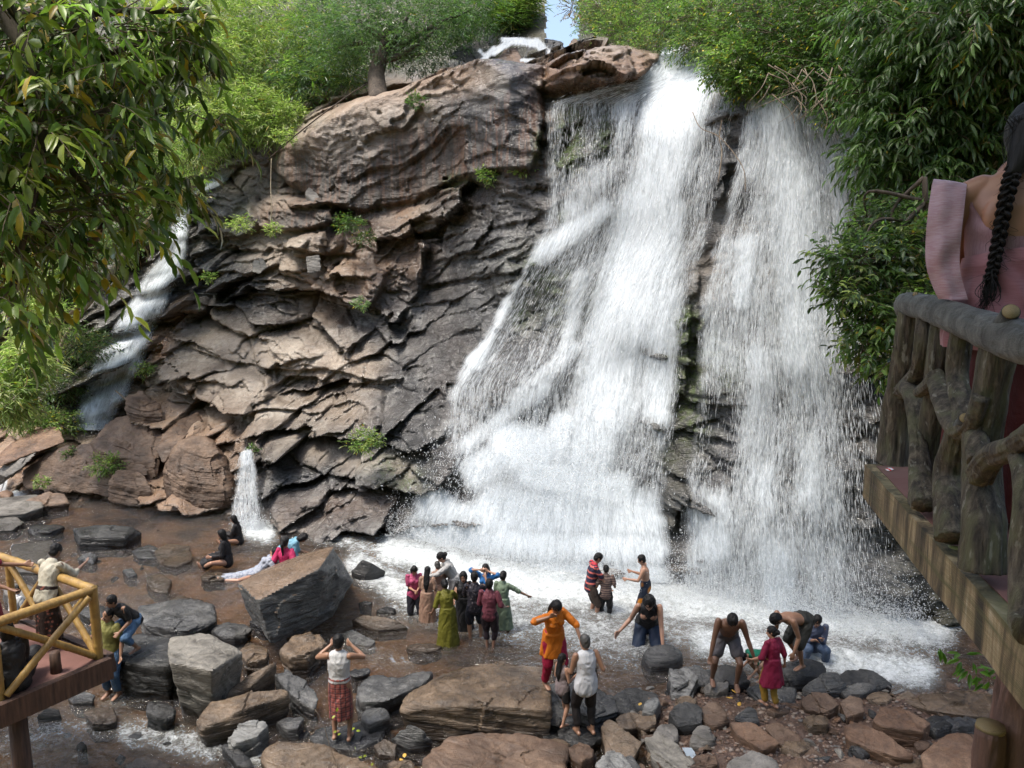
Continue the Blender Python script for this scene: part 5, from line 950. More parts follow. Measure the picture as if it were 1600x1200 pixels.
def bark_tube(pts, radpx, off=0., seed=0, seg=40, k=16, amp=.14, raw=False):
    W = np.array(pts, float) if raw else np.array([onfence(a, b, off) for a, b in pts])
    dep = 1 if raw else np.array([(w - [0, 0, CAM_H]) @ FW for w in W]) / FPX
    rad = np.array(radpx, float) * dep
    S = smooth_path(np.concatenate([W, rad[:, None]], 1), k); V, F = tube(S[:, :3], S[:, 3].clip(.01), seg)
    n = len(S); V = V.reshape(n, seg, 3); c = S[:, None, :3]; th = np.linspace(0, 2 * math.pi, seg, endpoint=False)[None] + 0 * V[..., 0]
    ln = np.concatenate([[0], np.cumsum(np.linalg.norm(np.diff(S[:, :3], axis=0), axis=1))])[:, None] + 0 * th
    g = fbm(np.cos(th) * 4.5 + seed, np.sin(th) * 4.5, ln * 5 + seed, o=4, seed=seed); l = fbm(np.cos(th) * 1.1 + seed * 2, np.sin(th) * 1.1, ln * 4, o=3, seed=seed + 3)
    V = c + (V - c) * (1 + amp * 1.5 * (np.abs(g) * -1.6 + .4) + amp * 1.6 * l)[..., None]
    V = V.reshape(-1, 3)
    if not raw: V[:, 2] = np.maximum(V[:, 2], ZF + .002)       # the posts stand on the slab
    return V, F
rail = empty('railing', (2.05, 4.05, ZF))
def rpart(name, VF, m, par=rail):
    V, F = VF; return link(name, mesh(name, V - np.array(par.location), F), m, par)
zr = 6.68
p0 = np.array([2.10, 4.10, zr]); e1 = np.array([1.05, .82, zr])
seqt = [p0 + (e1 - p0) * s + np.array([0, 0, .01 * math.sin(s * 9)]) for s in np.linspace(0, 1, 9)]
rpart('top_rail', bark_tube([p0 + [.03, .06, -.04]] + seqt, [.05] + [.058, .062, .058, .060, .062, .06, .062, .06, .06], raw=True, seed=3, amp=.10, k=14), RAILC)
rpart('top_rail', bark_tube([p0 + [0, 0, -.01], p0 + [.8, .12, .0], p0 + [1.6, .2, 0], p0 + [2.6, .3, 0]], [.05, .052, .05, .05], raw=True, seed=5, amp=.10), RAILC)
def stub(px, py, off, r_, sd):
    c = onfence(px, py, off); d = np.array([-.35, -.8, .45]); d /= np.linalg.norm(d)
    V, F = tube([c - d * .10, c - d * .03, c + d * .012], [r_ * 1.25, r_ * 1.05, r_], 20); o = rpart('branch_stub', (V, F), RAILC)
    V, F = tube([c + d * .0125, c + d * .018], [r_ * .9, r_ * .86], 20); q = link('cut_face', mesh('cut_face', V - np.array(rail.location), F), CUT, o); return o
stub(1578, 490, -.03, .026, 1); stub(1430, 462, -.03, .014, 2); stub(1507, 655, -.045, .02, 3)
for pts, rad, off in [([(1424, 488), (1418, 540), (1408, 610), (1400, 680), (1396, 745)], [17, 19, 21, 22, 24], 0.),
                      ([(1447, 490), (1444, 540), (1436, 580), (1418, 604), (1406, 612)], [14, 15, 13, 12, 12], -.01),
                      ([(1418, 606), (1428, 625), (1434, 680), (1438, 730), (1446, 790)], [13, 14, 12, 15, 19], -.03),
                      ([(1474, 492), (1470, 550), (1462, 610), (1452, 680), (1448, 730), (1446, 800)], [17, 18, 18, 19, 21, 25], .02),
                      ([(1438, 612), (1452, 602), (1462, 590)], [11, 11, 12], -.03),
                      ([(1462, 590), (1476, 630), (1492, 662), (1508, 672), (1522, 655), (1532, 620)], [14, 16, 17, 18, 14, 12], -.02),
                      ([(1508, 498), (1500, 545), (1497, 590), (1506, 640), (1512, 670)], [16, 17, 15, 17, 20], 0.),
                      ([(1500, 665), (1494, 690), (1484, 740), (1488, 790), (1492, 842)], [18, 19, 22, 24, 27], 0.),
                      ([(1514, 660), (1526, 690), (1532, 720)], [16, 16, 18], -.01),
                      ([(1562, 505), (1556, 560), (1546, 620), (1536, 680), (1534, 750), (1536, 820), (1532, 890)], [24, 24, 23, 26, 27, 29, 32], .02),
                      ([(1530, 740), (1550, 712), (1580, 700), (1606, 682), (1640, 660)], [20, 18, 17, 17, 18], -.01),
                      ([(1588, 706), (1604, 740), (1612, 800), (1606, 870), (1610, 960), (1620, 985)], [14, 19, 22, 24, 30, 32], 0.),
                      ([(1625, 520), (1640, 600), (1650, 680), (1660, 800), (1680, 1000)], [26, 28, 28, 30, 34], .02),
                      ([(1700, 530), (1710, 700), (1740, 900), (1780, 1150)], [30, 34, 36, 44], .02)]:
    rpart('post', bark_tube(pts, rad, off, seed=int(pts[0][0]) % 97), BARKC)
for s in (.55, 1.15, 1.75, 2.4):
    q = p0 + np.array([s, s * .12, 0]); rpart('post', bark_tube([q + [0, 0, .0], q + [.03, 0, -.3], q + [-.03, 0, -.6], q + [0, 0, -.9]], [.045, .05, .055, .06], raw=True, seed=int(s * 10)), BARKC)
tag(rail, 'dark concrete railing shaped like tree branches around the right platform', 'railing')
# right platform
def slab_mesh(poly, z0, z1, cut=.12, amp=.012, seed=0):
    """a prism with finely divided, roughened sides"""
    poly = [np.array(p, float) for p in poly]; ring = []
    for k in range(len(poly)):
        a, b = poly[k], poly[(k + 1) % len(poly)]; m = max(1, int(np.linalg.norm(b - a) / cut)); ring += [a + (b - a) * i / m for i in range(m)]
    ring = np.array(ring); n = len(ring); zs = np.linspace(z0, z1, 6); V = []
    for z in zs: V.append(np.concatenate([ring, np.full((n, 1), z)], 1))
    V = np.concatenate(V); V[:, :2] += (amp * fbm(V[:, 0] * 6, V[:, 1] * 6, V[:, 2] * 6, seed=seed))[:, None]
    i = np.arange(6 * n).reshape(6, n); j = np.roll(i, -1, 1); F = np.stack([i[:-1], j[:-1], j[1:], i[1:]], -1).reshape(-1, 4).tolist()
    F += [list(range(n - 1, -1, -1)), list(range(5 * n, 6 * n))]; return V, F
c0 = P(1360, 726, z=ZF)[:2]; c1 = P(1600, 988, z=ZF)[:2]; u = (c1 - c0) / np.linalg.norm(c1 - c0); c0 = c0 + np.array([-.025, .01]); c2 = c0 + u * 4.0
plat = empty('viewing_platform', (c0[0], c0[1], ZF - .2))
def pp(name, VF, m, par=plat): V, F = VF; return link(name, mesh(name, V - np.array(par.location), F, False), m, par)
pp('slab', slab_mesh([c0, c2, c2 + [5, 0], c0 + [5, .6]], ZF - .185, ZF, seed=4), SLABM)
inn = np.array([.055, .0]); pp('floor', slab_mesh([c0 + u * .05 + [.05, 0], c2 + [.07, .02], c2 + [4.9, 0], c0 + [4.9, .5]], ZF - .02, ZF + .004, amp=.01, seed=6), REDM)
tag(plat, 'concrete platform with stained edge and worn red floor at the right', 'platform')
PX_ = .22
pil = empty('pillar', (2.02 + PX_, 3.1, 0))
rpart('trunk', bark_tube([(2.02 + PX_, 3.1, ZF - .23), (2.0 + PX_, 3.08, 5.2), (2.03 + PX_, 3.1, 4.2), (2.05 + PX_, 3.12, 2.), (2.1 + PX_, 3.1, -.5)], [.10, .105, .115, .13, .16], raw=True, seed=8, k=30), bark_mat('pillar_paint', (.06, .035, .028), (.20, .115, .09)), pil)
V, F = bark_tube([(1.83 + PX_, 3.02, 4.93), (1.84 + PX_, 3.03, 4.6), (1.9 + PX_, 3.05, 3.8)], [.055, .06, .065], raw=True, seed=9, k=10); br = rpart('branch', (V, F), D.materials['pillar_paint'], pil)
V, F = tube([(1.83 + PX_, 3.02, 4.925), (1.83 + PX_, 3.02, 4.945)], [.058, .054], 24); link('cut_face', mesh('cut_face', V - np.array(pil.location), F), CUT, br)
V, F = bark_tube([(1.90 + PX_, 3.0, 5.50), (1.93 + PX_, 3.02, 5.3), (1.98 + PX_, 3.06, 5.1)], [.03, .04, .05], raw=True, seed=10, k=8); rpart('branch', (V, F), D.materials['pillar_paint'], pil)
tag(pil, 'reddish pillar shaped like a tree trunk under the right platform', 'pillar')
# candy wrapper and leaves on the ledge
def litter(name, label, cat, c, size, m, seed, tilt=.2, fold=.3):
    r = np.random.default_rng(seed); g = np.linspace(-1, 1, 9); A, B = np.meshgrid(g, g, indexing='ij')
    Z = fold * (1 - np.abs(B)) * .5 + .25 * fold * fbm(A * 1.5 + seed, B * 1.5, seed=seed); X = A * size[0]; Yy = B * size[1] * np.clip(1.15 - np.abs(A) ** 2.2, .06, 1)
    V = np.stack([X, Yy, Z * max(size) * .5], -1).reshape(-1, 3); V2 = V.copy(); V2[:, 2] -= .0015
    F = gridfaces(9, 9); me = mesh(name, V, F); o = link(name, me, m); o.location = c; o.rotation_euler = (tilt, -tilt * .5, r.uniform(0, 6.28)); return tag(o, label, cat)
t = NT('wrapper'); sx = t.n('SeparateXYZ', {0: t.coord((30, 30, 30))}).outputs[0]
WRM = t.end(t.bsdf(color=t.ramp(t.math('FRACT', sx), [(.0, (.7, .7, .7)), (.5, (.7, .68, .66)), (.55, (.6, .05, .06)), (.9, (.6, .05, .06))], 'CONSTANT'), rough=.25))
q = P(1390, 733, z=ZF + .012); litter('wrapper', 'crumpled red and white wrapper on the platform edge', 'wrapper', tuple(q), (.028, .014), WRM, 3)
def plainmat(name, c, rough=.7, var=.3, sc=8): 
    t = NT(name); a = t.noise(sc, 5); return t.end(t.bsdf(color=t.mix(t.ramp(a, [(.35, var), (.65, 0.)]), c, tuple(v * .5 for v in c)), rough=rough, normal=t.bump(a, .3, .01)))
DLEAF = plainmat('fallen_leaf', (.28, .30, .11), .5); YLEAF = plainmat('yellow_leaf', (.5, .3, .05), .5); BLEAF = plainmat('brown_leaf', (.25, .14, .06), .6)
q = P(1494, 856, z=ZF + .015); litter('leaf', 'fallen green leaf curled on the edge of the right platform', 'leaf', tuple(q), (.035, .016), DLEAF, 5)
q = P(1452, 793, z=ZF + .012); litter('leaf', 'dry flat leaf between two railing posts', 'leaf', tuple(q), (.04, .014), DLEAF, 6)
for i, (px, py) in enumerate([(622, 1155), (632, 1180), (628, 1188), (575, 1125), (1147, 1080), (1155, 1100), (1140, 1090), (1000, 1100), (985, 1120), (75, 892)]):
    q = P(px, py, z=(.05 if px < 1000 else .30) + .03); litter('leaf', ['orange leaf floating in the brown pool below the jagged little rock', 'yellow leaf nearest the bottom edge in the brown pool', 'yellow leaf left of the lowest leaf in the brown pool', 'orange leaf by the feet of the man in the lungi', 'yellow leaf on the mud under the shirtless man in grey shorts', 'yellow leaf on the mud nearest the mustard trousers', 'orange leaf on the mud left of the yellow pair', 'yellow leaf lying beside the oval white-striped stone', 'yellow leaf on the brown flat stone below the oval stone', 'orange leaf floating behind the bamboo railing'][i], 'leaf', tuple(q), (.05, .026), YLEAF, 20 + i); COL.objects[-1]['group'] = 'yellow leaves fallen on rocks and water'
# left platform with bamboo railing
Zp = 2.02; k0 = P(163, 1027, z=Zp)[:2]; kn = P(0, 1097, z=Zp)[:2]; kf = P(0, 960, z=Zp)[:2]; kn2 = k0 + (kn - k0) * 1.5; kf2 = k0 + (kf - k0) * 2.2
lp = empty('viewing_platform', (k0[0], k0[1], Zp - .2)); 
pp('floor', slab_mesh([k0, kf2, kn2], Zp - .06, Zp, seed=14), REDM, lp)
def beam(a, b, z0, z1, wd, m, par, name='beam'):
    a = np.array(a); b = np.array(b); e = (b - a) / np.linalg.norm(b - a); nn = np.array([e[1], -e[0]]) * wd
    return pp(name, slab_mesh([a, a + nn, b + nn, b], z0, z1, cut=.15, amp=.02, seed=3), m, par)
beam(kn2, k0 + np.array([.04, .02]), Zp - .26, Zp + .012, .10, BEAMM, lp); beam(k0 + np.array([.04, .02]), kf2, Zp - .24, Zp + .010, .09, BEAMM, lp)
q = P(8, 1118, z=Zp - .3); V, F = tube([(q[0], q[1] + .2, Zp - .26), (q[0], q[1] + .2, -.5)], [.10, .11], 14); o = link('support_post', mesh('support_post', V - np.array(lp.location), F), BEAMM, lp)
tag(lp, 'small platform with dark red beam carrying people at the lower left', 'platform')
def bamboo(a, b, r_=.045, over=0., nodes=.33, sd=0):
    a = np.array(a, float); b = np.array(b, float); L = np.linalg.norm(b - a); e = (b - a) / L; b = b + e * over; a = a - e * over; L += 2 * over
    s = np.linspace(0, L, max(8, int(L / .02))); rr = r_ * (1 + .13 * np.exp(-((((s + sd * .13) % nodes) - nodes / 2) / .013) ** 2)) * (1 - .02 * np.cos(s * 3))
    bend = .012 * np.sin(s / L * math.pi)[:, None] * np.array([[.3, .2, 1.]])
    return tube(a + e * s[:, None] + bend, rr, 14)
br_ = empty('bamboo_railing', (k0[0], k0[1], Zp)); zt = 2.92
def np3(px, py, s=None): return P(px, py, z=s)
kc = np.array([*(k0 + np.array([-.06, -.02])), Zp]); 
dn = (kn - k0) / np.linalg.norm(kn - k0); df_ = (kf - k0) / np.linalg.norm(kf - k0)
Ln = np.linalg.norm(P(0, 985, z=zt)[:2] - kc[:2]); 
def nf(s, z): return np.array([kc[0] + dn[0] * s, kc[1] + dn[1] * s, z])
def ff(s, z): return np.array([kc[0] + df_[0] * s, kc[1] + df_[1] * s, z])
bp = lambda nm, a, b, r_=.045, ov=0., sd=0: link(nm, mesh(nm, *[(V - np.array(br_.location)) if i == 0 else V for i, V in enumerate(bamboo(a, b, r_, ov, sd=sd))]), BAMBM, br_)
bp('top_rail', nf(-.03, zt), nf(2.4, zt), .055); bp('top_rail', ff(-.03, zt + .01), ff(3., zt + .01), .055, sd=3)
bp('post', nf(0, Zp), nf(0, zt + .04), .055); bp('post', nf(1.12, Zp), nf(1.12, zt), .055, sd=2); bp('post', ff(.98, Zp), ff(.98, zt), .045, sd=1); bp('post', ff(1.9, Zp), ff(1.9, zt), .045, sd=4)
bp('brace', nf(.05, zt - .05) + [.03, -.05, 0], nf(1.05, Zp + .05) + [.03, -.05, 0], .042, sd=1); bp('brace', nf(1.05, zt - .05), nf(.05, Zp + .05), .042, sd=2)
bp('brace', ff(.06, zt - .05) + [-.02, .05, 0], ff(.92, Zp + .05) + [-.02, .05, 0], .04, sd=3); bp('brace', ff(.92, zt - .05), ff(.06, Zp + .05), .04, sd=4)
bp('brace', ff(1.05, zt - .05) + [-.02, .05, 0], ff(1.85, Zp + .05) + [-.02, .05, 0], .04, sd=5); bp('brace', ff(1.85, zt - .05), ff(1.05, Zp + .05), .04, sd=6)
tag(br_, 'yellow bamboo railing with crossed braces at the lower left', 'railing')
q = P(88, 1050, z=Zp); st = empty('stump', (q[0], q[1], Zp)); V, F = tube([(0, 0, 0), (0, 0, .12), (0, 0, .26)], [.065, .06, .06], 16); link('post', mesh('post', V, F), BEAMM, st); tag(st, 'short brown stump standing on the left platform', 'stump')
# white board between rocks, plastic sheet on the bank
def board(name, label, cat, pts, m, th=.015):
    W = np.array([P(a, b, Y=c) for a, b, c in pts]); n = np.cross(W[1] - W[0], W[2] - W[0]); n /= np.linalg.norm(n); V = np.concatenate([W, W + n * th]); k = len(W)
    F = [list(range(k)), list(range(2 * k - 1, k - 1, -1))] + [[i, i + k, (i + 1) % k + k, (i + 1) % k] for i in range(k)]
    c = W.mean(0); o = link(name, mesh(name, V - c, F, False), m); o.location = c; return tag(o, label, cat)
WHT = plainmat('white_sheet', (.62, .62, .58), .5)
board('board', 'white board wedged between the brown boulders on the left', 'board', [(222, 750, 21.9), (247, 729, 22.2), (246, 742, 21.9), (240, 752, 21.7)], WHT)
t = NT('clear_plastic'); PL = t.end(t.n('MixShader', {0: .55, 1: t.n('BsdfTransparent', {'Color': (.8, .88, .95, 1)}).outputs[0], 2: t.bsdf(color=(.55, .62, .68), rough=.15)}).outputs[0])
board('plastic_sheet', 'pale bluish plastic bag lying on the bank at the bottom', 'plastic bag', [(1066, 1168, 9.75), (1080, 1168, 9.8), (1101, 1195, 9.5), (1094, 1198, 9.45), (1072, 1180, 9.6)], PL, .006)
# twig with yellow-green leaves at the bottom, fern by the pillar, seedling
def sprig(name, label, cat, pts, Y, leafs, L, Wd, col, rad=.004, mode=0, seed=0, width=8):
    r = np.random.default_rng(seed); root = empty(name, tuple(P(*pts[0], Y=Y))); o = np.array(root.location)
    W = smooth_path([P(a, b, Y=Y + .05 * i) for i, (a, b) in enumerate(pts)], 6); V, F = tube(W - o, np.linspace(rad, rad * .4, len(W)), 6); link('stem', mesh('stem', V, F), TWIG, root)
    lp_ = []; ld = []
    for (a, b, dx, dy) in leafs: lp_.append(P(a, b, Y=Y)); ld.append([dx, r.normal(0, .3) - .3, -dy])
    lp_ = np.array(lp_); ld = np.array(ld, float); n = len(lp_)
    link('leaves', leaf_mesh('leaves', lp_ - o, ld, r.normal(0, .3, (n, 3)) + [0, -.6, 1], L * r.uniform(.8, 1.2, n), Wd * r.uniform(.8, 1.2, n), cols(r, n, [col], .2, 0), width), LEAF_M, root); return tag(root, label, cat)
L_ = [(526 + a, 1112 + b, c, d) for a, b, c, d in [(0, 0, .3, -1), (-2, 6, -.6, .3), (24, 28, .5, -.6), (6, 34, -.4, -.3), (30, 30, .8, .1), (28, 55, .2, .6), (42, 70, .5, -.5), (40, 72, -.5, -.2), (54, 84, .4, -.6), (0, 30, -.7, .1)]]
sprig('sapling', 'thin bare-stemmed sapling with few yellow-green leaves at the bottom', 'sapling', [(548, 1240), (520, 1180), (505, 1130), (492, 1108)], 9.2, L_, .055, .035, (.38, .45, .05), .006, seed=2)
L_ = [(1465, 1015, .2, 1), (1472, 1018, .3, 1), (1468, 1012, .1, 1), (1500, 1030, -.8, .25), (1502, 1034, -.8, .35), (1504, 1040, -.7, .5), (1508, 1045, -.8, .15), (1512, 1048, -.6, .6), (1515, 1052, -.4, .8), (1525, 1045, .5, -.3), (1510, 1022, .9, -.2), (1500, 1022, -.9, -.1), (1535, 1060, -.8, .2), (1540, 1058, .5, -.7), (1530, 1050, .9, .1), (1545, 1065, -.2, .9), (1550, 1060, .6, -.5), (1520, 1035, .2, .9), (1538, 1068, -.9, .3), (1526, 1056, -.3, .9), (1545, 1052, -.5, -.6)]
sprig('fern', 'bright green leafy sprig beside the pillar under the right platform', 'plant', [(1568, 1090), (1540, 1060), (1510, 1035), (1462, 1012)], 4.2, L_ * 2, .075, .02, (.14, .30, .05), .003, seed=4)
L_ = [(1261, 1176, math.cos(a), math.sin(a) * .5) for a in np.linspace(0, 6.28, 8)[:-1]]
sprig('seedling', 'small green seedling growing in the mud at the bottom right', 'seedling', [(1262, 1196), (1261, 1176)], 9.75, L_, .06, .035, (.10, .30, .10), .004, seed=6)
L_ = [(1238, 1198, math.cos(a), math.sin(a) * .5) for a in np.linspace(0, 6.28, 6)[:-1]]
sprig('seedling', 'tiny green seedling cut by the bottom edge', 'seedling', [(1240, 1215), (1238, 1198)], 9.5, L_, .04, .025, (.10, .30, .10), .003, seed=7)
# ================================================================= people: each body is one continuous skin, clothing and hair are its parts
def skin_mat(name, c):
    t = NT(name); a = t.noise(12, 4)
    return t.end(t.bsdf(color=t.mix(t.ramp(a, [(.35, .35), (.65, 0.)]), c, tuple(v * .7 for v in c)), rough=.42, spec=.5))
SKIN = {'a': skin_mat('skin_brown', (.27, .145, .09)), 'b': skin_mat('skin_light_brown', (.38, .21, .14)), 'c': skin_mat('skin_dark_brown', (.16, .085, .055))}
EYE = plainmat('eye', (.02, .015, .012), .2); LIP = plainmat('lips', (.25, .08, .07), .5)
t = NT('hair_black'); a = t.noise(1, 5, t.coord((60, 60, 6)), .6)
HAIR = t.end(t.bsdf(color=t.ramp(a, [(.35, (.003, .003, .0035)), (.65, (.012, .011, .011))]), rough=.55, spec=.25, normal=t.bump(a, .6, .012)))
HAIRG = plainmat('hair_greying', (.05, .048, .045), .5)
_cl = {}
def cloth(c, kind='plain', c2=None, sc=1.):
    key = (c, kind, c2, sc)
    if key in _cl: return _cl[key]
    c = tuple(v * .74 for v in c); c2 = tuple(v * .8 for v in c2) if c2 else c2
    t = NT('cloth_' + kind); co = t.coord(); a = t.noise(5, 5, t.coord((1.6, 1.6, .7)), .6, .8); w_ = t.noise(60, 3)
    base = t.mix(t.ramp(a, [(.35, .30), (.65, 0.)]), c, tuple(v * .6 for v in c)); sp = t.n('SeparateXYZ', {0: co}).outputs
    if kind == 'stripes':
        f = t.math('FRACT', t.math('MULTIPLY', sp[2], sc)); base = t.mix(t.math('GREATER_THAN', f, .55), base, c2)
    elif kind == 'checks':
        fx = t.math('GREATER_THAN', t.math('FRACT', t.math('MULTIPLY', t.math('ADD', sp[0], t.math('MULTIPLY', sp[1], .35)), sc)), .76); fz = t.math('GREATER_THAN', t.math('FRACT', t.math('MULTIPLY', sp[2], sc)), .78)
        base = t.mix(t.math('MULTIPLY', t.math('MAXIMUM', fx, fz), .85), base, c2)
        f2 = t.math('GREATER_THAN', t.math('FRACT', t.math('MULTIPLY', sp[2], sc * 2)), .85); base = t.mix(t.math('MULTIPLY', f2, .4), base, (.6, .35, .3))
    elif kind == 'floral':
        v = t.n('TexVoronoi', {'Vector': co, 'Scale': sc}).outputs['Distance']; base = t.mix(t.ramp(v, [(.22, 1.), (.34, 0.)]), base, c2)
    elif kind == 'upper':
        base = t.mix(t.math('GREATER_THAN', sp[2], sc), base, c2)
    elif kind == 'polo':
        f = t.math('FRACT', t.math('MULTIPLY', sp[2], 9.)); s_ = t.mix(t.math('GREATER_THAN', f, .7), base, (.5, .12, .1)); base = t.mix(t.math('GREATER_THAN', sp[2], sc), s_, c2)
    _cl[key] = t.end(t.bsdf(color=base, rough=.6, spec=.3, normal=t.bump(t.math('ADD', a, t.math('MULTIPLY', w_, .12)), .7, .03))); return _cl[key]
def unit(v): v = np.asarray(v, float); return v / (np.linalg.norm(v) + 1e-9)
def etube(pts, ra, rb, lat, seg=18, cap=True):
    """elliptical tube: ra along lat, rb across, ends rounded"""
    pts = np.asarray(pts, float); n = len(pts); ra = list(ra); rb = list(rb)
    if cap:
        e0 = unit(pts[0] - pts[1]); e1 = unit(pts[-1] - pts[-2]); A = []; B = []; Q = []
        for s, cc in ((.92, .38), (.7, .71), (.38, .92)): Q.append(pts[0] + e0 * min(ra[0], rb[0]) * s); A.append(ra[0] * cc); B.append(rb[0] * cc)
        Q += list(pts); A += ra; B += rb
        for s, cc in ((.38, .92), (.7, .71), (.92, .38)): Q.append(pts[-1] + e1 * min(ra[-1], rb[-1]) * s); A.append(ra[-1] * cc); B.append(rb[-1] * cc)
        pts, ra, rb = np.array(Q), A, B; n = len(pts)
    tg = np.gradient(pts, axis=0); tg /= np.linalg.norm(tg, axis=1)[:, None] + 1e-9
    lat = np.broadcast_to(np.asarray(lat, float), (n, 3)); a = lat - tg * (lat * tg).sum(1)[:, None]; a /= np.linalg.norm(a, axis=1)[:, None] + 1e-9; b = np.cross(tg, a)
    th = np.linspace(0, 2 * math.pi, seg, endpoint=False)
    V = (pts[:, None] + a[:, None] * (np.cos(th)[None] * np.array(ra)[:, None])[..., None] + b[:, None] * (np.sin(th)[None] * np.array(rb)[:, None])[..., None]).reshape(-1, 3)
    i = np.arange(n * seg).reshape(n, seg); j = np.roll(i, -1, 1)
    return V, np.stack([i[:-1], j[:-1], j[1:], i[1:]], -1).reshape(-1, 4).tolist() + [list(range(seg - 1, -1, -1)), list(range((n - 1) * seg, n * seg))]
def ell(c, f, s, u, a, b, d, seg=16):
    """ellipsoid with half axes a along f, b along s, d along u"""
    th = np.linspace(0, math.pi, 10)[1:-1]; V = [c + u * d]; ph = np.linspace(0, 2 * math.pi, seg, endpoint=False)
    for q in th:
        for p in ph: V.append(c + u * d * math.cos(q) + f * a * math.sin(q) * math.cos(p) + s * b * math.sin(q) * math.sin(p))
    V.append(c - u * d); F = [[0, 1 + k, 1 + (k + 1) % seg] for k in range(seg)]
    for r_ in range(7):
        for k in range(seg): F.append([1 + r_ * seg + k, 1 + (r_ + 1) * seg + k, 1 + (r_ + 1) * seg + (k + 1) % seg, 1 + r_ * seg + (k + 1) % seg])
    e = 1 + 8 * seg; F += [[e, e - seg + (k + 1) % seg, e - seg + k] for k in range(seg)]; return np.array(V), F
def ik(a, t_, l1, l2, pole):
    d = t_ - a; L = np.linalg.norm(d); Lc = min(L, (l1 + l2) * .998); e = d / (L + 1e-9); t2 = a + e * Lc
    x = (l1 * l1 - l2 * l2 + Lc * Lc) / (2 * Lc + 1e-9); h = math.sqrt(max(l1 * l1 - x * x, 0)); p = pole - e * (pole @ e); return a + e * x + unit(p) * h, t2
def crumple(o, amp, fr, seed, vz=.55):
    """folds and creases pushed along the normals"""
    me = o.data; n = len(me.vertices); v = np.empty(n * 3, np.float32); me.vertices.foreach_get('co', v); v = v.reshape(-1, 3).astype(float); q = np.empty(n * 3, np.float32); me.vertex_normals.foreach_get('vector', q); q = q.reshape(-1, 3)
    w_ = fbm(v[:, 0] * fr * .4 + 5, v[:, 1] * fr * .4, v[:, 2] * fr * .4, o=2, seed=seed + 50)
    g = 1 - 2 * np.abs(fbm(v[:, 0] * fr + 2 * w_ + seed, v[:, 1] * fr, v[:, 2] * fr * vz + 2 * w_, o=3, seed=seed)) * 1.8
    v += q * (amp * (g * .7 + .5 * w_))[:, None]; me.vertices.foreach_set('co', v.astype(np.float32).ravel()); me.update()
JOBS = []
def remeshed(name, J, m, parent, vox, sm=3, cb=None):
    o = J.obj(name, m, parent); md = o.modifiers.new('r', 'REMESH'); md.mode = 'VOXEL'; md.voxel_size = vox; md.use_smooth_shade = True
    if sm: s = o.modifiers.new('s', 'SMOOTH'); s.factor = .5; s.iterations = sm
    JOBS.append((o, cb)); return o
def flush():
    dg = bpy.context.evaluated_depsgraph_get(); res = [D.meshes.new_from_object(o.evaluated_get(dg)) for o, _ in JOBS]
    for (o, cb), me in zip(JOBS, res):
        o.modifiers.clear(); old = o.data; o.data = me; D.meshes.remove(old); me.polygons.foreach_set('use_smooth', np.ones(len(me.polygons), bool)); me.name = o.name
        if cb: cb(o)
    JOBS.clear()
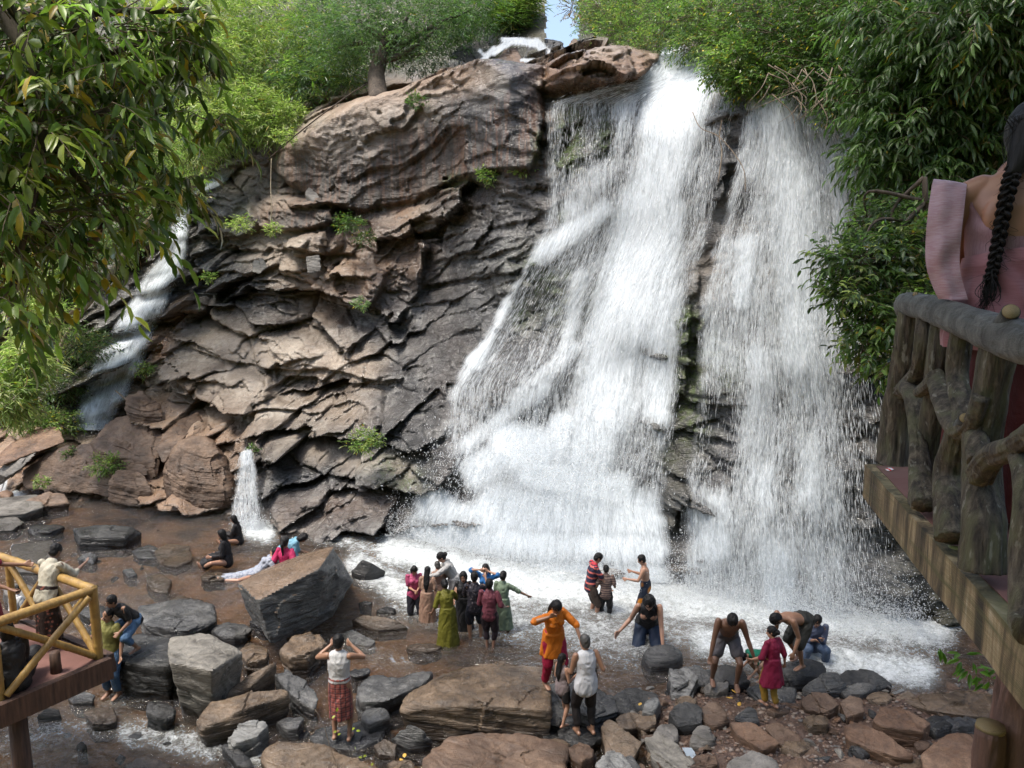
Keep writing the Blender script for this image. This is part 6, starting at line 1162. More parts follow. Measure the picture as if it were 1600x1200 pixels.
def person(label, px, py, top, z=0., sub=0., face=0., hip=.93, lean=0., slean=0., hl=(.06, .10, -.53), hr=(.06, .10, -.53), fl=(.04, .10), fr=(-.04, .10), head=8., turn=0., htilt=0., sex='m', wear=(), hair='short', skin='a', group=None, sc=None, vox=.0105, fat=1., stache=False, hairm=None, fz=(0, 0), elb=None, seed=0, curl=.5, crouchtop=None):
    ph = R_(face); f0 = np.array([math.sin(ph), math.cos(ph), 0]); s0 = np.array([math.cos(ph), -math.sin(ph), 0]); u0 = np.array([0, 0, 1.])
    g = P(px, py, z=z if not sub else 0.); base = np.array([g[0], g[1], z - sub])
    la = R_(lean); ls = R_(slean)
    up = unit(u0 * math.cos(la) * math.cos(ls) + f0 * math.sin(la) + s0 * math.sin(ls)); fw = unit(f0 - up * (f0 @ up)); sd = np.cross(fw, up)
    def build(S):
        pel = np.array([0, 0, hip]); sw = .185 if sex == 'm' else .162
        if abs(lean) > 25 and hip > .6: pel = pel - f0 * .12 * math.sin(la)
        waist = pel + up * .17; chest = pel + up * .36; nb = pel + up * .52; chd = chest + fw * .02
        hd = R_(head); tu = R_(turn); hti = R_(htilt)
        hup = unit(up * math.cos(hd) + fw * math.sin(hd) + sd * math.sin(hti)); hf = unit(fw * math.cos(hd) - up * math.sin(hd)); hs = np.cross(hf, hup); hf2 = hf * math.cos(tu) + hs * math.sin(tu); hs2 = np.cross(hf2, hup)
        hc = nb + unit(up + hup) * .165 + hf2 * .02
        J = dict(pel=pel, waist=waist, chest=chest, nb=nb, hc=hc, hup=hup, hf=hf2, hs=hs2, top=hc + hup * .125)
        for k, sg, hh, ff, fzk in (('l', -1, hl, fl, fz[0]), ('r', 1, hr, fr, fz[1])):
            sh = pel + up * .47 + sd * sg * sw; tg = sh + f0 * hh[0] + s0 * sg * hh[1] + u0 * hh[2]
            pole = (-f0 * .55 + s0 * sg * .22 - u0 * .8) if elb is None else (f0 * elb[0] + s0 * sg * elb[1] + u0 * elb[2])
            el, wr = ik(sh, tg, .285, .255, pole); J['sh' + k] = sh; J['el' + k] = el; J['wr' + k] = wr
            hp = pel + s0 * sg * .09 - u0 * .02; an = f0 * ff[0] + s0 * sg * ff[1] + u0 * (.08 + fzk); kn, an = ik(hp, an, .44, .42, f0 + s0 * sg * .25); J['hp' + k] = hp; J['kn' + k] = kn; J['an' + k] = an
        return J
    Jt = build(1)
    if sc is None:
        a, b = .3, 2.
        for _ in range(30):
            m_ = (a + b) / 2
            y = topix(base + m_ * Jt['top'])[1]
            if y < top: b = m_
            else: a = m_
        sc = (a + b) / 2
    S = sc; Jt = {k: (v * S if k not in ('hup', 'hf', 'hs') else v) for k, v in Jt.items()}
    root = empty('person', tuple(base)); B = Join(); W = Join
    fe = 1. if sex == 'm' else .93
    def T(a, b, stations, J=B, k=14):
        pts = [a + (b - a) * s_[0] for s_ in stations]; J.add(*etube(pts, [s_[1] * S for s_ in stations], [s_[1] * S for s_ in stations], sd + .01, k))
    hw = .158 if sex == 'm' else .172
    tor = [(-.05, hw, .115), (.06, hw * .98, .118), (.17, .135 * fe, .102), (.30, .152 * fe, .112), (.40, .160 * fe, .108), (.465, .140 * fe, .082), (.50, .085, .062)]
    def torso(J, infl=0., lo=-.05, hi=.6, sx=1., fatk=1.):
        q = [(max(h, lo), a, b) for h, a, b in tor if h <= hi]
        J.add(*etube([Jt['pel'] + up * h * S for h, a, b in q if True], [(a * fat * sx + infl) * S for h, a, b in q], [(b * fat + infl) * S for h, a, b in q], sd))
    torso(B)
    if sex == 'f':
        for sg in (-1, 1): B.add(*ell(Jt['chest'] + (fw * .085 + sd * sg * .07 - up * .0) * S, fw, sd, up, .055 * S, .06 * S, .06 * S))
    T(Jt['nb'] - up * .05 * S, Jt['hc'], [(0, .062), (.5, .054), (1, .052)])
    hu, hf, hs = Jt['hup'], Jt['hf'], Jt['hs']; c = Jt['hc']
    B.add(*ell(c + (hu * .022 - hf * .008) * S, hf, hs, hu, .098 * S, .076 * S, .098 * S)); B.add(*ell(c + (hf * .022 - hu * .048) * S, hf, hs, hu, .068 * S, .057 * S, .070 * S))
    B.add(*ell(c + (hf * .096 - hu * .018) * S, hf, hs, hu, .020 * S, .013 * S, .024 * S, 10))
    for sg in (-1, 1): B.add(*ell(c + (hs * sg * .078 - hu * .005 - hf * .012) * S, hf, hs, hu, .018 * S, .010 * S, .030 * S, 10))
    for k, sg in (('l', -1), ('r', 1)):
        sh, el, wr, hp, kn, an = [Jt[q + k] for q in ('sh', 'el', 'wr', 'hp', 'kn', 'an')]; am = 1. if sex == 'm' else .88
        T(sh, el, [(-.08, .052 * am), (.12, .056 * am), (.5, .047 * am), (1, .038 * am)]); T(el, wr, [(0, .038 * am), (.3, .040 * am), (1, .026 * am)])
        T(hp, kn, [(-.1, .085 * fat), (.15, .088 * fat), (.6, .066 * fat), (1, .052)]); T(kn, an, [(0, .052), (.3, .055), (.75, .038), (1, .034)])
        hd_ = unit(wr - el); cr = unit(np.cross(hd_, sd * .3 + fw + .01)); pn = np.cross(cr, hd_)      # hand: palm, four fingers, thumb
        pc = wr + hd_ * .05 * S; B.add(*etube([wr, pc, wr + hd_ * .088 * S], [.024 * S, .038 * S, .038 * S], [.018 * S, .017 * S, .013 * S], cr, 10))
        inw = pn * (1 if (pn @ (-s0 * sg + f0)) > 0 else -1)
        for q, (o_, L) in enumerate(((-.030, .068), (-.010, .078), (.010, .072), (.029, .056))):
            a0 = wr + hd_ * .086 * S + cr * o_ * S; a1 = a0 + (hd_ * .6 + inw * .35 * curl) * L * .6 * S; a2 = a1 + (hd_ * .5 + inw * .9 * curl) * L * .6 * S; B.add(*etube([a0, a1, a2], [.0098 * S] * 3, [.0098 * S] * 3, cr, 8))
        tc = cr * (-1 if (cr @ f0) < 0 else 1); a0 = wr + hd_ * .035 * S + tc * .03 * S; B.add(*etube([a0, a0 + (tc * .7 + hd_ * .6) * .035 * S, a0 + (tc * .8 + hd_ * 1.4 + inw * .3) * .045 * S], [.013 * S, .0115 * S, .010 * S], [.013 * S, .0115 * S, .010 * S], inw, 8))
        sf = f0 if hip > .3 else unit(f0 * .4 + u0 * .9 if hip < .25 else f0); B.add(*etube([an - sf * .05 * S - u0 * .045 * S, an + sf * .03 * S - u0 * .04 * S, an + sf * .12 * S - u0 * .058 * S, an + sf * .175 * S - u0 * .065 * S], [.034 * S, .038 * S, .046 * S, .036 * S], [.036 * S, .042 * S, .024 * S, .014 * S], s0, 12))
    o3 = base
    marks = []
    for sg in (-1, 1): marks.append((c + (hf * .088 + hs * sg * .031 + hu * .010) * S, .0115 * S, 1)); marks.append((c + (hf * .09 + hs * sg * .033 + hu * .032) * S, .013 * S, 1))
    marks.append((c + (hf * .088 - hu * .062) * S, .016 * S, 2))
    if stache: marks += [(c + (hf * .09 - hu * .048 + hs * q * .014) * S, .012 * S, 1) for q in (-1.2, 0, 1.2)]
    def paint(o, marks=marks):
        me = o.data; me.materials.append(EYE); me.materials.append(LIP); n = len(me.polygons); cc = np.empty(n * 3, np.float32); me.polygons.foreach_get('center', cc); cc = cc.reshape(-1, 3); mi = np.zeros(n, np.int32)
        for p, r_, k in marks:
            dd = np.abs((cc - p) @ np.stack([hf, hs, hu], 1)); mi[(dd[:, 0] < .02 * S) & (dd[:, 1] < r_ * 1.35) & (dd[:, 2] < r_ * .55)] = k
        me.polygons.foreach_set('material_index', mi)
    remeshed('body', B, SKIN[skin], root, vox * (.7 + .3 * min(1, S)), 2, paint)
    # ------- clothing
    def sleeve(J, fr_, inf=.016):
        for k in 'lr':
            sh, el, wr = Jt['sh' + k], Jt['el' + k], Jt['wr' + k]; e = min(fr_, 1.)
            T(sh - up * .0, sh + (el - sh) * e, [(-.1, .058), (.3, .050 + inf), (1, .044 + inf + (.008 if fr_ < 1 else 0))], J)
            if fr_ > 1: T(el, el + (wr - el) * (fr_ - 1), [(0, .036 + inf), (1, .030 + inf)], J)
    def legs_(J, fr_, inf=.016):
        for k in 'lr':
            hp, kn, an = Jt['hp' + k], Jt['kn' + k], Jt['an' + k]; e = min(fr_, 1.)
            T(hp, hp + (kn - hp) * e, [(-.1, .095), (.2, .094 + inf), (1, .072 + inf + (.012 if fr_ < 1 else 0))], J)
            if fr_ > 1: T(kn, kn + (an - kn) * (fr_ - 1), [(0, .060 + inf), (.6, .056 + inf), (1, .050 + inf)], J)
    def skirt(J, length, flare, w0=.0, amp=.06, start=.14):
        """cloth hanging from the waist toward the shins, with folds"""
        mid = (Jt['knl'] + Jt['knr']) / 2; lo = (Jt['anl'] + Jt['anr']) / 2; pe = Jt['pel']; n = 16; pts = []; ra = []; rb = []
        gap = np.linalg.norm((Jt['knl'] - Jt['knr']) @ s0) / 2 / S
        for i in range(n):
            q = i / (n - 1) * length                        # 1 = knee, 2 = ankle
            if i < 3: p = pe + up * (start * (1 - i / 3)) * S
            else: p = pe + (mid - pe) * min(q, 1) if q <= 1 else mid + (lo - mid) * (q - 1)
            if hip > .6: p = pe * (1 - min(q, 2) / 2) + lo * min(q, 2) / 2 if i >= 3 else p
            r_ = hw + .02 + w0 + flare * q; pts.append(p); ra.append(r_ * S * (1 if i > 2 else .93)); rb.append((r_ * .74 + abs((Jt['knl'] - Jt['knr']) @ f0) / S * .3 * min(q, 1)) * S)
        pts = smooth_path(pts, 1); V, F = etube(pts, ra, rb, s0, 48, False); c_ = np.repeat(pts, 48, 0); th = np.tile(np.linspace(0, 2 * math.pi, 48, endpoint=False), n); qq = np.repeat(np.linspace(0, 1, n), 48)
        V = c_ + (V - c_) * (1 + amp * qq * (np.sin(th * 9 + seed + 2 * np.sin(qq * 3)) * .6 + np.sin(th * 5 + 1.3 * seed) * .5))[:, None]; J.add(V, F)
    vx = vox * 1.15 * (.7 + .3 * min(1, S))
    for g_ in wear:
        kind, m = g_[0], g_[1]; J = Join(); nm = kind
        if kind in ('tshirt', 'shirt', 'kurta', 'dress', 'blouse'):
            torso(J, .020, lo=-.05 if kind != 'blouse' else .2); T(Jt['nb'] - up * .06 * S, Jt['nb'] - up * .015 * S, [(0, .08), (1, .072)], J)
            if kind in ('tshirt', 'shirt'): J.add(*etube([Jt['pel'] + up * .05 * S, Jt['pel'] - up * .06 * S], [(hw + .018) * S * fat, (hw + .026) * S * fat], [.132 * S * fat, .138 * S * fat], sd))
            if sex == 'f':
                for sg in (-1, 1): J.add(*ell(Jt['chest'] + (fw * .09 + sd * sg * .07) * S, fw, sd, up, .065 * S, .07 * S, .07 * S))
            sleeve(J, g_[2] if len(g_) > 2 else .6)
            if kind in ('kurta', 'dress'): skirt(J, g_[3] if len(g_) > 3 else 1.0, g_[4] if len(g_) > 4 else .05)
        elif kind == 'tank':
            out = len(g_) > 2; torso(J, .013, lo=-.05 if out else .06, hi=.47, sx=.97)
            if out: J.add(*etube([Jt['pel'] + up * .14 * S, Jt['pel'] + up * .04 * S, Jt['pel'] - up * .10 * S], [(hw + .0) * fat * S, (hw + .022) * fat * S, (hw + .030) * fat * S], [.120 * fat * S, .138 * fat * S, .142 * fat * S], sd, 24))
            for sg in (-1, 1):
                for fb in (-1, 1):
                    a = Jt['pel'] + (up * .40 + sd * sg * (.085 if fb > 0 else .055) + fw * fb * .095) * S; b = Jt['pel'] + (up * .515 + sd * sg * .088 + fw * fb * .03) * S; J.add(*etube([a, (a + b) / 2 + fw * fb * .008 * S, b], [.024 * S] * 3, [.014 * S] * 3, sd, 10))
        elif kind in ('shorts', 'trousers'):
            J.add(*etube([Jt['pel'] + up * .10 * S, Jt['pel'] + up * .02 * S, Jt['pel'] - up * .06 * S], [(hw + .008) * fat * S, (hw + .018) * fat * S, (hw + .01) * S], [.125 * fat * S, .13 * fat * S, .125 * S], sd)); legs_(J, g_[2])
        elif kind in ('skirt', 'lungi'): skirt(J, g_[2], g_[3]); 
        elif kind == 'shawl':
            J.add(*ell(c + (hu * .02 - hf * .02) * S, hf, hs, hu, .125 * S, .105 * S, .125 * S)); J.add(*etube([c - (hf * .03) * S, Jt['nb'] - fw * .03 * S, Jt['chest'] - fw * .05 * S], [.11 * S, .13 * S, .19 * S], [.11 * S, .11 * S, .13 * S], sd))
        elif kind == 'cap':
            J.add(*ell(c + (hu * .052 - hf * .01) * S, hf, hs, hu, .108 * S, .088 * S, .085 * S)); J.add(*etube([c + (hf * .08 + hu * .05) * S, c + (hf * .16 + hu * .04) * S], [.06 * S, .05 * S], [.01 * S, .008 * S], hs, 12))
        remeshed(nm, J, m, root, vx, 3, lambda o: crumple(o, .013 * S, 9 / S, seed + 7))
    if hair:
        J = Join(); hm = hairm or HAIR
        J.add(*ell(c + (hu * .036 - hf * .020) * S, hf, hs, hu, .103 * S, .085 * S, .100 * S)); J.add(*ell(c + (-hu * .02 - hf * .045) * S, hf, hs, hu, .066 * S, .076 * S, .075 * S))
        if hair == 'bun': J.add(*ell(c + (-hu * .01 - hf * .125) * S, hf, hs, hu, .045 * S, .055 * S, .05 * S))
        if hair in ('long', 'wet'):
            bk = c - hf * .075 * S; J.add(*etube([bk + hu * .02 * S, bk - (hf * .01 + hu * .1) * S, Jt['nb'] - fw * .10 * S - up * .05 * S, Jt['chest'] - fw * .135 * S, Jt['waist'] - fw * .12 * S], [.075 * S, .08 * S, .085 * S, .075 * S, .03 * S], [.04 * S, .04 * S, .032 * S, .025 * S, .015 * S], sd, 16))
        if hair == 'bob':
            J.add(*etube([c + (-hf * .02 + hu * .03) * S, c + (-hf * .03 - hu * .05) * S, c + (-hf * .03 - hu * .115) * S], [.095 * S, .098 * S, .085 * S], [.09 * S, .08 * S, .06 * S], hs, 16))
        if hair == 'pony': J.add(*etube([c + (-hf * .10 + hu * .04) * S, c + (-hf * .15 - hu * .02) * S, c + (-hf * .13 - hu * .14) * S, Jt['nb'] - fw * .12 * S - up * .1 * S], [.03 * S, .035 * S, .03 * S, .012 * S], [.03 * S, .035 * S, .028 * S, .012 * S], hs, 12))
        if hair == 'fringe':   # wet hair falling over a bowed face
            for q in np.linspace(-1, 1, 7): J.add(*etube([c + (hu * .10 + hf * .04 + hs * q * .05) * S, c + (hu * .03 + hf * .105 + hs * q * .065) * S, c + (-hu * .12 + hf * .10 + hs * q * .06) * S], [.022 * S, .02 * S, .008 * S], [.016 * S, .013 * S, .008 * S], hs, 8))
        v0 = vox * 1.0 * (.7 + .3 * min(1, S))
        remeshed('hair', J, hm, root, v0, 1, lambda o: crumple(o, .009 * S, 26 / S, seed + 3, 1.))
    tag(root, label, 'person', group); print('PS %.2f %s' % (S, label[:50])); return root, Jt, base, S
def col_(*a): return tuple(a)
G = 'bathers standing under the main fall'
WHITE = cloth((.72, .72, .72)); BLACK = cloth((.018, .018, .02)); NAVY = cloth((.02, .035, .07)); JEAN = cloth((.09, .17, .30), 'floral', (.16, .25, .38), 30.)
person('child in a cream shirt leaning on the bamboo railing, seen from behind', 80, 1012, 850, z=2.02, face=14, lean=20, head=16, hl=(.40, -.02, -.16), hr=(.42, .04, -.14), wear=[('shirt', cloth((.60, .56, .45)), 1.3), ('skirt', cloth((.03, .018, .015), 'floral', (.2, .07, .05), 18.), 1.8, .02)], skin='c')
person('person in a crimson top cut off by the left edge of the picture', -12, 1022, 838, z=2.02, face=60, hl=(.45, .1, -.25), hr=(.3, .2, -.35), wear=[('kurta', cloth((.30, .02, .06)), .7, 1.2, .03)], hair='bun', sex='f', skin='a')
person('child in a white shirt seen between the bamboo braces', 24, 990, 914, z=.1, face=20, hip=.55, lean=15, fl=(.35, .14), fr=(.3, .14), wear=[('shirt', WHITE, .8), ('shorts', cloth((.05, .06, .1)), .8)], skin='a')
person('person in black sitting on the floor of the left platform', 26, 1078, 968, z=2.02, face=300, hip=.16, lean=8, fl=(.42, .12), fr=(.5, .12), hl=(.3, .0, -.35), hr=(.3, 0, -.35), wear=[('shirt', BLACK, 1.8), ('trousers', BLACK, 1.8)], sex='f', hair='bob')
person('man in an olive polo shirt and jeans resting a hand on the platform', 181, 1086, 951, z=.02, face=196, lean=2, head=-6, hl=(.10, .12, -.50), hr=(.30, .26, -.30), fl=(.02, .09), fr=(.04, .12), wear=[('tshirt', cloth((.23, .22, .065)), .62), ('trousers', JEAN, 1.75)], hair='short', skin='a', stache=True)
person('boy in a black shirt and blue jeans crouching on the dark rock', 206, 1013, 932, z=.72, face=205, hip=.62, lean=42, head=-28, turn=12, hl=(.12, -.02, -.42), hr=(.18, .22, -.30), fl=(.02, .18), fr=(.10, .20), wear=[('tshirt', BLACK, .7), ('trousers', cloth((.10, .19, .33)), 1.45)], skin='a')
person('woman in black with red cuffs sitting farthest back in the stream', 374, 848, 806, sub=.05, face=262, hip=.16, lean=8, head=14, fl=(.52, .1), fr=(.62, .1), hl=(.36, -.05, -.2), hr=(.4, 0, -.3), wear=[('dress', cloth((.02, .018, .02)), 1.8, 1.7, .0)], sex='f', hair='bob', skin='b', group='women in black sitting in the stream')
person('woman in black sitting sideways in the stream with her legs to the left', 356, 884, 828, sub=.05, face=258, hip=.2, lean=6, head=10, fl=(.56, .08), fr=(.66, .1), fz=(.02, .0), hl=(.30, 0, -.3), hr=(.3, 0, -.34), wear=[('dress', cloth((.016, .015, .018)), 1.8, 1.8, -.01)], sex='f', hair='bob', skin='b', group='women in black sitting in the stream')
person('smiling woman in a white and blue dress lying back in the stream', 400, 896, 872, sub=.1, face=250, hip=.10, lean=-48, head=32, turn=25, sc=.92, fl=(.80, .1), fr=(.84, .1), hl=(.05, .25, -.35), hr=(.05, .25, -.35), wear=[('dress', cloth((.42, .45, .52), 'floral', (.07, .10, .2), 26.), 1.6, 1.9, -.03)], sex='f', hair='bob', skin='b')
person('woman in a pink-red shirt and dark cap sitting behind the tilted block', 449, 892, 838, sub=.2, face=12, hip=.2, lean=-6, hl=(-.05, .2, -.45), hr=(.1, .12, -.4), fl=(.5, .1), fr=(.5, .1), wear=[('tshirt', cloth((.55, .03, .13)), .8), ('trousers', BLACK, 1.9), ('cap', cloth((.03, .03, .03)))], sex='f', hair='pony', skin='a')
person('person draped in light blue cloth bending behind the pink-red shirt', 437, 880, 837, sub=.25, face=80, hip=.55, lean=58, head=5, fl=(.1, .12), fr=(-.1, .12), hl=(.25, 0, -.35), hr=(.25, 0, -.35), wear=[('kurta', cloth((.22, .45, .58)), 1.2, 1.2, .02)], sex='f', hair='bob')
person('man in a white vest and red checked lungi with his back turned', 534, 1154, 990, z=.08, face=2, head=14, hl=(.28, .02, .02), hr=(.28, -.04, .02), elb=(-.2, 1., -.75), fl=(.0, .11), fr=(-.03, .13), fat=1.08, wear=[('tank', cloth((.62, .62, .62))), ('lungi', cloth((.36, .10, .085), 'checks', (.03, .02, .03), 14.), 1.30, .0)], skin='a')
person('girl in a pink shirt looking down at her hands in the foam', 648, 958, 888, sub=.28, face=165, head=42, hl=(.26, -.12, -.30), hr=(.26, -.12, -.28), wear=[('tshirt', cloth((.52, .09, .20)), .7), ('trousers', cloth((.02, .02, .03)), 1.8)], hair='bob', sex='f', skin='b', group=G)
person('woman in a wet peach sari with long loose hair seen from behind', 668, 968, 885, sub=.22, face=8, lean=6, head=12, hl=(.25, .0, -.40), hr=(.2, .06, -.40), wear=[('dress', cloth((.40, .25, .18), 'floral', (.28, .15, .11), 9.), .8, 1.9, .03)], hair='long', sex='f', skin='b', group=G)
person('grey-haired person in peach cloth behind the peach sari', 688, 946, 877, sub=.3, face=330, lean=12, head=10, hl=(.3, 0, -.3), hr=(.3, .1, -.3), wear=[('dress', cloth((.36, .22, .16)), .7, 1.7, .03)], hair='short', hairm=HAIRG, sex='f', skin='b', group=G)
person('person in wet white clothes with a hair bun reaching out to the left', 712, 942, 866, sub=.35, face=262, lean=24, head=22, hl=(.48, .02, -.22), hr=(.42, .05, -.32), wear=[('kurta', cloth((.50, .49, .48)), 1.7, 1.3, .04)], hair='bun', sex='f', skin='b', group=G)
person('woman in an olive green dress with her back turned at the front of the group', 700, 1006, 905, sub=.12, face=350, lean=5, slean=-4, head=22, hl=(.10, .16, -.48), hr=(.42, .12, -.16), fat=1.06, wear=[('dress', cloth((.17, .16, .02)), 1.05, 2.0, .045)], hair='bun', sex='f', skin='a', group=G)
person('woman in black half hidden behind the olive green dress', 725, 982, 895, sub=.2, face=180, head=20, hl=(.2, .05, -.4), hr=(.3, .05, -.3), wear=[('dress', cloth((.02, .02, .022)), .9, 1.6, .03)], hair='bob', sex='f', skin='b', group=G)
person('man in a dark floral shirt and navy shorts seen from behind', 742, 998, 893, sub=.12, face=356, head=8, hl=(.35, .0, -.15), hr=(.34, .08, .05), fr=(.05, .14), fl=(0, .1), wear=[('tshirt', cloth((.03, .028, .04), 'floral', (.14, .12, .13), 22.), .8), ('shorts', cloth((.012, .016, .03)), .85)], skin='a', group=G)
person('woman in a blue shirt holding both hands to her wet hair', 760, 962, 883, sub=.3, face=205, head=18, hl=(.12, -.03, .20), hr=(.12, -.03, .20), elb=(.2, 1., .2), wear=[('tshirt', cloth((.03, .16, .42)), .9), ('trousers', NAVY, 1.8)], hair='wet', sex='f', skin='b', group=G)
person('youth in a wet maroon shirt and dark shorts seen from behind', 765, 1012, 904, sub=.08, face=8, head=4, hl=(.3, .02, -.28), hr=(.18, .16, -.38), fl=(.04, .06), fr=(0, .08), wear=[('tshirt', cloth((.20, .055, .075)), .95), ('trousers', cloth((.025, .015, .02)), 1.45)], skin='c', group=G)
person('woman in a pale green dress swinging one arm out to the right', 785, 986, 892, sub=.15, face=18, lean=4, head=14, hl=(.3, .0, -.3), hr=(.22, .42, -.30), fr=(.12, .1), wear=[('dress', cloth((.22, .29, .20)), 1.15, 1.5, .05)], hair='bun', sex='f', skin='a', group=G)
person('man in a red and navy striped polo shirt bowing his head under the fall', 922, 954, 866, sub=.25, face=80, lean=10, head=32, hl=(.32, .05, -.42), hr=(.30, .05, -.45), fr=(.12, .1), wear=[('tshirt', cloth((.03, .025, .06), 'polo', (.55, .04, .06), 1.24), .8), ('shorts', cloth((.10, .07, .055)), 1.0)], skin='b', group='people under the falls right of the middle')
person('boy in a striped shirt and black trousers with his back turned', 946, 958, 883, sub=.22, face=5, lean=6, head=30, hl=(.12, .12, -.42), hr=(.2, .08, -.34), wear=[('tshirt', cloth((.26, .18, .15), 'stripes', (.09, .06, .06), 22.), .7), ('trousers', BLACK, 1.8)], skin='c', group='people under the falls right of the middle')
person('bare-chested man in navy shorts with an orange stripe facing left', 1008, 948, 868, sub=.32, face=282, lean=6, head=22, hl=(.38, .02, -.24), hr=(.30, .02, -.20), wear=[('shorts', cloth((.02, .03, .055), 'floral', (.6, .22, .02), 3.2), .95)], skin='b', fat=1.04, group='people under the falls right of the middle')
person('woman in a black sleeveless top stooping with one hand on the pool boulder', 1012, 1000, 938, sub=.62, face=190, hip=.78, lean=38, head=10, hl=(.28, .06, -.50), hr=(.02, .26, -.40), wear=[('tank', BLACK, 'out'), ('trousers', NAVY, 1.9)], hair='bob', sex='f', skin='b')
person('woman in an orange kurta and crimson trousers wringing her wet hair', 864, 1074, 945, z=.50, face=158, lean=18, slean=6, head=26, hl=(.32, .16, -.38), hr=(.20, .04, .10), elb=(.1, 1., -.1), fl=(.05, .1), fr=(-.10, .1), wear=[('kurta', cloth((.72, .20, .015)), 1.0, .75, .05), ('trousers', cloth((.36, .012, .05)), 1.85)], hair='wet', sex='f', skin='a')
person('little girl with long wet hair in a grey top held by the man in white', 878, 1130, 1021, z=.22, face=52, lean=-2, head=6, hl=(.22, -.02, -.22), hr=(.26, .02, -.2), fl=(.22, .1), fr=(-.1, .14), wear=[('tank', cloth((.30, .24, .24)), 'out'), ('shorts', BLACK, .62)], hair='long', sex='f', skin='b')
person('man in a white vest and black trousers holding the little girl', 914, 1146, 991, z=.16, face=342, lean=2, head=14, hl=(.28, .06, -.34), hr=(.10, .20, -.36), fat=1.08, fl=(.02, .12), fr=(-.04, .12), wear=[('tank', cloth((.70, .71, .74)), 'out'), ('trousers', cloth((.022, .018, .018)), 1.7)], hairm=HAIRG, skin='a')
person('bare-chested man in grey shorts stooping with his hands by his knees', 1133, 1068, 978, z=.36, sc=.98, face=188, hip=.80, lean=42, head=22, hl=(.04, .18, -.50), hr=(.06, .10, -.54), fl=(.10, .16), fr=(-.02, .2), wear=[('shorts', cloth((.12, .11, .12)), .62)], skin='c', fat=1.05)
person('child in a green dress bending down behind the rocks', 1190, 1062, 1014, z=.30, sc=.62, face=255, hip=.66, lean=80, head=40, hl=(.1, .05, -.45), hr=(.1, .05, -.45), wear=[('kurta', cloth((.01, .20, .12)), .5, .6, .04)], skin='b', sex='f', hair='short')
person('woman in a crimson kurta and mustard trousers walking on the bank', 1203, 1104, 978, z=.32, face=335, lean=2, head=16, turn=-40, hl=(.22, .16, -.40), hr=(-.05, .14, -.50), fl=(.08, .05), fr=(-.08, .07), wear=[('kurta', cloth((.24, .012, .05)), 1.2, .98, .075), ('trousers', cloth((.42, .24, .04)), 1.85)], hair='bun', sex='f', skin='b')
person('bare-chested man bending far forward behind the crimson kurta', 1244, 1040, 972, z=.44, sc=.93, face=242, hip=.84, lean=76, head=5, hl=(.02, .06, -.50), hr=(.06, .04, -.50), fl=(.0, .12), fr=(-.2, .14), wear=[('shorts', cloth((.035, .035, .03)), .95)], skin='a')
person('bearded man in a soaked blue-grey shirt crouching in the foam', 1269, 1020, 965, sub=.15, face=190, hip=.36, lean=20, head=12, hl=(.24, -.12, -.12), hr=(.24, -.12, -.16), fl=(.22, .2), fr=(.22, .2), wear=[('shirt', cloth((.10, .12, .19)), 1.5), ('trousers', cloth((.08, .12, .2)), 1.9)], skin='a', stache=True)
flush()
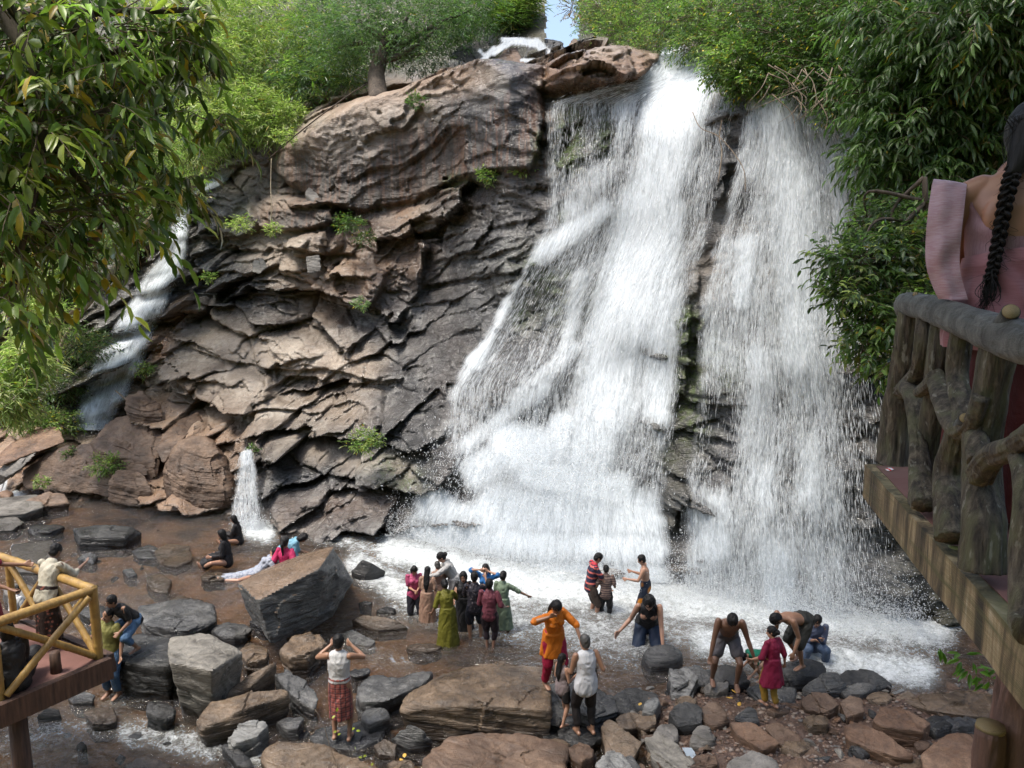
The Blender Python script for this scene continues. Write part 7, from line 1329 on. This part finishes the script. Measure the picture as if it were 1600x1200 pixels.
# ------------------------------------------------ the woman in the sari by the right railing
def sari_woman():
    ctr = P(1592, 300, Y=3.18); cx, cy = ctr[0], ctr[1]; zf = ZF; yaw = R_(27)
    f = np.array([math.sin(yaw), math.cos(yaw), 0]); s = np.array([math.cos(yaw), -math.sin(yaw), 0]); u = np.array([0, 0, 1.]); o = np.array([cx, cy, 0.])
    root = empty('person', (cx, cy, zf)); B = Join(); add = B.add; L = lambda a, b, z: np.array([0, 0, z - zf]) + f * a + s * b
    st = [(6.62, .165, .12), (6.75, .150, .105), (6.86, .150, .105), (6.98, .168, .112), (7.07, .178, .108), (7.13, .172, .09), (7.175, .13, .07), (7.20, .08, .06)]
    B.add(*etube([L(0, 0, z) for z, a, b in st], [a for z, a, b in st], [b for z, a, b in st], s, 40)); 
    B.add(*etube([L(0, .0, 7.12), L(.01, .01, 7.22), L(.03, .02, 7.30)], [.062, .055, .055], [.062, .056, .056], s, 24))
    B.add(*ell(L(.035, .03, 7.34), f, s, u, .10, .078, .12, 24)); 
    for sg in (-1, 1):
        B.add(*etube([L(0, sg * .12, 7.145), L(0, sg * .175, 7.115), L(.0, sg * .198, 7.05), L(.05, sg * .195, 6.92), L(.12, sg * .175, 6.82)], [.055, .064, .06, .052, .046], [.055, .064, .06, .052, .046], f, 24))
        B.add(*etube([L(.12, sg * .175, 6.82), L(.20, sg * .17, 6.80), L(.32, sg * .16, 6.70)], [.044, .038, .028], [.044, .038, .028], u, 20))
        for bl in ((-.085, .07),): B.add(*ell(L(bl[0], sg * bl[1], 7.03), f, s, u, .028, .05, .075, 16))
        w_ = L(.36, sg * .15, 6.70); B.add(*etube([L(.32, sg * .16, 6.70), w_, L(.40, sg * .145, 6.70)], [.026, .038, .036], [.018, .016, .012], s, 12))
        for q in range(4): a0 = L(.40, sg * .145 + (q - 1.5) * .019, 6.70); B.add(*etube([a0, a0 + f * .03 - u * .015, a0 + f * .045 - u * .045], [.009] * 3, [.009] * 3, s, 8))
        a0 = L(.345, sg * .12, 6.70); B.add(*etube([a0, a0 + f * .04 - s * sg * .02, a0 + f * .06 - u * .02 - s * sg * .02], [.011] * 3, [.011] * 3, u, 8))
        B.add(*etube([L(0, sg * .09, 6.62), L(.0, sg * .10, 6.2), L(0, sg * .10, 5.88)], [.08, .055, .04], [.08, .055, .04], s, 16)); B.add(*etube([L(-.04, sg * .1, 5.84), L(.12, sg * .1, 5.825)], [.035, .04], [.035, .02], s, 12))
    remeshed('body', B, skin_mat('skin_back', (.31, .155, .10)), root, .006, 8)
    def surf(th, z, off, arm=False):
        zz = np.array([q[0] for q in st]); a = np.interp(z, zz, [q[1] for q in st]); b = np.interp(z, zz, [q[2] for q in st])
        return L(0, 0, 0) * 0 + s * ((a + off) * math.sin(th)) - f * ((b + off) * math.cos(th)) + u * (z - zf)
    # th = 0 is the middle of the back, negative to her left (left in the picture)
    def patch(name, th0, th1, ztop, zbot, off, m, nth=90, nz=60, fold=None, th=.004, par=root):
        V = np.zeros((nth, nz, 3))
        for i, t_ in enumerate(np.linspace(th0, th1, nth)):
            za, zb = ztop(t_), zbot(t_)
            for j, q in enumerate(np.linspace(0, 1, nz)):
                z = za + (zb - za) * q; k = fold(t_, z, q) if fold else 0; V[i, j] = surf(t_, z, off + k)
        n = nth * nz; V = V.reshape(-1, 3); c_ = V * [0, 0, 1]; V2 = c_ + (V - c_) * (1 - th / .15); F = gridfaces(nth, nz); me = mesh(name, np.concatenate([V, V2]), np.concatenate([F, F[:, ::-1] + n])); return link(name, me, m, par)
    t = NT('sari_mauve'); w1 = t.noise(1, 3, t.coord((300, 300, 20))); a = t.noise(5, 5)
    MV = t.end(t.bsdf(color=t.mix(t.ramp(w1, [(.4, 0.), (.6, .35)]), t.mix(t.ramp(a, [(.4, 0.), (.6, .6)]), (.25, .135, .17), (.19, .09, .12)), (.34, .23, .27)), rough=.55, sheen=.3, normal=t.bump(w1, .3, .003)))
    t = NT('sari_pink'); w1 = t.noise(1, 3, t.coord((20, 20, 300))); a = t.noise(4, 5)
    PK = t.end(t.bsdf(color=t.mix(t.ramp(w1, [(.4, 0.), (.6, .3)]), t.mix(t.ramp(a, [(.4, 0.), (.6, .6)]), (.22, .075, .095), (.17, .06, .075)), (.30, .15, .17)), rough=.55, sheen=.3, normal=t.bump(w1, .3, .003)))
    t = NT('sari_border'); w1 = t.noise(1, 3, t.coord((25, 25, 260))); v_ = t.n('TexVoronoi', {'Scale': 55.}).outputs['Distance']
    BD = t.end(t.bsdf(color=t.mix(t.ramp(v_, [(.12, .6), (.2, 0.)]), t.mix(t.ramp(w1, [(.4, 0.), (.6, .5)]), (.30, .17, .21), (.42, .32, .36)), (.5, .4, .25)), rough=.5, sheen=.3))
    fd = lambda amp, fr, sl: (lambda t_, z, q: amp * math.sin((z * fr + t_ * sl) + 1.5 * math.sin(t_ * 2 + z * 8)) * (.5 + .5 * math.sin(t_ * 3 + z * 6)))
    bl = lambda t_: 6.955 + .165 * min(1, abs(t_ / 1.1)) ** 2.4 if abs(t_) < 1.1 else 7.12
    patch('blouse', -math.pi, math.pi, bl, lambda t_: 6.78, .008, MV, fold=fd(.003, 70, 3), nth=140)
    patch('sari', -math.pi, math.pi, lambda t_: 6.90 + .03 * math.sin(t_ + .4), lambda t_: 6.52, .012, PK, nth=160, nz=120, fold=lambda t_, z, q: .006 * math.sin(z * 42 + t_ * 4 + 2 * math.sin(t_ * 3)) + .03 * q * (1 + .2 * math.sin(t_ * 14)) + .012 * min(1, q * 8))
    SARI_SHADE = cloth((.10, .018, .02)); patch('skirt', -math.pi, math.pi, lambda t_: 6.60, lambda t_: 5.84, .006, SARI_SHADE, nth=160, nz=80, fold=lambda t_, z, q: .02 * q * (1 + .5 * math.sin(t_ * 16)))  # lower sari in a darker colour that stands for the shade behind the posts
    # the loose end hangs over her left shoulder as a pleated band
    n1, n2 = 60, 26; V = np.zeros((n1, n2, 3))
    cl = smooth_path([L(.12, -.215, 7.00), L(.06, -.225, 7.14), L(-.03, -.235, 7.175), L(-.085, -.242, 7.09), L(-.11, -.245, 6.96), L(-.12, -.238, 6.84), L(-.13, -.205, 6.74), L(-.135, -.185, 6.70)], 9)[:60]
    for i in range(len(cl)):
        q = i / (len(cl) - 1); wd = .050 + .012 * math.sin(q * 3.1) ; ac = unit(s * .93 - u * .30 * (1 - q) - f * .15 + f * .0)
        for j in range(n2):
            w_ = (j / (n2 - 1) - .5) * 2; V[i, j] = cl[i] + ac * w_ * wd + (-f) * (.0035 * math.sin(w_ * 5 + q * 4 + 1.5 * math.sin(q * 5)) * (.25 + q) + .016 * (1 - w_ * w_) + .006 * math.sin(q * 26 + w_ * 3) * math.sin(q * 7)) 
    m_ = len(cl) * n2; V = V[:len(cl)].reshape(-1, 3); F = gridfaces(len(cl), n2); o_ = link('sari_end', mesh('sari_end', np.concatenate([V, V + f * .003]), np.concatenate([F, F[:, ::-1] + m_])), BD, root)
    # hair gathered at the nape and a long three-strand braid
    J = Join(); J.add(*ell(L(.02, .03, 7.355), f, s, u, .118, .098, .125, 28)); J.add(*etube([L(-.05, .02, 7.36), L(-.085, .0, 7.27), L(-.10, -.03, 7.20)], [.085, .06, .03], [.06, .045, .03], s, 20))
    hb = remeshed('hair', J, HAIR, root, .006, 3)
    path = smooth_path([L(-.10, -.03, 7.215), L(-.125, -.045, 7.14), L(-.132, -.055, 7.05), L(-.135, -.062, 6.95), L(-.14, -.070, 6.86), L(-.145, -.078, 6.79)], 24); n = len(path); r = np.random.default_rng(9); J = Join()
    for k in range(3):
        for h_ in range(26):
            a0, a1 = r.uniform(0, 6.28), r.uniform(.1, 1.) ** .5; q = np.linspace(0, 1, n); ph_ = q * 6.28 * 5.0 + k * 2.094; thick = .0185 * (1 - .35 * q)
            side = np.sin(ph_) * .019 * (1 - .3 * q); dep = np.sin(2 * ph_) * .010
            W_ = path + s * (side + math.cos(a0) * a1 * thick * .62)[:, None] - f * (dep + math.sin(a0) * a1 * thick * .62)[:, None]
            V, F = tube(W_ + r.normal(0, .0006, W_.shape), .0030, 5); J.add(V, F)
    for h_ in range(60):
        a = path[-1] + r.normal(0, .008, 3); V, F = tube(smooth_path([a + u * .02, a - u * r.uniform(.03, .06) + s * r.normal(0, .014) - f * r.normal(.0, .01), a - u * r.uniform(.08, .15) + s * r.normal(-.01, .022)], 6), np.linspace(.0022, .0006, 13), 4); J.add(V, F)
    J.obj('braid', HAIR, root)
    J = Join()
    for h_ in range(70):
        q0 = r.integers(0, n - 20); a = path[q0] + s * r.normal(0, .014) - f * .012; V, F = tube(smooth_path([a, a + s * r.normal(0, .02) - u * r.uniform(.01, .03) - f * .006, a + s * r.normal(0, .028) - u * r.uniform(.02, .06)], 5), np.linspace(.0011, .0004, 11), 3); J.add(V, F)
    for h_ in range(60):
        a = L(-.04, .03, 7.40) + s * r.normal(0, .05); V, F = tube(smooth_path([a - f * .055, L(-.095, -.0, 7.30) + s * r.normal(0, .045) + u * r.normal(0, .02), L(-.105, -.03, 7.2) + s * r.normal(0, .02)], 6), np.linspace(.0016, .0009, 13), 3); J.add(V, F)
    J.obj('loose_hair', HAIR, root)
    root.scale = (1.05, 1.05, 1.04)
    tag(root, 'woman in a mauve-pink sari with a long black braid behind the right railing', 'person')
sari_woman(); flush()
